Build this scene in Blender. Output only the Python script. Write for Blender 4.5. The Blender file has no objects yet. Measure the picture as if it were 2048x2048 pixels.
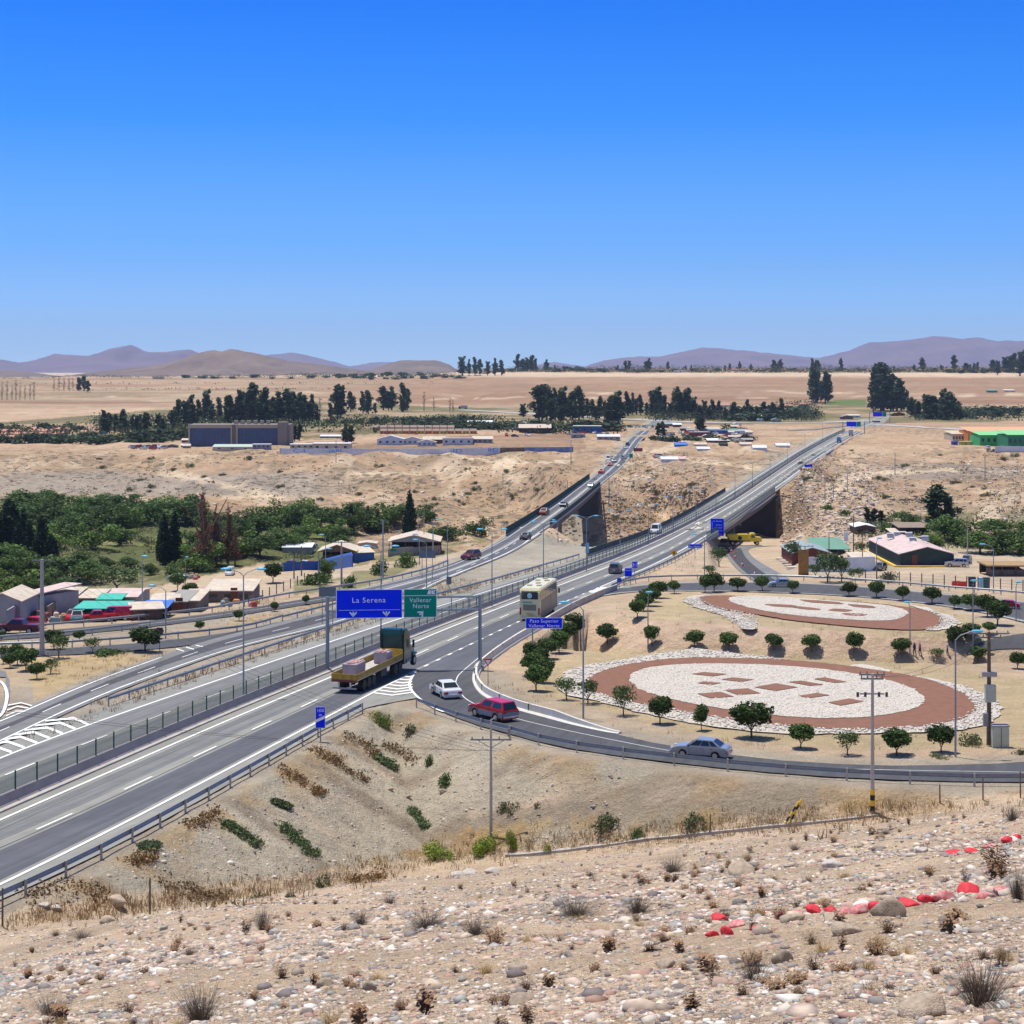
import bpy, bmesh, math, random
import numpy as np
from mathutils import Vector, Matrix
random.seed(7); RNG = np.random.default_rng(11)
R = math.radians
F = 3500.0; YH = 735.0; CX = 1024.0; HC = 30.0
scene = bpy.context.scene
COL = scene.collection
# ---------------- camera, world, sun ----------------
cd = bpy.data.cameras.new('camera'); cam = bpy.data.objects.new('camera', cd); COL.objects.link(cam)
cd.sensor_width = 36; cd.lens = 36 * F / 2048; cd.shift_y = -(1024 - YH) / 2048
cd.clip_start = 0.1; cd.clip_end = 60000
cam.location = (0, 0, HC); cam.rotation_euler = (R(90), 0, 0)
scene.camera = cam
world = bpy.data.worlds.new('World'); scene.world = world; world.use_nodes = True
wn = world.node_tree; wn.nodes.clear()
SUNV = Vector((-0.175, 0.17, 0.965)).normalized()
sky = wn.nodes.new('ShaderNodeTexSky'); sky.sky_type = 'NISHITA'; sky.sun_disc = False
sky.sun_elevation = math.asin(SUNV.z); sky.sun_rotation = math.atan2(SUNV.x, SUNV.y)
sky.altitude = 600; sky.air_density = 1.0; sky.dust_density = 0.3; sky.ozone_density = 1.5
hsv = wn.nodes.new('ShaderNodeHueSaturation'); hsv.inputs['Saturation'].default_value = 0.0
hsv.inputs['Hue'].default_value = 0.5
tc = wn.nodes.new('ShaderNodeTexCoord'); sep = wn.nodes.new('ShaderNodeSeparateXYZ')
rmp = wn.nodes.new('ShaderNodeValToRGB')
e = rmp.color_ramp.elements
e[0].position = 0.0; e[0].color = (0.47, 0.70, 1.0, 1)
e[1].position = 1.0; e[1].color = (0.34, 0.44, 0.62, 1)
for p, c in ((0.035, (0.25, 0.54, 1.0)), (0.07, (0.13, 0.42, 1.0)), (0.14, (0.025, 0.28, 1.0)), (0.21, (0.0, 0.20, 1.0)), (0.35, (0.03, 0.2, .8)), (0.6, (0.2, 0.34, .7))):
    q = e.new(p); q.color = (*c, 1)
mul = wn.nodes.new('ShaderNodeMix'); mul.data_type = 'RGBA'; mul.blend_type = 'MULTIPLY'; mul.inputs[0].default_value = 1.0
bg = wn.nodes.new('ShaderNodeBackground'); bg.inputs[1].default_value = 0.15
out = wn.nodes.new('ShaderNodeOutputWorld')
L = wn.links.new
L(sky.outputs[0], hsv.inputs['Color']); L(tc.outputs['Generated'], sep.inputs[0]); L(sep.outputs[2], rmp.inputs[0])
L(hsv.outputs[0], mul.inputs[6]); L(rmp.outputs[0], mul.inputs[7]); L(mul.outputs[2], bg.inputs[0]); L(bg.outputs[0], out.inputs[0])
sd = bpy.data.lights.new('sun', 'SUN'); sd.energy = 4.8; sd.angle = R(0.5); sd.color = (1.0, 0.955, 0.89)
sun = bpy.data.objects.new('sun', sd); COL.objects.link(sun)
sun.rotation_euler = SUNV.to_track_quat('Z', 'Y').to_euler(); sun.location = (0, 100, 300)
scene.view_settings.view_transform = 'Standard'; scene.view_settings.look = 'None'
scene.view_settings.exposure = 0.12; scene.view_settings.gamma = 1.0
scene.render.engine = 'CYCLES'
scene.render.resolution_x = scene.render.resolution_y = 1024

# ---------------- helpers ----------------
def setp(o, label=None, cat=None, group=None, kind=None):
    if label: o['label'] = label
    if cat: o['category'] = cat
    if group: o['group'] = group
    if kind: o['kind'] = kind
    return o
def empty(name, loc, rz=0, label=None, cat=None, group=None):
    o = bpy.data.objects.new(name, None); COL.objects.link(o); o.empty_display_size = 0.5
    o.location = loc; o.rotation_euler = (0, 0, rz)
    return setp(o, label, cat, group)
KIDS = {}
def link(name, me, parent=None):
    o = bpy.data.objects.new(name, me); COL.objects.link(o)
    if parent is not None:
        o.parent = parent; KIDS.setdefault(parent.name, []).append(o)
    return o
def copy_tree(o, parent=None, loc=None, rz=None, sc=None, label=None, group=None):
    c = o.copy(); COL.objects.link(c)
    if parent is not None: c.parent = parent; KIDS.setdefault(parent.name, []).append(c)
    if loc is not None: c.location = loc
    if rz is not None: c.rotation_euler = (0, 0, rz)
    if sc is not None: c.scale = (sc, sc, sc) if not isinstance(sc, tuple) else sc
    if label: c['label'] = label
    if group: c['group'] = group
    for ch in list(KIDS.get(o.name, [])): copy_tree(ch, c)
    return c
class MB:
    def __init__(s): s.v = []; s.f = []; s.m = []
    def add(s, vs, fs, m=0):
        b = len(s.v); s.v += [tuple(p) for p in vs]
        for f in fs: s.f.append([i + b for i in f]); s.m.append(m)
        return s
    def box(s, cx, cy, cz, sx, sy, sz, rz=0, m=0, taper=1.0):
        c, sn = math.cos(rz), math.sin(rz); vs = []
        for dz, t in ((-.5, 1), (.5, taper)):
            for dx, dy in ((-.5, -.5), (.5, -.5), (.5, .5), (-.5, .5)):
                x, y = dx * sx * t, dy * sy * t
                vs.append((cx + x * c - y * sn, cy + x * sn + y * c, cz + dz * sz))
        return s.add(vs, [(0, 3, 2, 1), (4, 5, 6, 7), (0, 1, 5, 4), (1, 2, 6, 5), (2, 3, 7, 6), (3, 0, 4, 7)], m)
    def cyl(s, p0, p1, r0, r1=None, n=8, m=0, caps=True):
        r1 = r0 if r1 is None else r1
        p0, p1 = Vector(p0), Vector(p1); d = (p1 - p0).normalized()
        a = d.orthogonal().normalized(); b = d.cross(a); vs = []
        for p, r in ((p0, r0), (p1, r1)):
            for i in range(n):
                t = 2 * math.pi * i / n; vs.append(p + (a * math.cos(t) + b * math.sin(t)) * r)
        fs = [(i, (i + 1) % n, n + (i + 1) % n, n + i) for i in range(n)]
        if caps: fs += [tuple(range(n - 1, -1, -1)), tuple(range(n, 2 * n))]
        return s.add(vs, fs, m)
    def tube(s, pts, r, n=6, m=0):
        for a, b in zip(pts[:-1], pts[1:]): s.cyl(a, b, r, n=n, m=m)
        return s
    def poly_x(s, prof, x0, x1, m=0):       # (y,z) outline extruded along x
        n = len(prof)
        vs = [(x0, y, z) for y, z in prof] + [(x1, y, z) for y, z in prof]
        fs = [tuple(range(n)), tuple(range(2 * n - 1, n - 1, -1))] + [(i, n + i, n + (i + 1) % n, (i + 1) % n) for i in range(n)]
        return s.add(vs, fs, m)
    def ell(s, c, r, nu=10, nv=6, m=0):
        vs = [(c[0], c[1], c[2] - r[2])]; fs = []
        for j in range(1, nv):
            t = -math.pi / 2 + math.pi * j / nv
            for i in range(nu):
                a = 2 * math.pi * i / nu
                vs.append((c[0] + r[0] * math.cos(t) * math.cos(a), c[1] + r[1] * math.cos(t) * math.sin(a), c[2] + r[2] * math.sin(t)))
        vs.append((c[0], c[1], c[2] + r[2])); top = len(vs) - 1
        for i in range(nu):
            fs.append((0, 1 + (i + 1) % nu, 1 + i)); fs.append((top, 1 + (nv - 2) * nu + i, 1 + (nv - 2) * nu + (i + 1) % nu))
        for j in range(nv - 2):
            for i in range(nu):
                a = 1 + j * nu; fs.append((a + i, a + (i + 1) % nu, a + nu + (i + 1) % nu, a + nu + i))
        return s.add(vs, fs, m)
    def mesh(s, name, mats, smooth=False, bevel=0):
        me = bpy.data.meshes.new(name); me.from_pydata(s.v, [], s.f)
        if not isinstance(mats, (list, tuple)): mats = [mats]
        for x in mats: me.materials.append(x)
        me.polygons.foreach_set('material_index', s.m)
        bm = bmesh.new(); bm.from_mesh(me)
        bmesh.ops.recalc_face_normals(bm, faces=bm.faces)
        if bevel:
            ed = [x for x in bm.edges if len(x.link_faces) == 2 and x.calc_face_angle(0) > 0.5]
            bmesh.ops.bevel(bm, geom=ed, offset=bevel, segments=2, affect='EDGES', clamp_overlap=True)
        bm.to_mesh(me); bm.free()
        if smooth: me.polygons.foreach_set('use_smooth', [True] * len(me.polygons))
        me.update(); return me
    def build(s, name, mats, parent=None, smooth=False, bevel=0):
        return link(name, s.mesh(name, mats, smooth, bevel), parent)
def ordw(n):
    o = ['zeroth','first','second','third','fourth','fifth','sixth','seventh','eighth','ninth','tenth','eleventh','twelfth','thirteenth','fourteenth','fifteenth','sixteenth','seventeenth','eighteenth','nineteenth','twentieth']
    if n <= 20: return o[n]
    if n < 100:
        t = ['','','twent','thirt','fort','fift','sixt','sevent','eight','ninet'][n // 10]
        return t + 'ieth' if n % 10 == 0 else t + 'y-' + o[n % 10]
    return str(n) + 'th'
# ---------------- materials ----------------
MATS = {}
def mat(name, col, rough=0.8, metal=0.0, var=0.15, scale=1.5, bump=0.0, col2=None, spec=None, coat=0, detail=6, coords='Object', rand=0.0):
    if name in MATS: return MATS[name]
    m = bpy.data.materials.new(name); m.use_nodes = True; nt = m.node_tree; b = nt.nodes['Principled BSDF']
    b.inputs['Roughness'].default_value = rough; b.inputs['Metallic'].default_value = metal
    if spec is not None: b.inputs['Specular IOR Level'].default_value = spec
    if coat: b.inputs['Coat Weight'].default_value = coat; b.inputs['Coat Roughness'].default_value = 0.08
    t = nt.nodes.new('ShaderNodeTexCoord'); n = nt.nodes.new('ShaderNodeTexNoise'); n.inputs['Scale'].default_value = scale; n.inputs['Detail'].default_value = detail
    n.inputs['Roughness'].default_value = 0.62
    nt.links.new(t.outputs[coords], n.inputs['Vector'])
    r = nt.nodes.new('ShaderNodeValToRGB'); r.color_ramp.elements[0].position = 0.3; r.color_ramp.elements[1].position = 0.7
    c2 = col2 if col2 else tuple(min(1, x * (1 + var)) for x in col); c1 = col if col2 else tuple(x * (1 - var) for x in col)
    r.color_ramp.elements[0].color = (*c1, 1); r.color_ramp.elements[1].color = (*c2, 1)
    nt.links.new(n.outputs['Fac'], r.inputs[0]); last = r.outputs[0]
    if rand:
        oi = nt.nodes.new('ShaderNodeObjectInfo'); hs = nt.nodes.new('ShaderNodeHueSaturation')
        mr = nt.nodes.new('ShaderNodeMapRange'); mr.inputs['To Min'].default_value = 1 - rand; mr.inputs['To Max'].default_value = 1 + rand
        nt.links.new(oi.outputs['Random'], mr.inputs[0]); nt.links.new(mr.outputs[0], hs.inputs['Value']); nt.links.new(last, hs.inputs['Color']); last = hs.outputs[0]
    nt.links.new(last, b.inputs['Base Color'])
    if bump:
        bp = nt.nodes.new('ShaderNodeBump'); bp.inputs['Strength'].default_value = bump; bp.inputs['Distance'].default_value = 0.1
        n2 = nt.nodes.new('ShaderNodeTexNoise'); n2.inputs['Scale'].default_value = scale * 6; n2.inputs['Detail'].default_value = 4
        nt.links.new(t.outputs[coords], n2.inputs['Vector']); nt.links.new(n2.outputs['Fac'], bp.inputs['Height']); nt.links.new(bp.outputs[0], b.inputs['Normal'])
    MATS[name] = m; return m
def foliage(name, c1, c2, rand=0.2, trans=0.25):
    if name in MATS: return MATS[name]
    m = mat(name, c1, rough=0.75, col2=c2, scale=1.2, rand=rand, spec=0.2)
    nt = m.node_tree; b = nt.nodes['Principled BSDF']
    g = nt.nodes.new('ShaderNodeNewGeometry'); mr = nt.nodes.new('ShaderNodeMapRange'); mr.inputs['To Min'].default_value = 0.55; mr.inputs['To Max'].default_value = 1.5
    hs = nt.nodes.new('ShaderNodeHueSaturation'); src = b.inputs['Base Color'].links[0].from_socket
    nt.links.new(g.outputs['Random Per Island'], mr.inputs[0]); nt.links.new(mr.outputs[0], hs.inputs['Value']); nt.links.new(src, hs.inputs['Color'])
    nt.links.new(hs.outputs[0], b.inputs['Base Color'])
    tr = nt.nodes.new('ShaderNodeBsdfTranslucent'); mx = nt.nodes.new('ShaderNodeMixShader'); mx.inputs[0].default_value = trans
    nt.links.new(hs.outputs[0], tr.inputs[0]); nt.links.new(b.outputs[0], mx.inputs[1]); nt.links.new(tr.outputs[0], mx.inputs[2])
    nt.links.new(mx.outputs[0], nt.nodes['Material Output'].inputs[0])
    return m
# ---------------- numpy noise ----------------
def _hash(ix, iy, s):
    h = (ix.astype(np.int64) * 374761393 + iy.astype(np.int64) * 668265263 + s * 982451653) & 0xffffffff
    h = ((h ^ (h >> 13)) * 1274126177) & 0xffffffff
    return ((h ^ (h >> 16)) & 0xffff) / 65535.0
def vn(x, y, s=0):
    ix = np.floor(x); iy = np.floor(y); fx = x - ix; fy = y - iy
    fx = fx * fx * (3 - 2 * fx); fy = fy * fy * (3 - 2 * fy)
    a = _hash(ix, iy, s); b = _hash(ix + 1, iy, s); c = _hash(ix, iy + 1, s); d = _hash(ix + 1, iy + 1, s)
    return (a + (b - a) * fx) * (1 - fy) + (c + (d - c) * fx) * fy
def fbm(x, y, o=4, s=0, g=0.5):
    t = 0; a = 1; n = 0
    for i in range(o): t = t + a * vn(x, y, s + i); n += a; a *= g; x = x * 2.03 + 17.1; y = y * 2.03 + 5.7
    return t / n
def sst(a, b, x):
    t = np.clip((x - a) / (b - a + 1e-9), 0, 1); return t * t * (3 - 2 * t)
# ---------------- base surface ----------------
_hD = np.array([0, 60, 103, 160, 220, 300, 400, 600, 900, 1500, 1840, 2150, 2700, 3200, 3500, 6000, 40000.])
_hH = np.array([24, 26, 27.5, 29.7, 31.7, 34, 36.5, 39, 41.5, 42.5, 42, 38, 22, 12.8, 12.2, 12, 11.5])
_fD = np.concatenate([np.arange(0, 5000, 2.0), np.linspace(5000, 40000, 200)])
_t = np.interp(_fD, _hD, _hH); _k = np.ones(15) / 15
_tp = np.pad(_t, 7, mode='edge'); _fH = np.convolve(_tp, _k, 'valid')
def Hh(D): return np.interp(D, _fD, _fH)
def Zb(D): return HC - Hh(D)
def P(px, py):                       # picture point -> plan point on the road surface
    dy = py - YH; D = 200.0
    for _ in range(60): D = 0.5 * D + 0.5 * F * float(Hh(D)) / dy
    return ((px - CX) / F * D, D)
def catmull(pts, n=8, closed=False):
    p = [np.array(q, float) for q in pts]; o = []; N = len(p)
    rng = range(N) if closed else range(N - 1)
    for i in rng:
        if closed: a, b, c, d = p[i - 1], p[i], p[(i + 1) % N], p[(i + 2) % N]
        else: a, b, c, d = p[max(i - 1, 0)], p[i], p[i + 1], p[min(i + 2, N - 1)]
        for k in range(n):
            t = k / n; o.append(0.5 * (2 * b + (c - a) * t + (2 * a - 5 * b + 4 * c - d) * t * t + (3 * b - a - 3 * c + d) * t ** 3))
    if not closed: o.append(p[-1])
    return np.array(o)
def plan(px, n=8, closed=False):
    return np.array([P(*q) for q in catmull(px, n, closed)])
def resample(pts, n=None, step=None):
    pts = np.asarray(pts, float); s = np.concatenate([[0], np.cumsum(np.linalg.norm(np.diff(pts, axis=0), axis=1))])
    if n is None: n = max(2, int(s[-1] / step) + 1)
    t = np.linspace(0, s[-1], n); return np.stack([np.interp(t, s, pts[:, k]) for k in range(pts.shape[1])], 1)
def smooth_line(p, it=30):
    p = resample(p, step=3.0)
    for _ in range(it):
        q = p.copy(); q[1:-1] = 0.25 * p[:-2] + 0.5 * p[1:-1] + 0.25 * p[2:]; p = q
    return p
def offset(p, d):                    # d>0 = to the right of travel
    t = np.gradient(p, axis=0); t /= np.linalg.norm(t, axis=1)[:, None] + 1e-9
    return p + np.stack([t[:, 1], -t[:, 0]], 1) * d
def zlift(p, lift): return [(x, y, float(Zb(y)) + lift) for x, y in p]
def dist_poly(X, Y, p):
    best = np.full(X.shape, 1e9); by = np.zeros(X.shape)
    for a, b in zip(p[:-1], p[1:]):
        dx, dy = b[0] - a[0], b[1] - a[1]; t = np.clip(((X - a[0]) * dx + (Y - a[1]) * dy) / (dx * dx + dy * dy + 1e-9), 0, 1)
        qx, qy = a[0] + t * dx, a[1] + t * dy; d = np.hypot(X - qx, Y - qy); m = d < best
        best = np.where(m, d, best); by = np.where(m, qy, by)
    return best, by
def inpoly(u, v, poly):
    c = np.zeros(u.shape, bool); n = len(poly)
    for i in range(n):
        x0, y0 = poly[i]; x1, y1 = poly[(i + 1) % n]
        if y0 == y1: continue
        k = ((y0 > v) != (y1 > v)) & (u < (x1 - x0) * (v - y0) / (y1 - y0) + x0); c ^= k
    return c
# ---------------- road traces (picture points of the photographed lines) ----------------
T = {}
T['BL'] = [(-160,1690),(0,1620),(200,1533),(496,1406),(657,1343),(785,1288),(872,1254),(984,1213),(1100,1168),(1150,1149),(1229,1119),(1320,1079),(1419,1028),(1473,998),(1535,956),(1590,919),(1628,896),(1690,863),(1744,843),(1790,826)]
T['WL'] = [(-160,1712),(0,1640),(200,1553),(430,1452),(658,1356),(790,1301),(890,1259),(984,1222),(1060,1193),(1150,1159),(1253,1119),(1336,1082),(1419,1037),(1477,1003),(1542,960),(1607,917),(1675,879),(1748,845),(1795,827)]
T['DC'] = [(-160,1760),(0,1692),(120,1641),(302,1554.5),(444,1487.5),(558,1435),(654,1390),(812,1318),(883,1288),(960,1253),(1044,1218),(1135,1182),(1207,1154),(1287,1123),(1359,1088),(1420,1052),(1490,1007),(1556,962),(1615,921),(1690,877),(1755,847)]
T['WR'] = [(-160,1846),(0,1771),(200,1672),(489,1521),(700,1410),(746,1385),(830,1342),(914,1302),(1038,1243),(1100,1216),(1170,1187),(1233,1160),(1290,1137),(1350,1108),(1390,1085),(1440,1054),(1500,1012),(1565,966),(1620,926),(1690,881),(1758,850)]
T['GR'] = [(-260,1925),(43,1797),(85,1782),(250,1692),(415,1599),(571,1510),(641,1467),(700,1436),(725,1424)]
T['ER'] = [(-160,1869),(43,1785),(250,1684),(415,1592),(571,1503),(700,1428),(760,1398),(835,1352)]
T['PR'] = [(952,1362),(950,1350),(957,1340),(988,1314),(1030,1284),(1066,1263),(1100,1243),(1143,1218),(1200,1192),(1233,1180)]
T['R2D'] = [(-160,1625),(0,1553),(130,1503),(399,1401),(594,1329),(680,1300),(743,1276),(800,1256),(945,1205),(1040,1172),(1120,1146),(1220,1112),(1299,1083),(1348,1059),(1380,1041),(1424,1017),(1483,981),(1545,942),(1607,905),(1669,871),(1725,848)]
T['R2W'] = [(-160,1585),(0,1515),(177,1450),(487,1343),(640,1291),(798,1238),(922,1199),(1100,1144),(1150,1128),(1253,1093),(1305,1071),(1357,1046),(1429,1008),(1483,973),(1566,921),(1634,880),(1690,857),(1735,840)]
T['R2G'] = [(217,1410),(482,1321),(640,1268),(727,1240),(886,1192),(977,1168),(1100,1132),(1150,1118),(1243,1086),(1282,1071),(1357,1035),(1415,1003),(1456,977),(1532,933),(1580,905),(1628,880),(1690,855),(1735,837)]
T['R2E'] = [(-160,1560),(0,1490),(100,1452),(217,1414),(482,1326),(640,1273),(727,1245),(886,1196),(977,1171),(1100,1135),(1150,1121),(1243,1089),(1282,1075),(1357,1039),(1415,1005),(1456,980),(1532,936),(1580,908),(1628,882),(1690,856),(1735,838)]
T['R3L'] = [(-160,1565),(0,1490),(67,1457),(143,1422),(215,1389),(400,1321),(480,1294),(528,1281),(648,1255),(760,1217),(820,1192),(856,1178),(880,1164),(907,1153),(979,1124),(1031,1101),(1085,1066)]
T['R3U'] = [(-160,1500),(0,1440),(41,1421),(186,1359),(310,1317),(400,1282),(482,1265),(565,1242),(672,1217),(740,1203),(790,1190),(825,1173),(860,1157),(897,1142),(959,1112),(1039,1068)]
T['R4U'] = [(-160,1304),(68,1303),(132,1299),(259,1289),(400,1276),(482,1264),(560,1243)]
T['R4L'] = [(-160,1320),(68,1315),(132,1311),(259,1304),(345,1296),(430,1290),(500,1270)]
T['R5U'] = [(-160,1277),(0,1268),(145,1258),(400,1231),(476,1220),(590,1201),(668,1188),(752,1172),(824,1153)]
T['R5L'] = [(-160,1290),(0,1281),(145,1271),(400,1242),(476,1231),(590,1212),(668,1201),(752,1187),(850,1163)]
T['RbU'] = [(700,1181),(752,1172),(824,1153),(897,1132),(959,1103),(1005,1079),(1044,1053),(1104,1014),(1146,983),(1170,965),(1195,945),(1216,925),(1235,904),(1251,886),(1266,870),(1286,857),(1300,845),(1312,836)]
T['RbL'] = [(760,1196),(850,1170),(907,1151),(979,1124),(1031,1101),(1080,1066),(1112,1044),(1162,1003),(1206,966),(1237,941),(1255,922),(1268,903),(1280,884),(1293,872),(1305,859),(1316,847),(1324,838)]
T['LU'] = [(1173,1186),(1215,1174),(1249,1172),(1300,1166),(1357,1164),(1471,1163),(1600,1165),(1750,1174),(1891,1189),(2048,1203),(2300,1232)]
T['LL'] = [(1200,1193),(1233,1182),(1270,1179),(1340,1180),(1450,1183),(1560,1184),(1700,1191),(1830,1203),(1930,1217),(2000,1232),(2080,1252),(2300,1310)]
T['X2'] = [(954,1345),(950,1359),(953,1372),(961,1384),(980,1399),(1032,1420),(1096,1438),(1144,1450),(1208,1463),(1330,1490),(1458,1509),(1590,1523),(1762,1531),(1900,1530),(2048,1524),(2250,1505)]
T['X1'] = [(832,1341),(824,1353),(818,1366),(820,1377),(828,1389),(845,1403),(872,1418),(945,1447),(1007,1464),(1090,1487),(1173,1502),(1272,1516),(1483,1540),(1703,1556),(1914,1563),(2048,1564),(2250,1550)]
T['B'] = [(-500,2010),(-260,1930),(43,1802),(85,1786),(250,1697),(415,1604),(571,1515),(641,1472),(700,1441),(745,1412),(800,1406),(833,1417),(883,1437),(945,1457),(1007,1473),(1090,1496),(1173,1511),(1272,1524),(1483,1549),(1703,1566),(1914,1576),(2048,1579),(2300,1570),(2700,1540)]
G = {k: plan(v, 6) for k, v in T.items()}
Bp = G['B']
_bu = CX + F * Bp[:, 0] / Bp[:, 1]; _bo = np.argsort(_bu)
def DB(u): return np.interp(u, _bu[_bo], Bp[_bo, 1])
# river valley sections by picture column: near edge, near foot, far foot, far edge (picture rows) and floor depth
_vu = np.array([-900, 0, 300, 600, 850, 1050, 1200, 1330, 1400, 1450, 1560, 1600, 1640, 1700, 3000.])
_vn = np.array([1215, 1200, 1185, 1150, 1115, 1088, 1095, 1080, 1045, 1036, 1036, 1045, 1110, 1110, 1110.])
_vff = np.array([1010, 1010, 1010, 1020, 1030, 1035, 1050, 1050, 1060, 1060, 1060, 1060, 1060, 1060, 1060.])
_vfe = np.array([905, 905, 905, 908, 912, 935, 965, 970, 970, 975, 985, 1000, 1000, 1000, 1000.])
_vH = np.array([52, 52, 52, 52, 53, 54, 54, 53, 52, 51, 51, 46, 40, 38, 38.])
def rowD(y, H): return F * H / (y - YH)
_nD = np.array([P(0, y)[1] for y in _vn]); _feD = np.array([P(0, y)[1] for y in _vfe])
_ffD = rowD(_vff, _vH)
CORR = []
def corridor(p, hw, sl=0.62): CORR.append((resample(p, step=12), hw, sl))
HWC = smooth_line(G['BL'])          # centre of the highway
RBC = smooth_line(0.5 * (resample(G['RbU'], 120) + resample(G['RbL'], 120)))
def seg(p, d0, d1): return p[(p[:, 1] >= d0) & (p[:, 1] <= d1)]
HB0, HB1, LB0, LB1 = 358.0, 531.0, 408.0, 559.0
def gapw(a, b, D): return float(dist_poly(np.array([np.interp(D, b[:, 1], b[:, 0])]), np.array([D]), a)[0][0])
HWR = np.mean([gapw(HWC, G['WR'], D) for D in (380, 450, 520)]) + 2.0; HWL = np.mean([gapw(HWC, G['R2E'], D) for D in (380, 450, 520)]) + .8
LBW = np.mean([gapw(RBC, G['RbU'], D) for D in (430, 480, 540)]) + .6
corridor(seg(HWC, 250, HB0 - 16), max(HWR, HWL) + 1); corridor(seg(HWC, HB1 + 30, 1050), max(HWR, HWL) + .5)
corridor(seg(RBC, 300, LB0 - 8), LBW + .4); corridor(seg(RBC, LB1 + 18, 1000), LBW + .4)
print('HW', HWR, HWL, LBW)
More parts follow.
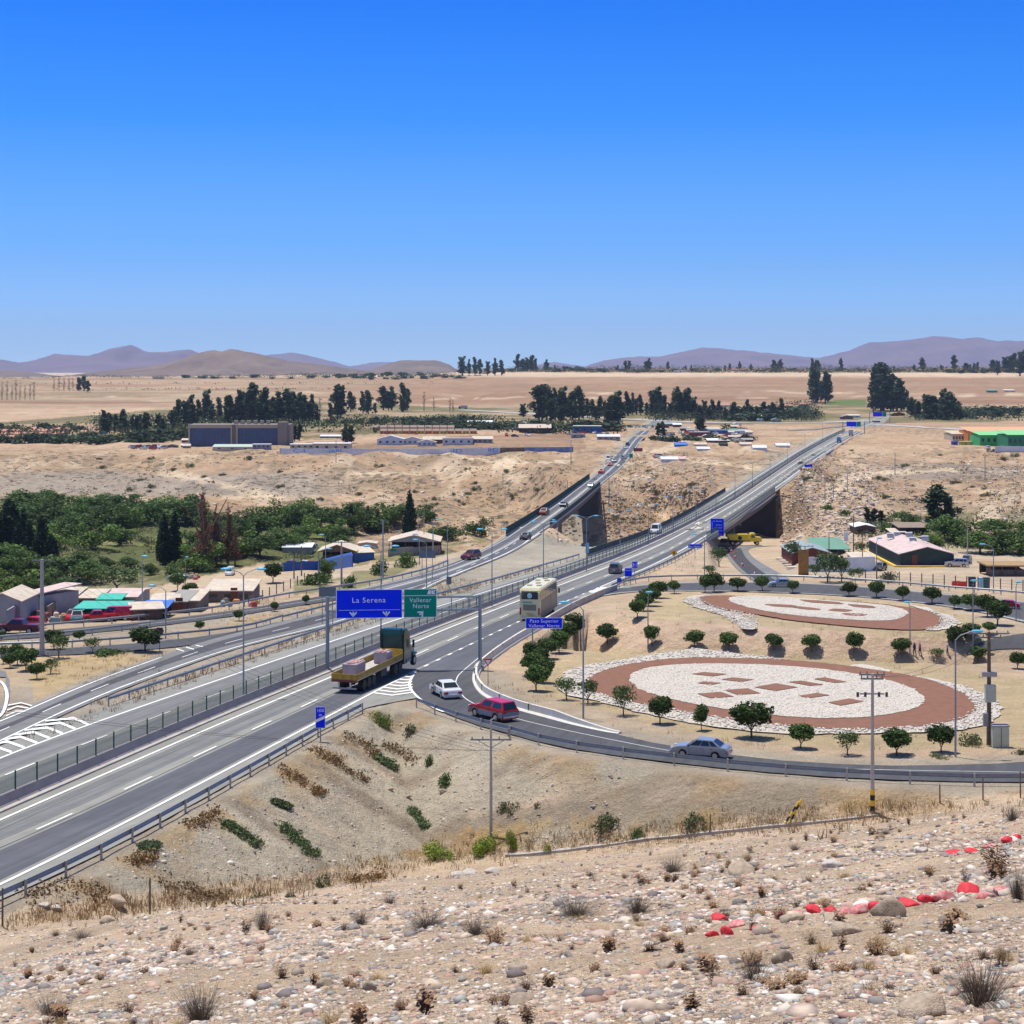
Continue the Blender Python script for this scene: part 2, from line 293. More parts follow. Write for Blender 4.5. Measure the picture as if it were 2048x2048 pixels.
# cutting of the road below the highway, between the two garden plots
CUTN = plan([(1010,1300),(1120,1262),(1210,1286),(1500,1299),(1700,1308),(1850,1318),(2000,1325),(2300,1345)], 4)
CUTC = plan([(1118,1244),(1170,1262),(1300,1276),(1500,1281),(1700,1288),(1850,1293),(1960,1290),(2300,1300)], 6)
def terr(X, D, fine=True):
    u = CX + F * X / D; z = Zb(D).copy()
    # far ground relief
    far = sst(420, 700, D)
    # plateau slopes
    pl = sst(1850, 2200, D) * (1 - sst(3300, 3900, D))
    z = z + pl * (fbm(X / 160, D / 90, 4, 5) - 0.5) * 9 + pl * (np.sin(D / 37.0 + 3 * vn(X / 260, D / 260, 9)) * 1.3) - 5 * np.exp(-((X - (-60 + 0.0 * D)) / 26) ** 2) * pl
    z = z - np.interp(u, [-900, 0, 600, 850, 960, 1100, 2048, 3000], [6, 5.5, 5, 3.5, -5.5, -7, -9.5, -9.5]) * sst(2100, 3150, D) - 16 * sst(3400, 4800, D)
    # valley
    dn = np.interp(u, _vu, _nD); ff = np.interp(u, _vu, _ffD); fe = np.interp(u, _vu, _feD); Hf = np.interp(u, _vu, _vH)
    wob = (fbm(X / 60, D / 60, 3, 3) - 0.5) * 30 * far
    s = sst(dn, dn + np.interp(u, _vu, [55,50,50,60,70,70,60,60,50,45,45,50,60,60,60]), D) * (1 - sst(ff, np.maximum(fe, ff + 25), D + wob))
    z = z + (HC - Hf - z) * s
    rough = sst(330, 420, D) * (1 - sst(1150, 1500, D)) * sst(0.0, 0.4, np.abs(D - dn) / 100)
    rough = rough * np.where(u > 1560, 1.0, sst(420, 520, D))
    z = z + rough * ((fbm(X / 38, D / 38, 4, 21) - 0.5) * 8.5 + (fbm(X / 9, D / 13, 3, 25) - 0.5) * 3.2 + (1 - np.abs(2 * fbm(X / 20, D / 44, 3, 27) - 1)) * 2.0 - 1.4) * np.where(D > 860, 0.35, 1)
    # rocky knolls beside the highway bridge
    z = z + 7.5 * np.exp(-(((u - 1620) / 34) ** 2 + ((D - 560) / 45) ** 2)) + 4.0 * np.exp(-(((u - 1700) / 60) ** 2 + ((D - 520) / 50) ** 2))
    z = z - 1.6 * sst(1560, 1640, u) * sst(300, 330, D) * (1 - sst(400, 450, D))
    # spoil heap at left bridge foot
    z = z + 3.0 * np.exp(-(((u - 1128) / 26) ** 2 + ((D - 395) / 16) ** 2))
    z = z - 5.2 * sst(258, 405, D) * sst(1412, 1440, u) * (1 - sst(1575, 1615, u)) * (1 - s) * (1 - sst(540, 640, D))
    # left low ground
    z = z - 2.0 * sst(0, 1, (560 - u) / 300) * sst(232, 262, D) * (1 - s)
    # platform micro relief always below the road sheets
    plat = (D < 420) & (s < 0.02)
    z = np.where(plat, z - 0.14 + 0.10 * fbm(X / 2.2, D / 2.2, 3, 31), z)
    # cutting
    dc, cy = dist_poly(X, D, CUTC); 
    cut = Zb(cy) - 5.2 + np.maximum(0, dc - 4.2) * 0.62
    hw_d, _ = dist_poly(X, D, seg(HWC, 150, 330))
    z = np.where((u > 1000) & (hw_d > 14.5) & (D > 150) & (D < 300), np.minimum(z, cut), z)
    # embankments
    for p, hw, sl in CORR:
        m = (D > p[0][1] - 60) & (D < p[-1][1] + 60)
        if not m.any(): continue
        d, qy = dist_poly(X[m], D[m], p); ze = Zb(qy) - 0.16 - np.maximum(0, d - hw) * sl + (fbm(X[m] / 4, D[m] / 4, 2, 77) - .5) * 0.5 * (d > hw + 1)
        z[m] = np.maximum(z[m], ze)
        z[m] = np.where(d < hw, np.minimum(z[m], Zb(D[m]) - 0.12), z[m])
    # near side: embankment, gully and the hill
    o = (D < DB(u))
    if o.any():
        Xo, Do, uo = X[o], D[o], u[o]
        d, qy = dist_poly(Xo, Do, Bp); zB = Zb(qy)
        nz = (fbm(Xo / 5, Do / 5, 4, 41) - 0.5)
        ze = zB - 0.12 - np.maximum(0, d - 1.2) * 0.6 + nz * 0.9 * sst(1, 6, d)
        # rills down the highway bank
        ze = ze + sst(2, 7, d) * (vn((Do * 0.96 + Xo * 0.27) / 1.3, d / 14, 8) - .5) * 0.42 * (uo < 760)
        Hhill = 1.1 + 0.2747 * Do - 0.12 * Xo
        zh = HC - Hhill + (fbm(Xo / 14, Do / 14, 3, 51) - 0.5) * 1.3 * sst(8, 40, Do) + (fbm(Xo / 2.1, Do / 2.1, 4, 55) - 0.5) * 0.33 * sst(5, 18, Do) + (fbm(Xo / .5, Do / .5, 3, 58) - 0.5) * 0.07
        zh = np.minimum(zh, zB + 0.33 * d - 0.12)
        Hf = np.interp(uo, [-600, -200, 200, 500, 700, 1000, 1400, 2048, 2600], [26, 28, 30.2, 33, 34.2, 34.2, 33, 31.3, 30])
        zf = HC - Hf + nz * 0.8
        k = 0.5
        def smax(a, b): h = np.clip(0.5 + 0.5 * (a - b) / k, 0, 1); return b + (a - b) * h + k * h * (1 - h)
        z[o] = np.where(d < 1.0, zB - 0.12, smax(smax(ze, zh), zf))
        z[o] = np.minimum(z[o], np.where(d < 3, zB - 0.1 + 0.2 * np.maximum(d - 0.6, 0), 99))
    return z
# grid of the ground sheet
def geo(a, b, r):
    n = int(math.log(b / a) / math.log(1 + r)) + 1; return list(np.geomspace(a, b, n, endpoint=False))
DR = np.array(geo(2.5, 60, 0.011) + geo(60, 130, 0.0065) + geo(130, 700, 0.0075) + geo(700, 3600, 0.012) + geo(3600, 40000, 0.12) + [40000.])
UC = np.concatenate([np.arange(-1400, -120, 26), np.arange(-120, 2170, 5.0), np.arange(2170, 3500, 26)])
GU, GD = np.meshgrid(UC, DR); GX = (GU - CX) / F * GD
GZ = terr(GX.ravel(), GD.ravel()).reshape(GD.shape)
GY = YH + F * (HC - GZ) / GD          # picture row of every ground vertex
def col_at(px):
    i = np.clip(np.searchsorted(UC, px) - 1, 0, len(UC) - 2); t = (px - UC[i]) / (UC[i + 1] - UC[i]); return GZ[:, i] * (1 - t) + GZ[:, i + 1] * t
def TG(px, py, dmin=3.0):            # picture point -> first ground point on that sight line
    z = col_at(px); v = YH + F * (HC - z) / DR; ok = np.where((v <= py) & (DR >= dmin))[0]
    if len(ok) == 0: k = len(DR) - 1
    else: k = max(ok[0], 1)
    a, b = v[k - 1], v[k]; t = 0 if a == b else min(max((a - py) / (a - b), 0), 1)
    D = DR[k - 1] + (DR[k] - DR[k - 1]) * t; zz = z[k - 1] + (z[k] - z[k - 1]) * t
    if D > 3300: D = 3220.0; zz = float(np.interp(D, DR, z))
    return Vector(((px - CX) / F * D, D, zz))
def zat(X, D):
    return float(np.interp(D, DR, col_at(CX + F * X / D)))
def ppm(D): return F / D             # picture px per metre
# ---------------- ground sheet ----------------
def ground():
    nr, nc = GD.shape
    me = bpy.data.meshes.new('ground'); N = nr * nc
    co = np.stack([GX, GD, GZ], -1).astype(np.float32).reshape(-1)
    me.vertices.add(N); me.vertices.foreach_set('co', co)
    i = (np.arange(nr - 1)[:, None] * nc + np.arange(nc - 1)[None, :]).ravel()
    q = np.stack([i, i + 1, i + nc + 1, i + nc], 1).astype(np.int32)
    nf = len(q); me.loops.add(nf * 4); me.loops.foreach_set('vertex_index', q.ravel())
    me.polygons.add(nf); me.polygons.foreach_set('loop_start', np.arange(0, nf * 4, 4, dtype=np.int32))
    me.polygons.foreach_set('use_smooth', np.ones(nf, bool)); me.update(); me.validate()
    U, V, X, D = GU, GY, GX, GD
    def C(*c): return np.array(c)[None, None, :]
    c = np.zeros(GD.shape + (3,)) + C(.50, .39, .285)
    def blend(c, w, col): w = np.clip(w, 0, 1)[..., None]; return c * (1 - w) + np.array(col) * w
    n1 = fbm(X / 45, D / 45, 4, 101); n2 = fbm(X / 9, D / 9, 4, 103); n3 = fbm(X / 160, D / 130, 4, 107); n4 = fbm(X / 2.5, D / 2.5, 3, 109)
    # middle and far distance
    far = sst(380, 520, D)
    c = blend(c, far * 0.9, (.37, .262, .178)); c = blend(c, far * sst(.45, .62, n1) * .7, (.37, .285, .205)); c = blend(c, far * sst(.57, .72, n2) * .5, (.50, .40, .30))
    c = blend(c, far * sst(.56, .70, fbm(X / 22, D / 14, 5, 120)) * .7, (.24, .19, .135)); c = blend(c, far * sst(.57, .66, fbm(X / 6, D / 6, 4, 126)) * .55, (.26, .21, .155)); c = blend(c, far * sst(.60, .70, fbm(X / 12, D / 40, 3, 128)) * .5, (.60, .50, .39))
    # grey band on the far river bank
    b = sst(940, 952, V + 26 * (n1 - .5)) * (1 - sst(985, 1000, V + 20 * (n2 - .5))) * (1 - sst(560, 800, U)) * far
    c = blend(c, b * .75, (.27, .255, .24))
    b = sst(925, 935, V + 10 * (n1 - .5)) * (1 - sst(950, 962, V + 14 * (n1 - .5))) * sst(1700, 1800, U) * far
    c = blend(c, b * .7, (.25, .23, .215))
    # terrace fields
    t = (D > 860) & (D < 1900)
    c = blend(c, t * .5, (.46, .34, .24)); c = blend(c, t * sst(.5, .6, n3) * .5, (.34, .24, .17))
    fld = inpoly(U, V, [(900, 872), (1160, 866), (1175, 898), (930, 905), (700, 900), (690, 893)]); c = blend(c, fld * (.55 + .3 * sst(.45, .55, vn(D / 12., X * 0 + 2))), (.26, .17, .115))
    # plateau
    p = sst(1850, 2000, D); c = blend(c, p, (.25, .155, .10)); c = blend(c, p * sst(.45, .65, n3) * .6, (.31, .205, .135))
    c = blend(c, p * sst(.52, .6, fbm(X / 300, D / 34, 4, 130)) * .55, (.34, .25, .18)); c = blend(c, sst(3150, 3250, D) * .5, (.34, .25, .18))
    c = blend(c, p * sst(2150, 2350, D) * (1 - sst(3050, 3150, D)) * .35, (.36, .25, .175))
    for vv, amp, seed in ((779, 3, 1), (788, 4, 2), (767, 2, 3), (797, 4, 4)):
        q = vv + amp * (fbm(U / 90, U * 0, 3, 200 + seed) - .5) * 4 + (U - 1000) * -.004; c = blend(c, p * np.exp(-((V - q) / 1.3) ** 2) * sst(.35, .6, vn(U / 60, U * 0, 210 + seed)) * .75, (.22, .19, .12) if seed % 2 else (.58, .49, .38))
    lf = p * (1 - sst(520, 900, U)); c = blend(c, lf * sst(.48, .56, fbm(X / 500, D / 60, 3, 230)) * .8, (.27, .23, .15)); c = blend(c, lf * sst(.52, .6, fbm(X / 300, D / 50, 3, 233)) * .6, (.42, .33, .24))
    c = blend(c, p * sst(742, 744, V) * (1 - sst(752, 756, V)) * .7, (.60, .50, .39))
    g = inpoly(U, V, [(1655, 801), (1735, 801), (1735, 811), (1640, 811)]) | inpoly(U, V, [(540, 842), (720, 838), (720, 853), (560, 856)]); c = blend(c, g * .9, (.09, .16, .045))
    # vegetation floor left and under woods
    w = inpoly(U, V, [(-900, 1010), (0, 1008), (230, 1000), (330, 1040), (560, 1060), (720, 1060), (700, 1100), (640, 1130), (520, 1125), (440, 1150), (300, 1175), (0, 1200), (-900, 1230)])
    c = blend(c, w * .95, (.085, .11, .038)); c = blend(c, w * sst(.46, .60, n1) * .85, (.17, .21, .07)); c = blend(c, w * sst(.58, .66, n1) * .6, (.24, .21, .12))
    w = inpoly(U, V, [(1700, 1040), (1800, 1030), (2300, 1010), (2300, 1100), (1900, 1105), (1750, 1075)]); c = blend(c, w * .85, (.12, .13, .06)); c = blend(c, w * sst(.5, .6, n2) * .6, (.30, .26, .16))
    w = inpoly(U, V, [(-900, 850), (0, 845), (560, 800), (900, 815), (1500, 808), (2400, 815), (2400, 838), (1500, 850), (900, 858), (560, 880), (0, 882), (-900, 884)])
    c = blend(c, w * sst(.38, .55, n1), (.13, .13, .06)); c = blend(c, w * .35, (.22, .18, .11))
    # platform: gravel and sand
    pf = (1 - far) * sst(-3, 3, D - DB(U))
    c = blend(c, pf * sst(.35, .6, n1) * .5, (.40, .35, .285)); c = blend(c, pf * sst(.5, .62, n4) * .35, (.55, .44, .33))
    for k, wd, off in (('R2G', 4.0, 0), ('R3U', 5.0, 0), ('X2', 3.0, 0), ('B', 3.5, 0), ('R5L', 4, 0), ('R4U', 3, 0), ('LU', 3.0, 0), ('RbU', 4, 0), ('R3L', 3, 0)):
        d, _ = dist_poly(X, D, resample(G[k], step=10)); c = blend(c, (1 - sst(wd * .5, wd * 1.5, d)) * .75, (.36, .335, .29))
    st = inpoly(U, V, [(1030, 1330), (1200, 1300), (1420, 1295), (1800, 1320), (2060, 1360), (2300, 1400), (2300, 1500), (1960, 1495), (1700, 1500), (1450, 1480), (1200, 1420), (1080, 1390)])
    c = blend(c, st * (.75 + .25 * n2), (.47, .385, .245))
    st2 = inpoly(U, V, [(1240, 1215), (1330, 1185), (1600, 1190), (1850, 1210), (1960, 1240), (2010, 1290), (1900, 1290), (1700, 1262), (1500, 1252), (1300, 1240)])
    c = blend(c, st2 * .8, (.46, .385, .25))
    bk = inpoly(U, V, [(1180, 1236), (1300, 1240), (1520, 1252), (1700, 1262), (1900, 1284), (1960, 1310), (1800, 1312), (1200, 1300), (1120, 1262)]); c = blend(c, bk * .7, (.56, .42, .33))
    st3 = inpoly(U, V, [(70, 1400), (60, 1345), (0, 1330), (0, 1310), (60, 1318), (240, 1308), (320, 1300), (290, 1318), (180, 1352)]); c = blend(c, st3 * .85, (.50, .385, .225))
    st4 = inpoly(U, V, [(330, 1275), (420, 1255), (600, 1205), (700, 1190), (690, 1205), (560, 1238), (450, 1262)]); c = blend(c, st4 * .7 * sst(.3, .6, n4), (.46, .34, .19))
    lot = inpoly(U, V, [(1560, 1150), (1600, 1105), (1780, 1090), (2300, 1085), (2300, 1190), (1900, 1180)]); c = blend(c, lot * .8, (.42, .37, .30)); c = blend(c, lot * sst(.45, .6, n2) * .5, (.56, .44, .33))
    lt = inpoly(U, V, [(300, 1190), (340, 1165), (520, 1130), (720, 1128), (880, 1110), (1010, 1085), (1000, 1095), (700, 1165), (500, 1205), (420, 1215)]); c = blend(c, lt * .8, (.53, .44, .34))
    gr = inpoly(U, V, [(880, 1180), (1085, 1072), (1180, 1095), (1320, 1060), (1240, 1090), (1100, 1140), (900, 1200)]); c = blend(c, gr * .85, (.37, .355, .315))
    vg = inpoly(U, V, [(720, 1105), (880, 1085), (900, 1060), (1010, 1062), (960, 1092), (860, 1118), (760, 1165), (690, 1180), (590, 1190), (590, 1160), (700, 1155)]); c = blend(c, vg * .7 * sst(.4, .5, n2), (.15, .17, .06))
    # near bank and gully
    o = 1 - sst(-2, 0.5, D - DB(U))
    c = blend(c, o * .88, (.425, .395, .33)); rl = fbm((D * .96 + X * .27) / 2.6, (X * .96 - D * .27) / 16, 4, 140); c = blend(c, o * sst(.48, .62, .5 * n2 + .5 * rl) * .75, (.52, .40, .31)); c = blend(c, o * sst(.56, .66, rl) * .75, (.25, .22, .175)); c = blend(c, o * sst(.60, .72, n4) * .4, (.33, .30, .25))
    hill = (D < (HC - GZ - 1.1 + 0.12 * X) / 0.2747 + 4) & (D < DB(U) - 1) & (np.abs(HC - GZ - (1.1 + .2747 * D - .12 * X)) < 1.3)
    c = blend(c, hill * .9, (.60, .475, .355)); c = blend(c, hill * sst(.45, .65, n4) * .5, (.46, .365, .28)); c = blend(c, hill * sst(.5, .7, n2) * .5, (.66, .515, .39))
    gl = inpoly(U, V, [(820, 1700), (900, 1660), (1100, 1640), (1350, 1625), (1560, 1615), (2100, 1578), (2100, 1600), (1500, 1650), (1100, 1690), (950, 1725), (600, 1775), (560, 1760)]) & ~hill
    c = blend(c, gl * sst(.3, .6, n4) * .75, (.38, .25, .12)); c = blend(c, gl * sst(.5, .6, n2) * .5, (.47, .35, .17))
    ed, _ = dist_poly(X, D, resample(G['B'], step=8)); c = blend(c, o * (1 - sst(1.5, 5, ed)) * sst(.42, .6, n4) * .6, (.40, .28, .15))
    # dirt tracks
    for pts, w_ in (([(330, 945), (420, 962), (500, 985), (560, 1000)], 5), ([(880, 905), (1010, 925), (1120, 922), (1180, 912)], 4), ([(1310, 915), (1420, 925), (1560, 945)], 5), ([(1310, 905), (1380, 880), (1450, 865)], 5), ([(1660, 1000), (1690, 965), (1760, 945), (2100, 940)], 4.5), ([(1950, 1065), (1970, 1040), (1990, 1015)], 4), ([(700, 948), (840, 945), (990, 932)], 3)):
        pp = [TG(*q)[:2] for q in catmull(pts, 5)]
        d, _ = dist_poly(X, D, pp); c = blend(c, (1 - sst(w_ * .5, w_, d)) * .85, (.58, .49, .38))
    c = np.clip(c * np.array((1.15, 1.09, .985)), 0, 1)
    at = me.color_attributes.new('tint', 'FLOAT_COLOR', 'POINT')
    at.data.foreach_set('color', np.concatenate([c, np.ones(c.shape[:2] + (1,))], -1).astype(np.float32).ravel())
    scr = far * (1 - sst(1150, 1500, D)) * (0.45 + .55 * sst(.4, .6, n1)) + .35 * sst(1900, 2100, D) * (1 - sst(3100, 3200, D))
    a2 = me.attributes.new('scrub', 'FLOAT', 'POINT'); a2.data.foreach_set('value', scr.astype(np.float32).ravel())
    m = bpy.data.materials.new('ground'); m.use_nodes = True; nt = m.node_tree; B = nt.nodes['Principled BSDF']; B.inputs['Roughness'].default_value = 0.95; B.inputs['Specular IOR Level'].default_value = 0.15
    def nd(t, **k):
        x = nt.nodes.new(t)
        for a, v in k.items(): x.inputs[a].default_value = v
        return x
    tcx = nd('ShaderNodeTexCoord'); co_ = tcx.outputs['Object']; ln = nt.links.new
    vc = nd('ShaderNodeVertexColor'); vc.layer_name = 'tint'; last = vc.outputs[0]
    def mulnoise(last, scale, lo, hi, detail=5, rough=.65):
        n = nd('ShaderNodeTexNoise', Scale=scale, Detail=detail, Roughness=rough); ln(co_, n.inputs['Vector'])
        r = nd('ShaderNodeMapRange'); r.inputs[1].default_value = .28; r.inputs[2].default_value = .72; r.inputs[3].default_value = lo; r.inputs[4].default_value = hi; ln(n.outputs['Fac'], r.inputs[0])
        mx = nd('ShaderNodeMix'); mx.data_type = 'RGBA'; mx.blend_type = 'MULTIPLY'; mx.inputs[0].default_value = 1; ln(last, mx.inputs[6]); ln(r.outputs[0], mx.inputs[7]); return mx.outputs[2], n
    last, nZ = mulnoise(last, .16, .84, 1.14, 9, .72); last, nA = mulnoise(last, .035, .84, 1.14); last, nB = mulnoise(last, .45, .84, 1.15, 8, .7); last, nC = mulnoise(last, 6.0, .74, 1.24, 6, .75)
    # pebbles
    for sc_, th in ((7.0, .23), (2.3, .16)):
        vo = nd('ShaderNodeTexVoronoi', Scale=sc_); ln(co_, vo.inputs['Vector'])
        r = nd('ShaderNodeMapRange'); r.inputs[1].default_value = th; r.inputs[2].default_value = th + .09; r.inputs[3].default_value = 1; r.inputs[4].default_value = 0; ln(vo.outputs['Distance'], r.inputs[0])
        sx = nd('ShaderNodeSeparateXYZ'); ln(vo.outputs['Color'], sx.inputs[0]); rr = nd('ShaderNodeValToRGB'); es = rr.color_ramp.elements
        es[0].position = 0; es[0].color = (.62, .60, .58, 1); es[1].position = 1; es[1].color = (1.35, 1.3, 1.25, 1)
        q = es.new(.45); q.color = (1.12, 1.0, .92, 1); q = es.new(.7); q.color = (.9, .93, .95, 1); ln(sx.outputs[0], rr.inputs[0])
        mx = nd('ShaderNodeMix'); mx.data_type = 'RGBA'; mx.blend_type = 'MULTIPLY'; ln(r.outputs[0], mx.inputs[0]); ln(last, mx.inputs[6]); ln(rr.outputs[0], mx.inputs[7]); last = mx.outputs[2]
    # rough mottling of the distant banks
    nM = nd('ShaderNodeTexNoise', Scale=.34, Detail=9, Roughness=.78); ln(co_, nM.inputs['Vector']); rM = nd('ShaderNodeValToRGB'); eM = rM.color_ramp.elements; eM[0].position = .36; eM[0].color = (.50, .47, .44, 1); eM[1].position = .62; eM[1].color = (1.16, 1.13, 1.08, 1); qM = eM.new(.47); qM.color = (.92, .90, .87, 1); ln(nM.outputs['Fac'], rM.inputs[0])
    aM = nd('ShaderNodeAttribute'); aM.attribute_name = 'scrub'; mM = nd('ShaderNodeMix'); mM.data_type = 'RGBA'; mM.blend_type = 'MULTIPLY'; ln(aM.outputs['Fac'], mM.inputs[0]); ln(last, mM.inputs[6]); ln(rM.outputs[0], mM.inputs[7]); last = mM.outputs[2]
    # scrub dots in the distance
    vo = nd('ShaderNodeTexVoronoi', Scale=.22); ln(co_, vo.inputs['Vector']); atn = nd('ShaderNodeAttribute'); atn.attribute_name = 'scrub'
    th = nd('ShaderNodeMath'); th.operation = 'MULTIPLY'; th.inputs[1].default_value = .36; ln(atn.outputs['Fac'], th.inputs[0])
    sb = nd('ShaderNodeMath'); sb.operation = 'LESS_THAN'; ln(vo.outputs['Distance'], sb.inputs[0]); ln(th.outputs[0], sb.inputs[1])
    m2 = nd('ShaderNodeMath'); m2.operation = 'MULTIPLY'; m2.inputs[1].default_value = .75; ln(sb.outputs[0], m2.inputs[0])
    mx = nd('ShaderNodeMix'); mx.data_type = 'RGBA'; mx.inputs[7].default_value = (.13, .11, .08, 1); ln(m2.outputs[0], mx.inputs[0]); ln(last, mx.inputs[6]); last = mx.outputs[2]
    ln(last, B.inputs['Base Color'])
    bp = nd('ShaderNodeBump', Strength=.7, Distance=.12); ln(nC.outputs['Fac'], bp.inputs['Height']); bq = nd('ShaderNodeBump', Strength=.9, Distance=1.2); ln(nB.outputs['Fac'], bq.inputs['Height']); ln(bp.outputs[0], bq.inputs['Normal']); ln(bq.outputs[0], B.inputs['Normal'])
    me.materials.append(m); o = link('ground', me); setp(o, kind='structure')
ground()
# ---------------- mountains ----------------
def ridge(name, pts, D0, depth, col, seed, spur=1.0):
    pts = sorted(pts); xs = np.array([p[0] for p in pts], float); ys = np.array([p[1] for p in pts], float)
    nx = int((xs[-1] - xs[0]) / 2.5); ny = 46; u = np.linspace(xs[0], xs[-1], nx)
    yy = np.interp(u, xs, ys) + (fbm(u / 16, u * 0, 4, seed) - .5) * 3.0
    Hr = (YH - yy) / F * D0                      # height above the eye at the crest
    t = np.linspace(-1, 1, ny)
    Ug, Tg = np.meshgrid(u, t); Dg = D0 + Tg * depth; Xg = (Ug - CX) / F * D0
    shape = 1 - np.abs(Tg) ** 1.15
    rn = 1 - np.abs(2 * fbm(Xg / (depth * .22), Dg / (depth * .35), 5, seed + 5, .55) - 1)
    base = -44.0
    Zg = HC + base + (Hr[None, :] - base) * shape * (1 - .62 * spur * (1 - rn) * (1 - shape ** 6))
    me = bpy.data.meshes.new(name); me.from_pydata(np.stack([Xg, Dg, Zg], -1).reshape(-1, 3).tolist(), [], [(j * nx + i, j * nx + i + 1, (j + 1) * nx + i + 1, (j + 1) * nx + i) for j in range(ny - 1) for i in range(nx - 1)])
    me.polygons.foreach_set('use_smooth', [True] * len(me.polygons)); me.materials.append(col); me.update()
    setp(link(name, me), kind='structure')
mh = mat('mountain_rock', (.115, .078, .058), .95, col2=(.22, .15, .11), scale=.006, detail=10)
mh2 = mat('mountain_haze_tint', (.12, .078, .13), .95, col2=(.20, .13, .17), scale=.0018, detail=10)  # violet base paints in distance haze, noise stands in for relief shading
ridge('hills', [(120,756),(200,742),(300,732),(345,723),(400,704),(425,700),(445,703),(462,697),(500,703),(540,713),(580,722),(640,728),(700,737),(760,742),(850,752)], 6200, 900, mh, 3)
ridge('hills', [(-300,745),(-150,744),(0,741),(40,743),(80,748),(130,756)], 6800, 700, mh, 13)
ridge('hills', [(680,748),(735,741),(775,728),(800,720),(850,720),(872,720),(900,730),(925,746),(960,756)], 7400, 800, mh, 23)
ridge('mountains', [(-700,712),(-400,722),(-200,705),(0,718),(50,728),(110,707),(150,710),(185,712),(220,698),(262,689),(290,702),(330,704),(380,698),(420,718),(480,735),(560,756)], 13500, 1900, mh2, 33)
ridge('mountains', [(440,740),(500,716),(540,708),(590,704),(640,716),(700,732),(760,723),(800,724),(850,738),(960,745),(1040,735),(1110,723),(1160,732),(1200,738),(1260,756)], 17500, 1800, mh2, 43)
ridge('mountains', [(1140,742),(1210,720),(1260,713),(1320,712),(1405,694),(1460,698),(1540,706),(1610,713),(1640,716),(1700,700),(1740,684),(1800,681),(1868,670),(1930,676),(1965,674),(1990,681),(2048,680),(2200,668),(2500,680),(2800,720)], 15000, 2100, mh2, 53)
# ---------------- road sheets ----------------
def asphalt(name, base, dark=0.0, sc=1.0):
    m = mat(name, base, .9, var=.10, scale=.35 * sc, detail=8, spec=.25, coords='Object'); nt = m.node_tree; b = nt.nodes['Principled BSDF']
    mp = nt.nodes.new('ShaderNodeMapping'); mp.vector_type = 'TEXTURE'; mp.inputs['Rotation'].default_value = (0, 0, -.27); mp.inputs['Scale'].default_value = (.8, 30, 1); n = nt.nodes.new('ShaderNodeTexNoise'); n.inputs['Scale'].default_value = 1; n.inputs['Detail'].default_value = 8; n.inputs['Roughness'].default_value = .7; mr = nt.nodes.new('ShaderNodeMapRange'); mr.inputs[1].default_value = .3; mr.inputs[2].default_value = .7; mr.inputs[3].default_value = .78; mr.inputs[4].default_value = 1.2
    mx = nt.nodes.new('ShaderNodeMix'); mx.data_type = 'RGBA'; mx.blend_type = 'MULTIPLY'; mx.inputs[0].default_value = 1
    tcn = [x for x in nt.nodes if x.type == 'TEX_COORD'][0]; nt.links.new(tcn.outputs['Object'], mp.inputs[0]); nt.links.new(mp.outputs[0], n.inputs['Vector']); nt.links.new(n.outputs['Fac'], mr.inputs[0])
    src = b.inputs['Base Color'].links[0].from_socket; nt.links.new(src, mx.inputs[6]); nt.links.new(mr.outputs[0], mx.inputs[7]); nt.links.new(mx.outputs[2], b.inputs['Base Color'])
    return m
A_light = asphalt('asphalt_pale', (.255, .25, .225)); A_mid = asphalt('asphalt_worn', (.185, .185, .18)); A_dark = asphalt('asphalt_traffic_lane', (.105, .108, .12)); A_new = asphalt('asphalt_new', (.06, .06, .063)); A_ramp = asphalt('asphalt_ramp', (.078, .079, .086))
M_white = mat('road_paint_white', (.78, .78, .75), .7, var=.12, scale=3); M_conc = mat('concrete', (.42, .385, .35), .9, var=.16, scale=.8, detail=8); M_conc_l = mat('concrete_pale', (.62, .59, .53), .9, var=.12, scale=1.0)
def strip(name, a, b, m, lift, n=None, kind='structure', parent=None, absz=None):
    a = np.asarray(a); b = np.asarray(b); n = n or max(8, int(np.linalg.norm(np.diff(a, axis=0), axis=1).sum() / 4))
    a = resample(a, n); b = resample(b, n); k = 4; vs = []
    for i in range(n):
        for j in range(k + 1):
            t = j / k; x, y = a[i] * (1 - t) + b[i] * t; vs.append((x, y, float(Zb(y)) + lift))
    fs = [(i * (k + 1) + j, i * (k + 1) + j + 1, (i + 1) * (k + 1) + j + 1, (i + 1) * (k + 1) + j) for i in range(n - 1) for j in range(k)]
    mb = MB().add(vs, fs); o = mb.build(name, m, parent); 
    if kind: setp(o, kind=kind)
    return o
g = {k: (smooth_line(v, 12) if k not in ('PR', 'X2', 'X1', 'B', 'BL') else resample(v, step=2.0)) for k, v in G.items()}
g['BL'] = HWC
mid = lambda a, b, t=.5: resample(a, 200) * (1 - t) + resample(b, 200) * t
strip('highway', offset(HWC, -.3), g['ER'][g['ER'][:, 1] < 178], A_light, .0) if False else None
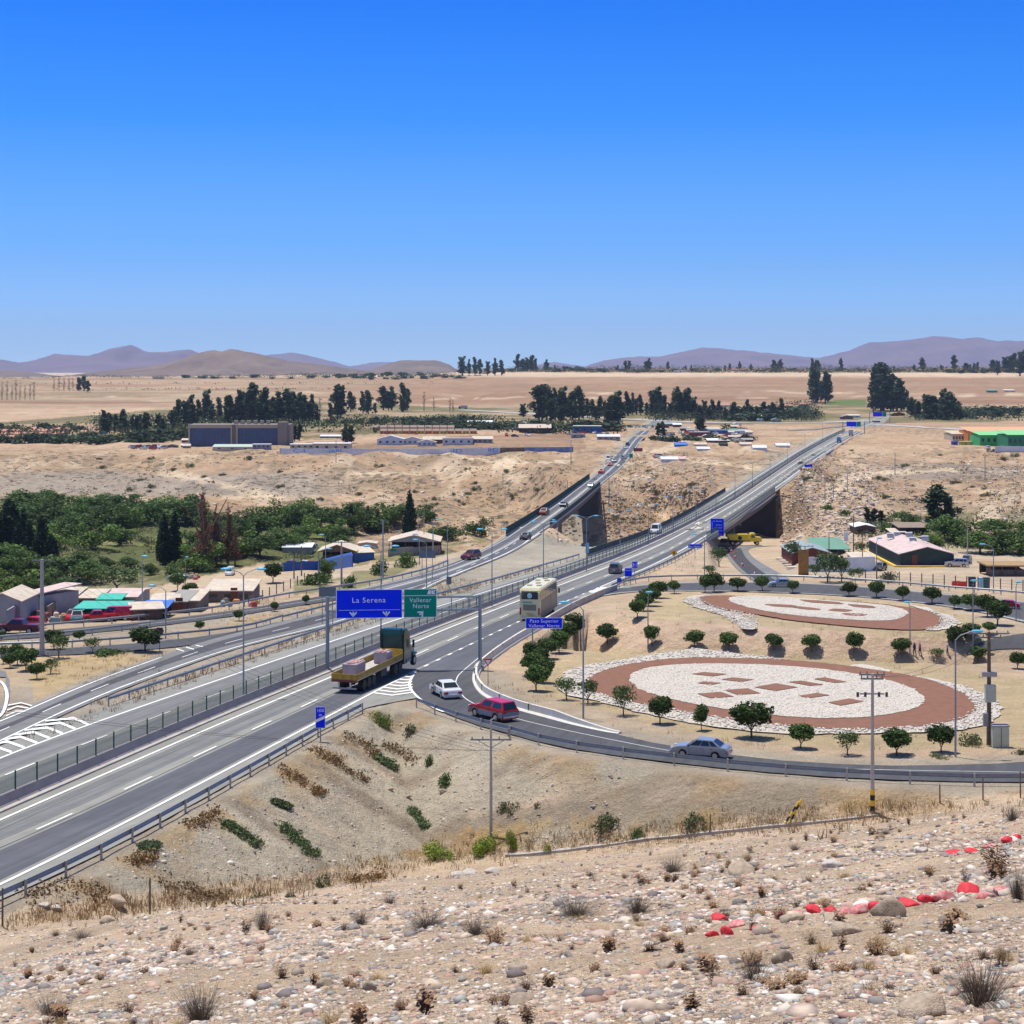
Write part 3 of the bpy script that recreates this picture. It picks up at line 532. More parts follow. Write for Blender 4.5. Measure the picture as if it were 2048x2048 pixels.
# right carriageway: pale inner shoulder and left lane, dark right lane
ER2 = np.vstack([g['ER'][g['ER'][:, 1] < 176], offset(g['WR'], 1.6)[offset(g['WR'], 1.6)[:, 1] > 182]])
strip('highway', offset(HWC, .2), ER2, A_light, .0)
strip('traffic_lane', offset(g['DC'], .6), offset(g['WR'], -.5), A_dark, .012)
strip('traffic_lane', offset(g['DC'], -3.1), offset(g['DC'], -.7), A_mid, .012)
strip('highway', offset(HWC, -.9), g['R2E'], A_light, .0)
strip('traffic_lane', offset(g['R2D'], -3.3), offset(g['R2D'], -.5), A_mid, .012)
strip('traffic_lane', offset(g['R2D'], .5), offset(g['R2D'], 3.0), A_mid, .012)
strip('road', g['R3U'], g['R3L'], A_mid, .006)
strip('traffic_lane', offset(g['R3U'], 1.6), offset(g['R3L'], -2.2), A_ramp, .018)
strip('road', g['R4U'], g['R4L'], A_ramp, .003); strip('road', g['R5U'], g['R5L'], A_ramp, .004)
strip('road', g['RbU'], g['RbL'], A_mid, .010)
RBM = smooth_line(mid(g['RbU'], g['RbL']))
strip('traffic_lane', offset(RBM, -2.9), offset(RBM, -.8), A_dark, .022); strip('traffic_lane', offset(RBM, .8), offset(RBM, 2.9), A_dark, .022)
strip('road', g['LU'], g['LL'], A_mid, .005); strip('traffic_lane', offset(g['LU'], 1.2), offset(g['LL'], -1.2), A_ramp, .016)
strip('road', mid(g['WR'][(g['WR'][:, 1] > 172) & (g['WR'][:, 1] < 245)], g['PR'][2:], 0), g['PR'][2:], A_dark, .004)
strip('ramp', G['X1'], G['X2'], A_ramp, .009)
# apron of tar in the gore and shoulder nose
strip('apron', g['ER'][(g['ER'][:, 1] > 140) & (g['ER'][:, 1] < 180)], plan([(690, 1440), (740, 1412), (800, 1402), (840, 1395), (842, 1360)], 5), A_light, -.004)
# left corner slip road and dark new road
strip('road', plan([(-160, 1360), (0, 1350), (8, 1375), (0, 1420), (-60, 1450), (-160, 1490)], 4), plan([(-160, 1330), (-10, 1332), (20, 1370), (8, 1425), (-40, 1470), (-160, 1530)], 4), A_mid, .004)
def drape(name, L_, R_, m, lift=.05, n=60, k=6, kind='structure'):
    a = resample(np.array([TG(*q)[:2] for q in catmull(L_, 8)]), n); b = resample(np.array([TG(*q)[:2] for q in catmull(R_, 8)]), n); vs = []
    for i in range(n):
        for j in range(k + 1):
            x, y = a[i] * (1 - j / k) + b[i] * (j / k); vs.append([x, y, zat(x, y) + lift])
    fs = [(i * (k + 1) + j, i * (k + 1) + j + 1, (i + 1) * (k + 1) + j + 1, (i + 1) * (k + 1) + j) for i in range(n - 1) for j in range(k)]
    o = MB().add(vs, fs).build(name, m, None, smooth=True)
    if kind: setp(o, kind=kind)
    return o
drape('road', [(1440, 1092), (1452, 1112), (1470, 1135), (1500, 1158), (1515, 1166)], [(1560, 1092), (1500, 1097), (1510, 1118), (1560, 1148), (1592, 1166)], A_mid, .10)
drape('traffic_lane', [(1450, 1097), (1466, 1120), (1490, 1145), (1520, 1166)], [(1482, 1098), (1493, 1118), (1520, 1142), (1556, 1166)], A_new, .16)
drape('road', [(1950, 1290), (2000, 1276), (2100, 1262), (2300, 1240)], [(1930, 1312), (2000, 1300), (2100, 1300), (2300, 1300)], A_ramp, .12)
# ---------------- painted markings ----------------
def line(p, w, name='road_markings', lift=.03, lo=None, hi=None, dash=None, m=None):
    p = resample(p, step=1.5)
    if lo is not None: p = p[(p[:, 1] >= lo) & (p[:, 1] <= hi)]
    mb = MB(); a = offset(p, -w / 2); b = offset(p, w / 2); s = 0
    for i in range(len(p) - 1):
        on = True if dash is None else (s % (dash[0] + dash[1])) < dash[0]
        s += 1.5
        if on: mb.add([(a[i][0], a[i][1], Zb(a[i][1]) + lift), (b[i][0], b[i][1], Zb(b[i][1]) + lift), (b[i + 1][0], b[i + 1][1], Zb(b[i + 1][1]) + lift), (a[i + 1][0], a[i + 1][1], Zb(a[i + 1][1]) + lift)], [(0, 1, 2, 3)])
    return setp(mb.build(name, m or M_white), kind='structure')
line(g['WL'], .24); line(g['DC'], .18, dash=(4.5, 7.5)); line(g['WR'], .24, lo=0, hi=172.5); line(g['WR'], .28, lo=172.5, hi=262, dash=(1.5, 3)); line(g['WR'], .24, lo=262, hi=1400)
M_track = mat('tyre_track', (.145, .146, .15), .9, var=.12, scale=.6); M_seam = mat('tar_seam', (.06, .06, .062), .8)
for o_ in (-2.75, -1.15): line(offset(g['DC'], o_), .38, name='tyre_track', lift=.018, m=M_track, hi=700, lo=0)
for o_ in (-2.7, -1.1, 1.0, 2.5): line(offset(g['R2D'], o_), .36, name='tyre_track', lift=.018, m=M_track, hi=700, lo=0)
M_track2 = mat('tyre_track_dark', (.088, .09, .10), .9, var=.12, scale=.6)
for o_ in (1.15, 2.85): line(offset(g['DC'], o_), .42, name='tyre_track', lift=.018, m=M_track2, hi=600, lo=0)
line(offset(g['DC'], .28), .05, name='tar_seam', lift=.02, m=M_seam, hi=330, lo=0); line(offset(g['WL'], 1.3), .05, name='tar_seam', lift=.02, m=M_seam, hi=330, lo=0)
line(g['R2W'], .24); line(g['R2D'], .18, dash=(4.5, 7.5)); line(offset(HWC, -2.1), .2)
line(offset(g['R3L'], -.6), .22); line(offset(g['R3U'], .5), .2, lo=0, hi=185); line(mid(g['R3U'], g['R3L']), .13, dash=(4.5, 7.5))
line(RBM, .14); line(offset(g['RbU'], .5), .12); line(offset(g['RbL'], -.5), .12); line(offset(RBM, .35), .1)
line(offset(g['LL'], -.35), .14); line(offset(g['LU'], .5), .14); line(mid(g['R5U'], g['R5L']), .1)
line(plan([(832, 1342), (825, 1353), (819, 1366), (821, 1377), (829, 1388), (845, 1402), (872, 1418), (887, 1424)], 8), .24)
line(plan([(957, 1316), (925, 1343), (914, 1356), (914, 1372), (941, 1404), (1035, 1438), (1200, 1475), (1400, 1512), (1600, 1535), (2048, 1545)], 8), .09, lift=.026)
line(offset(g['PR'][6:], -.6), .16); line(plan([(1177, 1197), (1233, 1177), (1262, 1176)], 6), .2)
line(plan([(0, 1362), (10, 1374), (14, 1395), (6, 1425), (-12, 1442)], 6), .28)
def quadmark(pts): return MB().add([(x, y, Zb(y) + .034) for x, y in (P(*q) for q in pts)], [(0, 1, 2, 3)])
def hatch(rows):
    mb = MB()
    for pts in rows:
        for s in range(len(pts) - 1):
            (x0, y0, w0), (x1, y1, w1) = pts[s], pts[s + 1]
            c = [(x0, y0 - w0), (x1, y1 - w1), (x1, y1 + w1), (x0, y0 + w0)]; mb.add([(x, y, Zb(y) + .034) for x, y in (P(*q) for q in c)], [(0, 1, 2, 3)])
    return setp(mb.build('hatched_markings', M_white), kind='structure')
rows = []
for k in range(8):      # gore chevrons beside the exit ramp
    t = k / 7; y = 1386 - t * 38; xa = 747 + t * 72; xb = 784 + t * 40; xc = 826 - t * 3
    rows.append([(xa, y, 1.1), (xb, y + 5 * (1 - t), 1.1), (xc, y - 1 * (1 - t), 1.1)])
hatch(rows)
rows = []
for k in range(6):      # gore beyond the overpass
    t = k / 5; rows.append([(1178 + t * 22, 1184 - t * 9, .9), (1190 + t * 26, 1185 - t * 9, .9)])
hatch(rows)
rows = []
for k in range(9):      # chevrons left of the far carriageway
    x = 177 - 25.5 * k; yb = 1449.5 + 9.3 * k
    rows.append([(x, yb, 2.6), (x - 30 - k, yb - 12.5, 2.6), (x - 30 - k - max(20, 57 - 6 * k), yb - 7, 1.2)])
hatch(rows)
hatch([[(12, 1432, 1), (32, 1423, 1), (50, 1423, 1)], [(14, 1421, 1), (34, 1413, 1), (57, 1417, 1)], [(16, 1411, 1), (42, 1406, 1), (64, 1412, 1)], [(352, 1298, .9), (368, 1303, .9)], [(372, 1295, .9), (388, 1299, .9)], [(392, 1291, .9), (406, 1294, .9)]])
# ---------------- guardrails, barriers, fences ----------------
M_galv = mat('galvanised_steel', (.36, .38, .40), .5, metal=.55, var=.1, scale=4); M_green = mat('green_fence_post', (.02, .09, .07), .6); M_steel_d = mat('rail_shadow_side', (.16, .17, .18), .6, metal=.3)
def guardrail(p, label, side=1, step=4.0, rail_h=.62, name='guardrail', h=.75):
    p = resample(p, step=step); x0, y0 = p[0]; z0 = float(Zb(y0)); root = empty(name, (x0, y0, z0), 0, label, 'guardrail', 'steel guardrails along the roads')
    mb = MB(); n = len(p); o = offset(p, .10 * side)
    prof = [(-.04, .46), (.03, .52), (-.03, .6), (.03, .68), (-.04, .75)]
    vs = []
    for i in range(n):
        t = p[min(i + 1, n - 1)] - p[max(i - 1, 0)]; t = t / np.linalg.norm(t); nx, ny = t[1] * side, -t[0] * side
        for a, b in prof: vs.append((o[i][0] + nx * a - x0, o[i][1] + ny * a - y0, float(Zb(p[i][1])) + b - z0))
        for a, b in reversed(prof): vs.append((o[i][0] + nx * (a - .015) - x0, o[i][1] + ny * (a - .015) - y0, float(Zb(p[i][1])) + b - z0))
    k = len(prof) * 2
    mb.add(vs, [(i * k + j, i * k + (j + 1) % k, (i + 1) * k + (j + 1) % k, (i + 1) * k + j) for i in range(n - 1) for j in range(k)])
    mb.build('rail', M_galv, root)
    rest = MB(); cnt = 0; post = MB().box(0, 0, .31, .11, .16, .98).mesh('post', M_galv)
    for i in range(n):
        z = float(Zb(p[i][1])) - z0
        if cnt < 95 and p[i][1] < 400: c = link('post', post, root); c.location = (p[i][0] - x0, p[i][1] - y0, z); cnt += 1
        else: rest.box(p[i][0] - x0, p[i][1] - y0, z + .31, .11, .16, .98)
    if rest.v: setp(rest.build('posts', M_galv, root), kind='stuff')
    return root
guardrail(g['GR'][g['GR'][:, 1] < 153.5], 'steel guardrail in the foreground along the right edge of the near highway lanes', -1)
guardrail(plan([(833, 1413), (883, 1432), (945, 1452), (1007, 1468), (1090, 1491), (1173, 1506), (1272, 1519), (1483, 1543), (1703, 1560), (1914, 1569), (2048, 1571), (2300, 1560)], 8), 'steel guardrail along the outer edge of the curved exit ramp', -1)
guardrail(g['R2G'][g['R2G'][:, 1] < 318], 'steel guardrail with weeds beneath it along the far side of the far carriageway', 1)
guardrail(plan([(-100, 1302), (0, 1298), (145, 1293), (259, 1285), (327, 1279), (482, 1262), (565, 1240)], 8), 'steel guardrail behind the round tree on the left slip road', 1)
guardrail(plan([(565, 1242), (672, 1215), (700, 1207)], 8), 'short shaded guardrail curving toward the back of the blue sign', 1)
guardrail(plan([(-100, 1270), (0, 1264), (145, 1254), (400, 1227), (476, 1214), (569, 1196), (635, 1186), (752, 1168), (850, 1145), (896, 1127)], 8), 'long steel guardrail between the shacks and the service road', 1)
guardrail(plan([(-100, 1296), (0, 1283), (145, 1273), (300, 1254)], 8), 'steel guardrail on the near side of the service road by the maroon pickup', 1)
guardrail(plan([(1249, 1170), (1299, 1161), (1357, 1159), (1471, 1158), (1600, 1160), (1750, 1168), (1909, 1182), (2048, 1193), (2250, 1215)], 8), 'steel guardrail along the outer edge of the loop road by the houses', 1)
guardrail(offset(g['WR'], 2.4)[(offset(g['WR'], 2.4)[:, 1] > 258) & (offset(g['WR'], 2.4)[:, 1] < 374)], 'steel guardrail above the slope before the right viaduct', -1)
far_gr = offset(HWC, 12.4); guardrail(far_gr[(far_gr[:, 1] > 545) & (far_gr[:, 1] < 1040)], 'distant guardrail beyond the right viaduct on its near side', -1, step=8)
# median: concrete barrier with mesh fence
def sweep(p, prof, name, m, root, base, cap=True):
    n = len(p); k = len(prof); vs = []
    for i in range(n):
        t = p[min(i + 1, n - 1)] - p[max(i - 1, 0)]; t = t / np.linalg.norm(t); nx, ny = t[1], -t[0]; zz = float(Zb(p[i][1]))
        for a, b in prof: vs.append((p[i][0] + nx * a - base[0], p[i][1] + ny * a - base[1], zz + b - base[2]))
    fs = [(i * k + j, (i + 1) * k + j, (i + 1) * k + (j + 1) % k, i * k + (j + 1) % k) for i in range(n - 1) for j in range(k)]
    if cap: fs += [tuple(range(k)), tuple(range(n * k - 1, (n - 1) * k - 1, -1))]
    return MB().add(vs, fs).build(name, m, root)
M_mesh = bpy.data.materials.new('wire_mesh'); M_mesh.use_nodes = True; _n = M_mesh.node_tree; _b = _n.nodes['Principled BSDF']; _b.inputs['Base Color'].default_value = (.05, .13, .10, 1); _b.inputs['Roughness'].default_value = .6; _b.inputs['Alpha'].default_value = .26
def median():
    p = HWC[HWC[:, 1] < 1150]; b = (p[0][0], p[0][1], float(Zb(p[0][1])))
    root = empty('median_barrier', b, 0, 'long concrete median barrier between the two highway carriageways', 'barrier')
    sweep(p, [(-.62, -.1), (-.62, .12), (-.45, .25), (-.36, .80), (-.14, .80), (-.05, .25), (.12, .12), (.12, -.1)], 'concrete_wall', mat('concrete_median', (.33, .295, .29), .9, var=.14, scale=.6), root, b)
    sweep(offset(p, .0), [(.12, -.05), (.12, .14), (.50, .12), (.50, -.05)], 'kerb', M_conc, root, b)
    f = empty('median_fence', b, 0, 'green wire mesh fence standing on the median barrier', 'fence')
    q = resample(p[(p[:, 1] > 70)], step=2.0); sweep(offset(q, -.25), [(-.01, .80), (-.01, 1.95), (.01, 1.95), (.01, .80)], 'wire_mesh', M_mesh, f, b)
    pm = MB().box(0, 0, 1.4, .09, .09, 1.22).mesh('post', M_green); rest = MB(); c = 0; qo = resample(offset(q, -.25), step=3.0)
    for x, y in qo:
        if c < 95: o = link('post', pm, f); o.location = (x - b[0], y - b[1], float(Zb(y)) - b[2]); c += 1
        else: rest.box(x - b[0], y - b[1], float(Zb(y)) - b[2] + 1.4, .09, .09, 1.22)
    setp(rest.build('posts', M_green, f), kind='stuff')
median()
# concrete wall along the exit ramp
def ramp_wall():
    p = plan([(1240, 1466), (1210, 1462), (1144, 1449), (1096, 1437), (1032, 1419), (981, 1398), (962, 1383), (954, 1369), (952, 1358), (957, 1341), (988, 1314), (1030, 1285), (1066, 1264), (1100, 1244)], 6)
    b = (p[0][0], p[0][1], float(Zb(p[0][1]))); root = empty('ramp_barrier', b, 0, 'pale concrete safety barrier curving round the inside of the exit ramp', 'barrier')
    n = len(p); p = resample(p, step=1.0); L0 = 9; prof0 = [(-.35, -.1), (-.35, .14), (-.12, .3), (-.08, .85), (.12, .85), (.16, .3), (.3, .14), (.3, -.1)]
    vs = []; k = len(prof0)
    for i in range(len(p)):
        s = min(1, .15 + i / L0); t = p[min(i + 1, len(p) - 1)] - p[max(i - 1, 0)]; t /= np.linalg.norm(t); zz = float(Zb(p[i][1]))
        for a, h in prof0: vs.append((p[i][0] + t[1] * a - b[0], p[i][1] - t[0] * a - b[1], zz + (h * s if h > 0 else h) - b[2]))
    fs = [(i * k + j, (i + 1) * k + j, (i + 1) * k + (j + 1) % k, i * k + (j + 1) % k) for i in range(len(p) - 1) for j in range(k)] + [tuple(range(k)), tuple(range(len(p) * k - 1, (len(p) - 1) * k - 1, -1))]
    MB().add(vs, fs).build('concrete_wall', M_conc_l, root)
    for i in range(12, 62, 6):
        t = p[i + 1] - p[i - 1]; a = math.atan2(-t[0], t[1]); MB().box(p[i][0] - b[0], p[i][1] - b[1], float(Zb(p[i][1])) - b[2] + .38, .30, .05, .97, a).build('joint', mat('joint_dark', (.10, .09, .08), .9), root)
ramp_wall()
def parapet(p, label, h=.9, fence=0, fcol=None, thick=.25, cat='parapet'):
    p = resample(p, step=3.0); b = (p[0][0], p[0][1], float(Zb(p[0][1]))); root = empty('bridge_parapet', b, 0, label, cat)
    sweep(p, [(-thick / 2, -.2), (-thick / 2, h), (thick / 2, h), (thick / 2, -.2)], 'concrete_wall', M_conc, root, b)
    if fence:
        q = resample(p, step=2.0); sweep(q, [(-.02, h), (-.02, h + fence), (.02, h + fence), (.02, h)], 'mesh_panel', fcol or M_mesh, root, b)
        mb = MB()
        for x, y in q: mb.box(x - b[0], y - b[1], float(Zb(y)) - b[2] + h + fence / 2, .1, .1, fence)
        setp(mb.build('posts', M_green, root), kind='stuff')
    return root
PRo = G['PR'][5:]; parapet(PRo, 'pale concrete parapet of the overpass beside the coach', .8)
e2 = offset(g['WR'], 1.75); parapet(e2[(e2[:, 1] > HB0 - 2) & (e2[:, 1] < HB1 + 6)], 'near side parapet of the right viaduct over the yellow truck', .7, 1.1, M_mesh)
e3 = offset(g['R2E'], .1); parapet(e3[(e3[:, 1] > 318) & (e3[:, 1] < HB1 + 10)], 'dark railed parapet along the far side of the right viaduct', .35, .95, mat('dark_railing', (.03, .05, .06), .7))
M_dg = mat('dark_green_screen', (.012, .05, .042), .8)
e4 = offset(RBC, -LBW + .2); parapet(e4[(e4[:, 1] > 372) & (e4[:, 1] < LB1 + 60)], 'dark green mesh screen along the left side of the left bridge', .3, 1.5, M_dg)
e5 = offset(RBC, LBW - .2); parapet(e5[(e5[:, 1] > LB0 - 10) & (e5[:, 1] < LB1 + 12)], 'green railing along the right side of the left bridge', .5, 1.1, M_dg)
# ---------------- viaducts ----------------
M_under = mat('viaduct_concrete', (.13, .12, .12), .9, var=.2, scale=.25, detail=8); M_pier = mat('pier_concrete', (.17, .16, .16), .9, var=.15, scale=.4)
def viaduct(cl, hwL, hwR, d0, d1, label, ndiv, right_fn=None, pier_hw=None):
    p = resample(cl[(cl[:, 1] >= d0 - 3) & (cl[:, 1] <= d1 + 3)], step=6); b = (p[0][0], p[0][1], float(Zb(p[0][1])) - 1)
    root = empty('viaduct', b, 0, label, 'viaduct')
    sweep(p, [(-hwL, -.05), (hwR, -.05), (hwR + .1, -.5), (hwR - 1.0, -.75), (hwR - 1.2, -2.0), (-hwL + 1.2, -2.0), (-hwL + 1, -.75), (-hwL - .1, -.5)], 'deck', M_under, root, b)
    for dd, nm in ((d0, 'abutment'), (d1, 'abutment')):
        i = int(np.argmin(np.abs(p[:, 1] - dd))); t = p[min(i + 1, len(p) - 1)] - p[max(i - 1, 0)]; a = math.atan2(-t[0], t[1]); s = (hwR - hwL) / 2
        c, sn = math.cos(a), math.sin(a); x, y = p[i][0] + s * c, p[i][1] + s * sn; sg = -1 if dd == d0 else 1
        dp = 34 if sg > 0 else 10; x += -sn * dp / 2 * sg; y += c * dp / 2 * sg; h = 22
        MB().box(x - b[0], y - b[1], float(Zb(y)) - b[2] - 2.05 - h / 2, hwL + hwR - .4, dp, h, a).build(nm, M_pier if sg < 0 else mat('abutment_shade_tone', (.05, .048, .055), .95, var=.25, scale=.15, detail=8), root)  # far abutment: shade on its face is put into a darker concrete colour
    for k in range(1, ndiv):
        dd = d0 + (d1 - d0) * k / ndiv; i = int(np.argmin(np.abs(p[:, 1] - dd))); t = p[i + 1] - p[i - 1]; a = math.atan2(-t[0], t[1]); c, sn = math.cos(a), math.sin(a)
        for s in np.linspace(-hwL * .6, hwR * .6, 1 if hwR < 8 else 2):
            x, y = p[i][0] + s * c, p[i][1] + s * sn; zt = float(Zb(y)) - 2.9
            MB().cyl((x - b[0], y - b[1], -19), (x - b[0], y - b[1], zt - b[2]), .6, n=14).build('column', M_pier, root)
        s = (hwR - hwL) / 2; x, y = p[i][0] + s * c, p[i][1] + s * sn; MB().box(x - b[0], y - b[1], float(Zb(y)) - b[2] - 2.5, (hwL + hwR) * .8, 1.4, .95, a).build('cross_beam', M_pier, root)
    return root
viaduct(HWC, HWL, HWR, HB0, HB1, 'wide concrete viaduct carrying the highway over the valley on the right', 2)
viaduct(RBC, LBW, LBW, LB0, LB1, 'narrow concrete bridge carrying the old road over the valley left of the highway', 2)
# far small opening and underpass portal beside the coach
def portal():
    x, y = P(1120, 1222); i = int(np.argmin(np.abs(HWC[:, 1] - y))); t = HWC[i + 1] - HWC[i - 1]; a = math.atan2(-t[0], t[1])
    root = empty('underpass_wall', (x, y, float(Zb(y))), a, 'concrete side wall of the overpass with a dark opening under the highway', 'bridge')
    MB().box(-.1, 4, -.55, .5, 24, 1.1).box(-.1, 14.5, -3.2, .6, 3, 4.2).box(-.1, -7, -3.2, .6, 4, 4.2).build('wall', M_conc, root)
    MB().box(-1.6, 4, -3.4, .3, 18, 4.4).build('opening', mat('painted_shade_concrete', (.05, .045, .045), .95), root)  # solid dark panel, its colour stands in for shade inside the underpass
    MB().box(3.5, 15.8, -2.2, 7, .35, 2.4).build('wing_wall', M_conc, root)
portal()
# ---------------- garden plots ----------------
M_red = mat('red_brown_soil', (.21, .095, .055), .95, var=.18, scale=1.2, detail=9, bump=.5)
def stony(name, base, scale=3.2):
    m = mat(name, base, .9, var=.06, scale=.6, detail=6); nt = m.node_tree; b = nt.nodes['Principled BSDF']; t = [x for x in nt.nodes if x.type == 'TEX_COORD'][0]
    vo = nt.nodes.new('ShaderNodeTexVoronoi'); vo.feature = 'DISTANCE_TO_EDGE'; vo.inputs['Scale'].default_value = scale; nt.links.new(t.outputs['Object'], vo.inputs['Vector'])
    mr = nt.nodes.new('ShaderNodeMapRange'); mr.inputs[1].default_value = 0; mr.inputs[2].default_value = .16; mr.inputs[3].default_value = .50; mr.inputs[4].default_value = 1.0; nt.links.new(vo.outputs[0], mr.inputs[0])
    mx = nt.nodes.new('ShaderNodeMix'); mx.data_type = 'RGBA'; mx.blend_type = 'MULTIPLY'; mx.inputs[0].default_value = 1; src = b.inputs['Base Color'].links[0].from_socket
    nt.links.new(src, mx.inputs[6]); nt.links.new(mr.outputs[0], mx.inputs[7]); nt.links.new(mx.outputs[2], b.inputs['Base Color'])
    bp = nt.nodes.new('ShaderNodeBump'); bp.inputs['Strength'].default_value = .8; bp.inputs['Distance'].default_value = .12; nt.links.new(vo.outputs[0], bp.inputs['Height']); nt.links.new(bp.outputs[0], b.inputs['Normal'])
    return m
M_wst = stony('white_stones', (.60, .54, .46))
def bed(name, px, m, lift, jit=.25, closed=True):
    p = np.array([P(*q) for q in catmull(px, 8, closed=True)]); p = resample(np.vstack([p, p[:1]]), step=.6)[:-1]
    p = p + RNG.normal(0, jit * .4, p.shape)
    bm = bmesh.new(); vs = [bm.verts.new((x, y, float(Zb(y)) + lift)) for x, y in p]; bm.faces.new(vs); bmesh.ops.triangulate(bm, faces=bm.faces)
    me = bpy.data.meshes.new(name); bm.to_mesh(me); bm.free(); me.materials.append(m); return setp(link(name, me), kind='structure')
bed('white_stone_bed', [(1394,1297),(1330,1305),(1247,1319),(1149,1336),(1117,1361),(1125,1385),(1180,1397),(1260,1420),(1380,1445),(1500,1462),(1600,1468),(1700,1467),(1820,1465),(1930,1458),(1985,1442),(2003,1420),(1985,1398),(1934,1375),(1880,1360),(1826,1353),(1845,1362),(1700,1400),(1450,1380),(1200,1350),(1260,1330),(1340,1316)], M_wst, .02, .4)
bed('white_stone_bed', [(1700,1331),(1730,1329),(1780,1340),(1765,1345),(1720,1339)], M_wst, .035, .3)
bed('red_soil_ring', [(1169,1370),(1190,1349),(1247,1331),(1340,1318),(1443,1316),(1600,1322),(1750,1340),(1860,1361),(1925,1387),(1951,1415),(1925,1437),(1850,1452),(1750,1459),(1664,1459),(1550,1450),(1400,1430),(1280,1408),(1200,1388)], M_red, .06)
bed('white_stone_disc', [(1259,1357),(1275,1343),(1325,1333),(1400,1329),(1500,1330),(1620,1337),(1730,1352),(1810,1372),(1848,1397),(1830,1418),(1760,1433),(1680,1438),(1590,1436),(1480,1424),(1380,1408),(1300,1388),(1268,1372)], M_wst, .10)
for cx_, cy_, w_, h_ in ((1419,1351,36,4.2),(1475,1362,33,4.4),(1418,1369,25,3.2),(1431,1393,37,6),(1485,1386,36,6.5),(1552,1377,44,7.5),(1612,1369,36,5),(1660,1363,34,5.5),(1628,1394,32,5),(1692,1407,36,7)):
    sk = 6 if cx_ < 1440 else -3
    if (cx_, cy_) == (1552, 1377): q4 = [(cx_ - w_, cy_), (cx_, cy_ - h_), (cx_ + w_, cy_), (cx_, cy_ + h_)]
    elif cx_ < 1500: q4 = [(cx_ - w_, cy_ - h_ * .5), (cx_ + w_ * .3, cy_ - h_), (cx_ + w_, cy_ + h_ * .5), (cx_ - w_ * .3, cy_ + h_)] if cy_ > 1380 else [(cx_ - w_, cy_ - h_ * .1), (cx_ - w_ * .3, cy_ - h_), (cx_ + w_, cy_ - h_ * .1), (cx_ + w_ * .2, cy_ + h_)]
    else: q4 = [(cx_ - w_, cy_ - h_ * .5), (cx_ - w_ * .3, cy_ - h_), (cx_ + w_, cy_ + h_ * .6), (cx_ + w_ * .2, cy_ + h_)] if cy_ < 1380 else [(cx_ - w_, cy_ + h_ * .1), (cx_ + w_ * .2, cy_ - h_), (cx_ + w_, cy_ - h_ * .2), (cx_ - w_ * .3, cy_ + h_)]
    setp(MB().add([(x, y, float(Zb(y)) + .15) for x, y in (P(*q) for q in q4)], [(0, 1, 2, 3)]).build('red_soil_patch', M_red), kind='structure')
def q2(pts): return [(1348 + x / 2.76, 960 + y / 2.76) for x, y in pts]
bed('white_stone_bed', q2([(190,636),(100,640),(55,655),(70,680),(150,712),(250,742),(340,772),(370,820),(455,822),(455,800),(430,780),(330,735),(220,705),(150,672)]), M_wst, .02, .4)
bed('white_stone_bed', q2([(1440,728),(1520,745),(1575,790),(1520,820),(1420,830),(1400,822),(1480,800),(1475,760)]), M_wst, .02, .5)
bed('white_stone_bed', q2([(1290,690),(1400,705),(1440,725),(1390,720)]), M_wst, .03, .5)
bed('red_soil_ring', q2([(140,655),(200,641),(320,640),(480,650),(700,655),(1000,672),(1250,698),(1400,725),(1470,760),(1460,800),(1370,828),(1150,822),(900,802),(650,775),(450,742),(230,705)]), M_red, .06)
bed('white_stone_disc', q2([(300,660),(350,645),(480,643),(650,652),(900,670),(1150,692),(1270,718),(1290,742),(1230,772),(1100,780),(900,770),(650,748),(450,715),(340,685)]), M_wst, .10)
for pts in ([(500,690),(650,695),(680,708),(560,703)], [(700,665),(900,678),(920,690),(760,680)], [(880,715),(980,722),(950,732),(860,725)], [(940,740),(1060,745),(1030,755),(950,750)], [(640,700),(780,712),(800,722),(690,716)], [(960,690),(1090,700),(1110,712),(1000,705)]):
    bed('red_soil_patch', q2(pts), M_red, .14, .2)
# loose white stones on the beds: countless, one object
def ico(sub=1):
    bm = bmesh.new(); bmesh.ops.create_icosphere(bm, subdivisions=sub, radius=1); v = np.array([q.co[:] for q in bm.verts]); f = np.array([[w.index for w in q.verts] for q in bm.faces]); bm.free(); return v, f
ICO1 = ico(1); ICO2 = ico(2)
def stones_mesh(name, P3, S, m, sub=1, flat=.6, seed=1, aspect=.35):
    V0, F0 = ICO1 if sub == 1 else ICO2; rg = np.random.default_rng(seed); n = len(P3); k = len(V0)
    P3 = np.asarray(P3); S = np.asarray(S)
    sc = np.stack([rg.uniform(.8, 1.3, n), rg.uniform(.7, 1.1, n), flat * rg.uniform(.7, 1.2, n)], 1) * S[:, None]
    a = rg.uniform(0, 6.28, n); V = V0[None] * sc[:, None, :] * rg.uniform(.62, 1.25, (n, k, 1))
    c, s = np.cos(a)[:, None], np.sin(a)[:, None]; X = V[..., 0] * c - V[..., 1] * s; Y = V[..., 0] * s + V[..., 1] * c
    W = np.stack([X, Y, V[..., 2]], -1) + P3[:, None, :]
    Fx = (F0[None] + (np.arange(n) * k)[:, None, None]).reshape(-1, 3)
    me = bpy.data.meshes.new(name); me.vertices.add(n * k); me.vertices.foreach_set('co', W.astype(np.float32).ravel()); me.loops.add(Fx.size); me.loops.foreach_set('vertex_index', Fx.astype(np.int32).ravel())
    me.polygons.add(len(Fx)); me.polygons.foreach_set('loop_start', np.arange(0, Fx.size, 3, dtype=np.int32))
    if sub > 1: me.polygons.foreach_set('use_smooth', np.ones(len(Fx), bool))
    me.update(); me.validate(); me.materials.append(m); return me
M_ws1 = mat('white_boulder', (.66, .60, .52), .9, var=.15, scale=.7)
pts = []
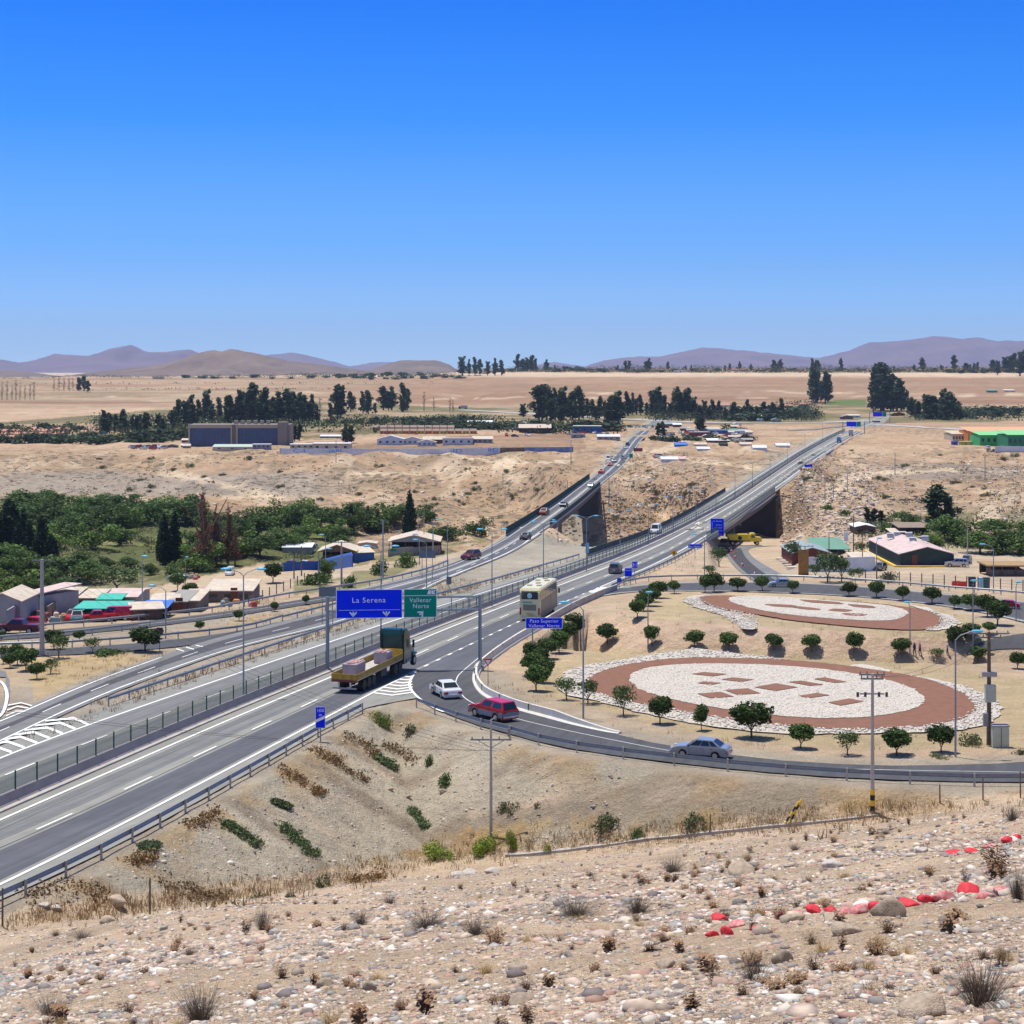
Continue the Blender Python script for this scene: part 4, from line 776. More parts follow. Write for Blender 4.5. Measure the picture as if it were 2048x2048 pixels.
for poly, n_ in (([(1394,1297),(1330,1305),(1247,1319),(1149,1336),(1117,1361),(1125,1385),(1180,1397),(1260,1420),(1380,1445),(1500,1462),(1700,1467),(1930,1458),(1985,1442),(2003,1420),(1985,1398),(1934,1375),(1826,1353)], 5200), (q2([(190,636),(55,655),(70,680),(250,742),(370,820),(455,822),(700,800),(1420,830),(1575,790),(1440,728),(900,668),(480,643)]), 3600)):
    xs = [q[0] for q in poly]; ys = [q[1] for q in poly]; c = 0
    ring = [(1169,1370),(1190,1349),(1247,1331),(1340,1318),(1443,1316),(1600,1322),(1750,1340),(1860,1361),(1925,1387),(1951,1415),(1925,1437),(1850,1452),(1750,1459),(1664,1459),(1550,1450),(1400,1430),(1280,1408),(1200,1388)] if n_ > 4000 else q2([(140,655),(200,641),(320,640),(700,655),(1000,672),(1250,698),(1400,725),(1470,760),(1460,800),(1370,828),(1150,822),(900,802),(650,775),(450,742),(230,705)])
    disc = [(1259,1357),(1275,1343),(1325,1333),(1400,1329),(1500,1330),(1620,1337),(1730,1352),(1810,1372),(1848,1397),(1830,1418),(1760,1433),(1680,1438),(1590,1436),(1480,1424),(1380,1408),(1300,1388),(1268,1372)] if n_ > 4000 else q2([(300,660),(350,645),(480,643),(650,652),(900,670),(1150,692),(1270,718),(1290,742),(1230,772),(1100,780),(900,770),(650,748),(450,715),(340,685)])
    u = RNG.uniform(min(xs), max(xs), n_ * 3); v = RNG.uniform(min(ys), max(ys), n_ * 3)
    ok = inpoly(u, v, poly) & (~inpoly(u, v, ring) | inpoly(u, v, disc))
    if n_ < 4000: ok &= ~((v > 960 + 740 / 2.76) & (u > 1515) & (u < 1850) & ~inpoly(u, v, disc))
    BARS = [(1419,1351,36,4.2),(1475,1362,33,4.4),(1418,1369,25,3.2),(1431,1393,37,6),(1485,1386,36,6.5),(1552,1377,44,7.5),(1612,1369,36,5),(1660,1363,34,5.5),(1628,1394,32,5),(1692,1407,36,7)]
    for bx, by, bw, bh in BARS: ok &= ~((np.abs(u - bx) < bw * .85) & (np.abs(v - by) < bh * .9))
    if n_ < 4000: ok &= ~((np.abs(u - 1620) < 130) & (np.abs(v - 1214) < 14))
    for a, b in list(zip(u[ok], v[ok]))[:n_]:
        x, y = P(a, b); pts.append((x, y, float(Zb(y)) + .10))
setp(link('loose_white_stones', stones_mesh('loose_white_stones', pts, RNG.uniform(.05, .16, len(pts)), M_ws1, 1, .55, 5)), 'countless loose white stones laid over the two round garden beds', 'stones', kind='stuff')
# ---------------- foliage builders ----------------
def leaf_mesh(name, lobes, n, size, mats, trunk=None, seed=0, elong=1.0, inner=.35, droop=0):
    rg = np.random.default_rng(seed); w = np.array([l[3] * l[4] + l[4] * l[5] + l[3] * l[5] for l in lobes]); w = w / w.sum(); VV = []; 
    for l, ww in zip(lobes, w):
        k = max(6, int(n * ww)); d = rg.normal(size=(k, 3)); d /= np.linalg.norm(d, axis=1)[:, None]
        r = np.where(rg.random(k) < inner, rg.uniform(.3, .8, k), rg.uniform(.8, 1.08, k)); c = np.array(l[:3]) + d * r[:, None] * np.array(l[3:6])
        nrm = d + rg.normal(0, .6, (k, 3)); nrm /= np.linalg.norm(nrm, axis=1)[:, None]
        t = np.cross(nrm, rg.normal(size=(k, 3))); t[:, 2] *= elong; t /= np.linalg.norm(t, axis=1)[:, None] + 1e-9; b = np.cross(nrm, t)
        s = size * rg.uniform(.55, 1.3, k)[:, None]
        q = np.stack([c - t * s * .5 * elong, c + b * s * .42, c + t * s * .5 * elong, c - b * s * .42], 1); VV.append(q)
    V = np.concatenate(VV).reshape(-1, 3); nq = len(V) // 4; mb = MB()
    vs = V.tolist(); mb.v = [tuple(x) for x in vs]; mb.f = [[4 * i, 4 * i + 1, 4 * i + 2, 4 * i + 3] for i in range(nq)]; mb.m = [0] * nq
    if trunk: trunk(mb)
    me = bpy.data.meshes.new(name); me.from_pydata(mb.v, [], mb.f)
    for x in (mats if isinstance(mats, (list, tuple)) else [mats]): me.materials.append(x)
    me.polygons.foreach_set('material_index', mb.m); me.update(); return me
FG_round = foliage('leaves_round_tree', (.030, .066, .016), (.085, .13, .034), rand=.38); FG_light = foliage('leaves_bright', (.10, .17, .035), (.16, .24, .05)); FG_euc = foliage('leaves_eucalyptus', (.028, .052, .026), (.072, .10, .05)); FG_pine = foliage('leaves_dark_conifer', (.012, .032, .014), (.03, .058, .022))
FG_will = foliage('leaves_woodland', (.055, .105, .026), (.13, .19, .055), rand=.32); FG_dry = foliage('leaves_dead', (.14, .065, .04), (.22, .11, .065)); FG_pepper = foliage('leaves_pepper', (.06, .10, .03), (.11, .16, .055)); M_bark = mat('bark', (.13, .095, .07), .95, var=.25, scale=3, bump=.4)
FG_scrub = foliage('leaves_scrub', (.09, .11, .05), (.17, .18, .09))
def trunk_fn(h, r, limbs=3, lean=.0, seed=0, m=1):
    def f(mb):
        rg = random.Random(seed); mb.cyl((0, 0, -.3), (lean, 0, h * .6), r, r * .7, 7, m)
        for i in range(limbs):
            a = 6.28 * i / limbs + rg.random(); mb.cyl((lean, 0, h * .5), (lean + math.cos(a) * h * .4, math.sin(a) * h * .4, h * 1.25), r * .6, r * .25, 6, m)
    return f
def rootize(name, crown, trunk_h, trunk_r, loc, label, group, seed, cat='tree', lean=0, limbs=3, rz=0, sc=1):
    o = empty(name, loc, rz, label, cat, group); o.scale = (sc, sc, sc) if not isinstance(sc, tuple) else (sc[0] * random.uniform(.9, 1.1), sc[1] * random.uniform(.85, 1.15), sc[2]); o.rotation_euler = (random.uniform(-.06, .06), random.uniform(-.07, .07), rz)
    mb = MB(); trunk_fn(trunk_h, trunk_r, limbs, lean, seed, 0)(mb); mb.build('trunk', M_bark, o); link('crown', crown, o); return o
def round_crown(seed, n=900, size=.26, r=1.25, zc=2.05, flat=1.0, mat_=None):
    rg = random.Random(seed); lobes = [(0, 0, zc, r * .8, r * .8, r * flat * .8)]
    for i in range(7):
        a = rg.uniform(0, 6.28); d = rg.uniform(.35, .62) * r; lobes.append((math.cos(a) * d, math.sin(a) * d, zc + rg.uniform(-.35, .4) * r * flat, r * rg.uniform(.38, .6), r * rg.uniform(.38, .6), r * flat * rg.uniform(.35, .5)))
    return leaf_mesh('crown', lobes, n, size, mat_ or FG_round, seed=seed)
RC = [round_crown(s, 2000, .25) for s in (1, 2, 3, 4)] + [round_crown(5, 700, .22, mat_=FG_pepper), round_crown(6, 650, .22, mat_=FG_pepper)]
TREEN = [0]
def rtree(px, py, wpx, hpx, label, group, k=None, sparse=False, name='round_tree'):
    p = TG(px, py); s = ppm(p.y); w = wpx / s; h = hpx / s; k = (4 + TREEN[0] % 2) if sparse else (TREEN[0] % 4 if k is None else k); TREEN[0] += 1
    sx = w / 2.45 * 1.08; sz = h / 3.2 * 1.08
    return rootize(name, RC[k], 1.3, .08, p - Vector((0, 0, .05)), label, group, TREEN[0], rz=random.uniform(0, 6), sc=(sx, sx, sz))
# garden edge trees: picture x, base y, crown width, height
row = [(1133,1400,42,46,1),(1176,1407,48,48,1),(1247,1431,50,62,1),(1320,1448,46,55,0),(1403,1461,33,52,0),(1503,1476,72,72,0),(1601,1497,52,50,0),(1695,1510,50,48,1),(1793,1511,64,54,0),(1882,1505,48,56,0)]
for i, (x, y, w, h, sp) in enumerate(row): rtree(x, y, w, h, f'{ordw(i+1)} round tree from the left along the near edge of the big stone circle' if i != 5 else 'largest round tree at the near edge of the big stone circle', 'round trees along the near edge of the big circle', sparse=sp)
row = [(1215,1288,44,40),(1304,1292,36,40),(1389,1295,36,35),(1458,1300,34,36),(1546,1300,36,32),(1624,1303,40,34),(1708,1306,42,42),(1803,1312,38,36),(1874,1318,28,22),(1956,1325,34,32),(2035,1338,36,34)]
for i, (x, y, w, h) in enumerate(row): rtree(x, y, w, h, f'{ordw(i+1)} round tree from the left in the row along the pinkish bank', 'round trees in the row along the bank', sparse=(i == 8))
row = [(1275,1236,36,38),(1287,1222,34,36),(1297,1212,38,34),(1305,1204,32,30),(1318,1196,36,34),(1349,1187,26,26),(1410,1185,30,34),(1428,1185,34,40),(1475,1183,36,28),(1525,1183,32,32),(1585,1187,26,26),(1698,1193,32,28),(1753,1196,32,34),(1806,1202,24,30),(1864,1208,40,34),(1908,1218,30,28),(1945,1222,40,34),(1975,1234,46,44),(1995,1250,52,50),(1911,1286,42,34),(1944,1278,36,32),(1978,1266,28,22),(1905,1290,30,26)]
for i, (x, y, w, h) in enumerate(row): rtree(x, y, w, h, f'{ordw(i+1)} round tree counted clockwise round the far garden plot', 'round trees round the far garden plot')
row = [(1072,1382,46,52),(1088,1366,44,50),(1066,1352,42,46),(1080,1340,42,44),(1062,1326,40,42),(1096,1318,40,42),(1118,1306,42,44),(1132,1290,44,46),(1150,1276,44,50),(1112,1296,36,40)]
for i, (x, y, w, h) in enumerate(row): rtree(x, y, w, h, f'{ordw(i+1)} round tree going up the slope beside the overpass wall', 'round trees up the slope beside the overpass')
row = [(159,1282,24,21),(400,1262,21,20),(478,1242,23,22),(549,1223,19,20),(612,1210,16,20),(2,1284,14,22),(317,1277,18,22),(65,1312,14,16)]
for i, (x, y, w, h) in enumerate(row): rtree(x, y, w, h, ['small round tree between the two left roads, left of the big one','round tree below the brown shed roof','round tree beside the double lamp on the left verge','small tree left of the road sign back','small round tree nearest the grey sign back','tree cut off by the left picture edge','small round tree touching the big spreading tree','tiny tree beside the big concrete pole'][i], 'small trees on the left road verges')
big = rtree(290, 1304, 62, 50, 'large spreading round tree beside the left slip road', None, k=1)
row = [(117,1316,44,48,5),(108,1300,40,40,3),(186,1306,34,32,4),(35,1330,38,42,2),(52,1342,44,46,3),(74,1358,30,34,1),(101,1348,28,32,4),(6,1328,26,38,5),(20,1336,30,30,2)]
for i, (x, y, w, h, k) in enumerate(row): rtree(x, y, w, h, ['tall grey green tree beside the concrete pole','bright green tree behind the grey green one','thin olive tree on the straw coloured verge','dark bush tree second from the left edge','dark bushy tree in the middle of the verge clump','small dark tree at the front of the verge clump','wispy young tree on straw coloured ground','light green tree at the left edge of the verge','low green tree near the left edge of the verge'][i], 'trees on the left verge island', k=k, name='verge_tree')
# other trees on the right side
row = [(1438,1133,38,38,5,'thin grey green tree left of the new dark road'),(1420,1152,30,22,4,'low tree on the bank left of the new dark road'),(1655,1165,60,62,4,'leafy pepper tree in front of the white wall'),(1683,1163,40,48,5,'dark leafy tree right of the pepper tree'),(1631,1155,26,28,4,'small grey tree at the corner of the white wall'),(1585,1132,34,50,5,'olive coloured tree beside the red walled house'),(1705,1160,22,24,4,'small silver green tree by the wire fence'),(1718,1161,20,26,5,'small young tree nearest the lamp post by the fence'),(1722,1113,24,30,5,'dark tree between the green roof and the rocky hill'),(546,1166,38,40,1,'bright green tree standing on the gravel yard left'),(355,1182,34,36,2,'bright green bush tree behind the patched tin roofs'),(233,1183,78,50,4,'wide dark green umbrella tree on the sandy yard'),(380,1192,40,26,3,'dark tree behind the patched tin roofs')]
for x, y, w, h, k, l in row: rtree(x, y, w, h, l, None, k=k, name='tree')
# ---------------- big woodland trees, conifers, eucalyptus ----------------
def tall_mesh(seed, kind):
    rg = random.Random(seed)
    if kind == 'cypress':   # dark columns
        lobes = [(rg.uniform(-.25, .25), rg.uniform(-.25, .25), z, 1.5 * math.sin(min(1, (z + .6) / 3) * 1.57) * (1 - (z / 13) ** 2.2) + .25, 1.5 * (1 - (z / 13) ** 2.2) + .25, 1.3) for z in np.arange(1.0, 12.6, .9)]
        return leaf_mesh('tree_mesh', lobes, 1500, .55, [FG_pine, M_bark], trunk_fn(4, .25, 0), seed, 1.3)
    if kind == 'euc':
        lobes = []; h = 18
        for i in range(15):
            t = i / 14; z = 3.0 + t * 14.2; r = (1.25 + 1.0 * math.sin(3.14 * min(1, t * .9 + .08))) * rg.uniform(.5, 1.25); a = rg.uniform(0, 6.28); d = rg.uniform(.3, 1.9) * (1 - t * .55)
            lobes.append((math.cos(a) * d, math.sin(a) * d, z, r * .75, r * .75, 1.6 * rg.uniform(.7, 1.3)))
        return leaf_mesh('tree_mesh', lobes, 760, 1.05, [FG_euc, M_bark], lambda mb: (mb.cyl((0, 0, -1), (0, 0, 15), .35, .1, 6, 1)), seed, 1.2, .5)
    if kind == 'dead':
        def tf(mb):
            mb.cyl((0, 0, -1), (.2, 0, 15), .28, .05, 5, 1)
            for i in range(26):
                z = rg.uniform(3, 14); a = rg.uniform(0, 6.28); l = (15.5 - z) * .22; mb.cyl((0, 0, z), (math.cos(a) * l, math.sin(a) * l, z + l * 1.1), .07, .03, 4, 1)
        lobes = [(rg.uniform(-.5, .5), rg.uniform(-.5, .5), z, 1.1, 1.1, 1) for z in np.arange(4, 14, 1.6)]
        return leaf_mesh('tree_mesh', lobes, 90, .6, [FG_dry, mat('grey_deadwood', (.12, .10, .095), .95)], tf, seed)
    if kind == 'brown':
        lobes = []
        for i in range(16):
            t = i / 15; z = 2.5 + t * 11; r = (2.0 * (1 - t) ** .6 + .3) * rg.uniform(.6, 1.1); a = rg.uniform(0, 6.28); lobes.append((math.cos(a) * r * .5, math.sin(a) * r * .5, z, r * .7, r * .7, 1.0))
        return leaf_mesh('tree_mesh', lobes, 1500, .38, [FG_dry, M_bark], trunk_fn(10, .3, 4), seed, 1.2, .5)
    if kind in ('wood', 'lightwood'):
        lobes = []
        for i in range(16):
            a = rg.uniform(0, 6.28); d = rg.uniform(.2, 2.9); z = rg.uniform(2.0, 6.5) - d * .35; r = rg.uniform(.9, 1.7); lobes.append((math.cos(a) * d, math.sin(a) * d, z, r, r, r * .8))
        return leaf_mesh('tree_mesh', lobes, 2600, .42, [FG_will if kind == 'wood' else FG_light, M_bark], trunk_fn(4, .22, 4), seed, 1.0, .3)
    if kind == 'scrub':
        lobes = [(rg.uniform(-1.4, 1.4), rg.uniform(-1, 1), rg.uniform(.3, 1.0), rg.uniform(.5, 1), rg.uniform(.5, 1), rg.uniform(.4, .7)) for i in range(9)]
        return leaf_mesh('bush_mesh', lobes, 620, .26, [FG_scrub], None, seed)
    if kind == 'greenbush':
        lobes = [(rg.uniform(-1.4, 1.4), rg.uniform(-1, 1), rg.uniform(.3, 1.2), rg.uniform(.5, 1), rg.uniform(.5, 1), rg.uniform(.4, .8)) for i in range(9)]
        return leaf_mesh('bush_mesh', lobes, 620, .28, [FG_will], None, seed)
    if kind == 'brightbush':
        lobes = [(rg.uniform(-.9, .9), rg.uniform(-.7, .7), rg.uniform(.3, 1.4), rg.uniform(.4, .8), rg.uniform(.4, .8), rg.uniform(.5, .8)) for i in range(9)]
        return leaf_mesh('bush_mesh', lobes, 1300, .17, [foliage('leaves_bright_bush', (.15, .22, .03), (.26, .33, .05))], None, seed)
    if kind == 'farbush':
        lobes = [(rg.uniform(-2.5, 2.5), rg.uniform(-1, 1), rg.uniform(.8, 2.4), rg.uniform(1, 1.8), 1.4, rg.uniform(.8, 1.5)) for i in range(7)]
        return leaf_mesh('bush_mesh', lobes, 170, 1.0, [FG_euc], None, seed)
TM = {k: [tall_mesh(50 + 7 * j + len(k), k) for j in range(n)] for k, n in (('cypress', 2), ('euc', 5), ('dead', 2), ('brown', 2), ('wood', 4), ('lightwood', 2), ('scrub', 3), ('greenbush', 3), ('farbush', 3), ('brightbush', 2))}
TH = {'cypress': (3.4, 13.5), 'euc': (5.2, 18.6), 'dead': (4, 15.5), 'brown': (4.2, 14), 'wood': (7.0, 7.8), 'lightwood': (7.0, 7.8), 'scrub': (3.6, 1.7), 'greenbush': (3.6, 1.9), 'farbush': (6.5, 3.9), 'brightbush': (2.8, 2.1)}
TC = [0]
def tall(kind, px, py, hpx, wpx=None, label=None, group=None, name=None, cat='tree', dmin=3):
    p = TG(px, py, dmin); s = ppm(p.y); w0, h0 = TH[kind]; sz = hpx / s / h0; sx = sz * random.uniform(.85, 1.15) if wpx is None else wpx / s / w0
    TC[0] += 1; o = link(name or {'cypress': 'cypress_tree', 'euc': 'eucalyptus_tree', 'dead': 'dead_tree', 'brown': 'withered_tree', 'wood': 'leafy_tree', 'lightwood': 'leafy_tree', 'scrub': 'bush', 'greenbush': 'bush', 'farbush': 'bush', 'brightbush': 'bush'}[kind], TM[kind][TC[0] % len(TM[kind])])
    o.location = p - Vector((0, 0, .2)); o.scale = (sx, sx, sz); o.rotation_euler = (0, 0, random.uniform(0, 6)); setp(o, label, cat, group); return o
# woodland left
GW = 'dense woodland trees in the green valley on the left'
wood = [(-30,1075,80),(10,1100,95),(55,1035,60),(60,1080,60),(100,1050,70),(140,1045,55),(130,1078,60),(165,1065,60),(200,1060,62),(190,1100,60),(230,1045,58),(255,1065,60),(285,1050,62),(310,1045,50),(350,1050,62),(372,1040,55),(395,1050,50),(95,1098,55),(240,1090,48),(20,1150,70),(-20,1140,70),(60,1160,60),(110,1165,62),(145,1160,60),(180,1168,52),(30,1190,60),(75,1192,56),(-40,1190,60),(120,1195,44),(470,1090,62),(510,1080,60),(540,1060,52),(575,1045,55),(600,1055,52),(640,1062,52),(700,1065,60),(745,1060,62),(560,1095,48),(520,1112,46),(480,1115,60),(600,1085,46),(860,1045,40),(820,1050,46),(440,1120,44),(170,1135,34),(215,1140,30),(260,1140,30),(300,1150,28),(345,1152,30),(395,1140,60),(418,1132,62),(380,1120,64),(655,1080,50),(680,1090,44),(590,1100,36)]
wood += [(x + random.uniform(-8, 8), y, h) for x, y, h in ((-60, 1040, 55), (30, 1060, 60), (80, 1020, 45), (118, 1022, 45), (175, 1030, 45), (215, 1022, 42), (265, 1024, 40), (330, 1030, 42), (-80, 1100, 70), (430, 1070, 45), (455, 1060, 40), (495, 1050, 36), (620, 1040, 38), (665, 1045, 36), (720, 1040, 40), (780, 1042, 36))]
wood.sort(key=lambda q: q[0])
for i, (x, y, h) in enumerate(wood): tall('lightwood' if i % 6 == 2 else 'wood', x, y, h * 1.08, h * random.uniform(1.35, 1.8), f'{ordw(i+1)} leafy tree from the left in the green valley woodland', GW)
cyp = [(-26,1142,150),(26,1132,140),(48,1128,120),(12,1138,150),(38,1140,110),(60,1130,96),(82,1140,118),(100,1145,84),(-12,1140,140),(108,1138,72),(330,1128,112),(350,1126,112),(320,1120,70),(820,1072,98),(812,1075,60),(702,1068,64),(672,1066,56),(735,1066,60),(756,1066,50)]
cyp.sort(key=lambda q: q[0])
for i, (x, y, h) in enumerate(cyp): tall('cypress', x, y, h, h * (.32 if x < 200 else .26), f'{ordw(i+1)} dark pointed cypress from the left in the valley', 'dark cypresses in the valley')
for i, (x, y, h, l) in enumerate(((408,1140,160,'tallest brown withered tree among the green valley trees'),(432,1130,120,'brown withered tree in the middle of the withered group'),(456,1130,120,'brown withered tree on the right of the withered group'),(470,1132,80,'small brown withered tree at the right end of its group'),(420,1130,90,'short brown withered tree below the tallest one'))): tall('brown', x, y, h, h * .3, l, 'brown withered trees in the valley')
# undergrowth between the woodland trees
ug = []
for _ in range(1500):
    u_, v_ = random.uniform(-160, 720), random.uniform(1012, 1200)
    if inpoly(np.array([u_]), np.array([v_]), [(-900, 1010), (0, 1008), (230, 1000), (330, 1040), (560, 1060), (720, 1060), (700, 1100), (640, 1125), (520, 1118), (440, 1140), (300, 1168), (0, 1196), (-900, 1230)])[0] and not (200 < u_ < 330 and 1095 < v_ < 1135 and random.random() < .9):
        if float(fbm(np.array([u_ / 40]), np.array([v_ / 12]), 3, 600)[0]) > .42: q = TG(u_, v_); s_ = random.uniform(.8, 2.2); ug.append((q.x, q.y, q.z + s_ * .2, s_ * 1.3, s_, s_ * .75))
for _ in range(420):
    u_, v_ = random.uniform(1700, 2100), random.uniform(1035, 1100); q = TG(u_, v_)
    if float(fbm(np.array([u_ / 40]), np.array([v_ / 12]), 3, 604)[0]) > .5: s_ = random.uniform(.6, 1.5); ug.append((q.x, q.y, q.z + s_ * .2, s_ * 1.3, s_, s_ * .6))
setp(link('undergrowth', leaf_mesh('undergrowth', ug, 34000, .55, FG_scrub, None, 77)), 'tangled green undergrowth covering the valley floor between the trees', 'undergrowth', kind='stuff')
# right side vegetation
rv = [('euc',1870,1062,95,62,'tall dark feathery tree behind the houses on the right'),('euc',1895,1062,80,50,'dark feathery tree just right of the tall one'),('wood',1880,1080,60,80,'leafy tree right of the low dark house'),('wood',1915,1085,56,70,'leafy tree farther right of the low dark house'),('wood',1935,1090,60,80,'broad green tree beside the pale path'),('lightwood',1870,1090,34,52,'yellow green tree behind the pink roof'),('wood',1960,1108,52,90,'green thicket tree right of the parked cars'),('wood',2000,1108,60,90,'green thicket tree between lamp and path'),('wood',2040,1108,58,90,'green thicket tree at the right picture edge'),('wood',2060,1070,40,80,'thicket tree high at the right picture edge'),('wood',1990,1070,40,90,'thicket tree just right of the pale path'),('euc',1735,1044,32,22,'grey green tree on the rocky slope, left one of three'),('euc',1748,1044,30,20,'grey green tree on the rocky slope, middle one of three'),('euc',1763,1046,28,20,'grey green tree on the rocky slope, right one of three'),('greenbush',1800,1036,18,60,'green shrubs on the rocky slope above the small houses'),('greenbush',1815,1050,24,50,'green shrubs beside the low dark house'),('greenbush',1655,1020,14,40,'yellow green shrub on the rocky knoll'),('greenbush',1690,1030,14,36,'second green shrub on the rocky knoll'),('greenbush',1780,1062,20,50,'green shrubs between the two small houses'),('wood',1500,1000,20,30,'rough bush below the viaduct')]
for k, x, y, h, w, l in rv[:-1]: tall(k, x, y, h, w, l)
# far eucalyptus rows (x0, x1, base row, height, count, kind)
GE = 'dark eucalyptus trees standing in far rows'
rows = [(405,440,845,52,4),(345,400,853,50,6),(310,345,862,36,3),(205,300,866,44,9),(448,492,850,64,5),(492,560,848,66,9),(565,640,846,52,9),(655,690,838,55,3),(700,712,822,52,2),(725,752,826,42,3),(765,790,822,44,3),(800,820,822,52,3),(1045,1050,832,32,1),(1075,1160,842,60,13),(1160,1240,838,52,9),(1215,1240,850,60,4),(1240,1330,832,46,11),(1330,1385,834,56,8),(1385,1430,838,34,6),(1430,1490,838,32,8),(1490,1570,836,34,9),(1620,1660,806,62,6),(1745,1770,822,78,4),(1775,1815,822,72,7),(1815,1840,832,40,3),(1830,1920,838,50,13),(585,600,880,36,2),(688,705,885,36,3),(1905,1925,838,50,2),(2020,2024,830,20,1),(1310,1330,870,24,2),(1395,1410,862,26,2),(940,950,842,26,1)]
n_euc = 0; lst = []
for x0, x1, y, h, c in rows:
    for i in range(c): lst.append((x0 + (x1 - x0) * (i + .5) / c + random.uniform(-4, 4), y + random.uniform(-3, 3), h * random.choice([.6, .75, .85, .95, 1.05, 1.15, 1.25]) * random.uniform(.9, 1.08)))
rim = [(930,752,34,3,12),(950,752,36,2,12),(985,752,26,1,8)]
lst += [(925,751,40),(938,751,34),(950,751,38),(960,751,34),(975,751,30),(990,751,36),(1003,751,32),(1035,741,34),(1045,740,26),(1055,740,28),(1063,740,32),(1071,740,24),(1093,740,22),(1110,741,12),(1127,741,10)]
rimr = [(1215,1240,10),(1250,1265,18),(1285,1300,24),(1333,1336,20),(1360,1385,10),(1444,1450,14),(1458,1464,16),(1478,1490,20),(1498,1503,16),(1540,1568,20),(1620,1645,22),(1682,1684,28),(1755,1790,12),(1828,1835,14),(1842,1860,26),(1880,1895,12),(1905,1912,34),(1920,1960,16),(1980,2000,26),(2005,2030,36),(2030,2060,30)]
for a, b, h in rimr:
    for i in range(max(1, int((b - a) / 7))): lst.append((a + (b - a) * random.random(), 741 + random.uniform(-1, 1), h * random.uniform(.8, 1.15)))
lst.sort(key=lambda q: q[0])
for i, (x, y, h) in enumerate(lst[:290]):
    tall('euc', x, y, h, h * random.uniform(.34, .62) * (1.25 if h < 30 else 1), f'{ordw(i+1)} dark eucalyptus from the left among the far tree rows', GE, dmin=700)
deads = [(x, 800, random.uniform(30, 44)) for x in (4, 14, 24, 32, 40, 50, 60, 68)] + [(x, 782, random.uniform(22, 32)) for x in (108, 118, 128, 138, 146)] + [(848, 822, 42), (868, 822, 30), (900, 826, 34), (906, 826, 30), (640, 842, 50), (600, 840, 54)]
for i, (x, y, h) in enumerate(sorted(deads)): tall('dead', x, y, h, h * .28, f'{ordw(i+1)} bare grey dead tree from the left on the far terraces', 'bare dead trees on the far terraces', dmin=700)
for i, (x, y, h) in enumerate(((158,782,28),(168,782,32),(176,784,24),(1995,750,30),(2040,752,50),(2052,752,54))): tall('euc', x, y, h, h * .55, ['dark tree at the right of the dead grove', 'tallest dark tree of the small upper left grove', 'short dark tree ending the small upper left grove', 'dark tree on the plateau edge far right', 'big dark tree on the plateau edge near the picture edge', 'biggest dark tree at the right picture edge on the plateau'][i], None, dmin=900)
# continuous belts of far vegetation: nobody could count them
ft_ = []
for x0, x1, y0, y1, n_, r0, r1 in ((-100,560,858,884,330,3,6.5),(190,460,838,866,200,4,8),(430,1000,838,856,420,3,6),(560,1000,856,866,60,2,4),(1000,1240,846,868,150,3,6),(1300,1640,824,842,420,4,8),(1440,1490,852,866,30,2,4),(1820,2120,818,842,160,4,7),(1560,1640,806,816,40,4,7)):
    for _ in range(n_): q = TG(random.uniform(x0, x1), random.uniform(y0, y1), 600); r = random.uniform(r0, r1); ft_.append((q.x, q.y, q.z + r * .2, r * 1.3, r * 1.2, r * .75))
for x0, x1, y0, n_, r0, r1 in ((-100,920,754,170,3,7),(380,920,752,90,5,9),(-100,900,768,70,2,4),(100,700,779,90,2,4),(920,2120,744,330,6,12),(1180,2120,745,120,4,16)):
    for _ in range(n_): q = TG(random.uniform(x0, x1), y0 + random.uniform(-1, 1), 900); r = random.uniform(r0, r1); ft_.append((q.x, q.y, q.z + r * .2, r * 1.8, r, r * .8))
setp(link('far_thicket', leaf_mesh('far_thicket', ft_, 78000, 1.6, FG_far := foliage('leaves_far_scrub', (.03, .048, .022), (.085, .095, .045)), None, 88)), 'low dark scrub and hedges filling the gaps between far trees and houses', 'thicket', kind='stuff')
# hedges and low far bushes
fb = []
for x0, x1, y, h, st in ((0,200,886,22,13),(175,330,884,26,13),(300,420,878,24,13),(370,920,757,8,17),(680,900,752,10,15),(1000,1210,742,9,12),(1210,1900,742,6,21),(1900,2050,743,10,14),(1930,2048,832,24,12),(1850,1930,838,20,14),(1400,1620,836,24,13),(1480,1560,842,18,12),(0,160,862,16,15),(820,1080,858,20,14),(1080,1240,862,22,14),(660,960,846,16,16),(1310,1500,882,14,15),(1555,1620,822,10,14)):
    x = x0
    while x < x1: fb.append((x, y + random.uniform(-2, 2), h * random.uniform(.7, 1.25))); x += st * 1.9 * random.uniform(.7, 1.3)
fb.sort()
for i, (x, y, h) in enumerate(fb[:170]): tall('farbush', x, y, h, h * random.uniform(2.2, 3.4) + 7, f'{ordw(i+1)} low dark bush from the left in the far hedges', 'low dark bushes in far hedges', cat='bush', dmin=600)
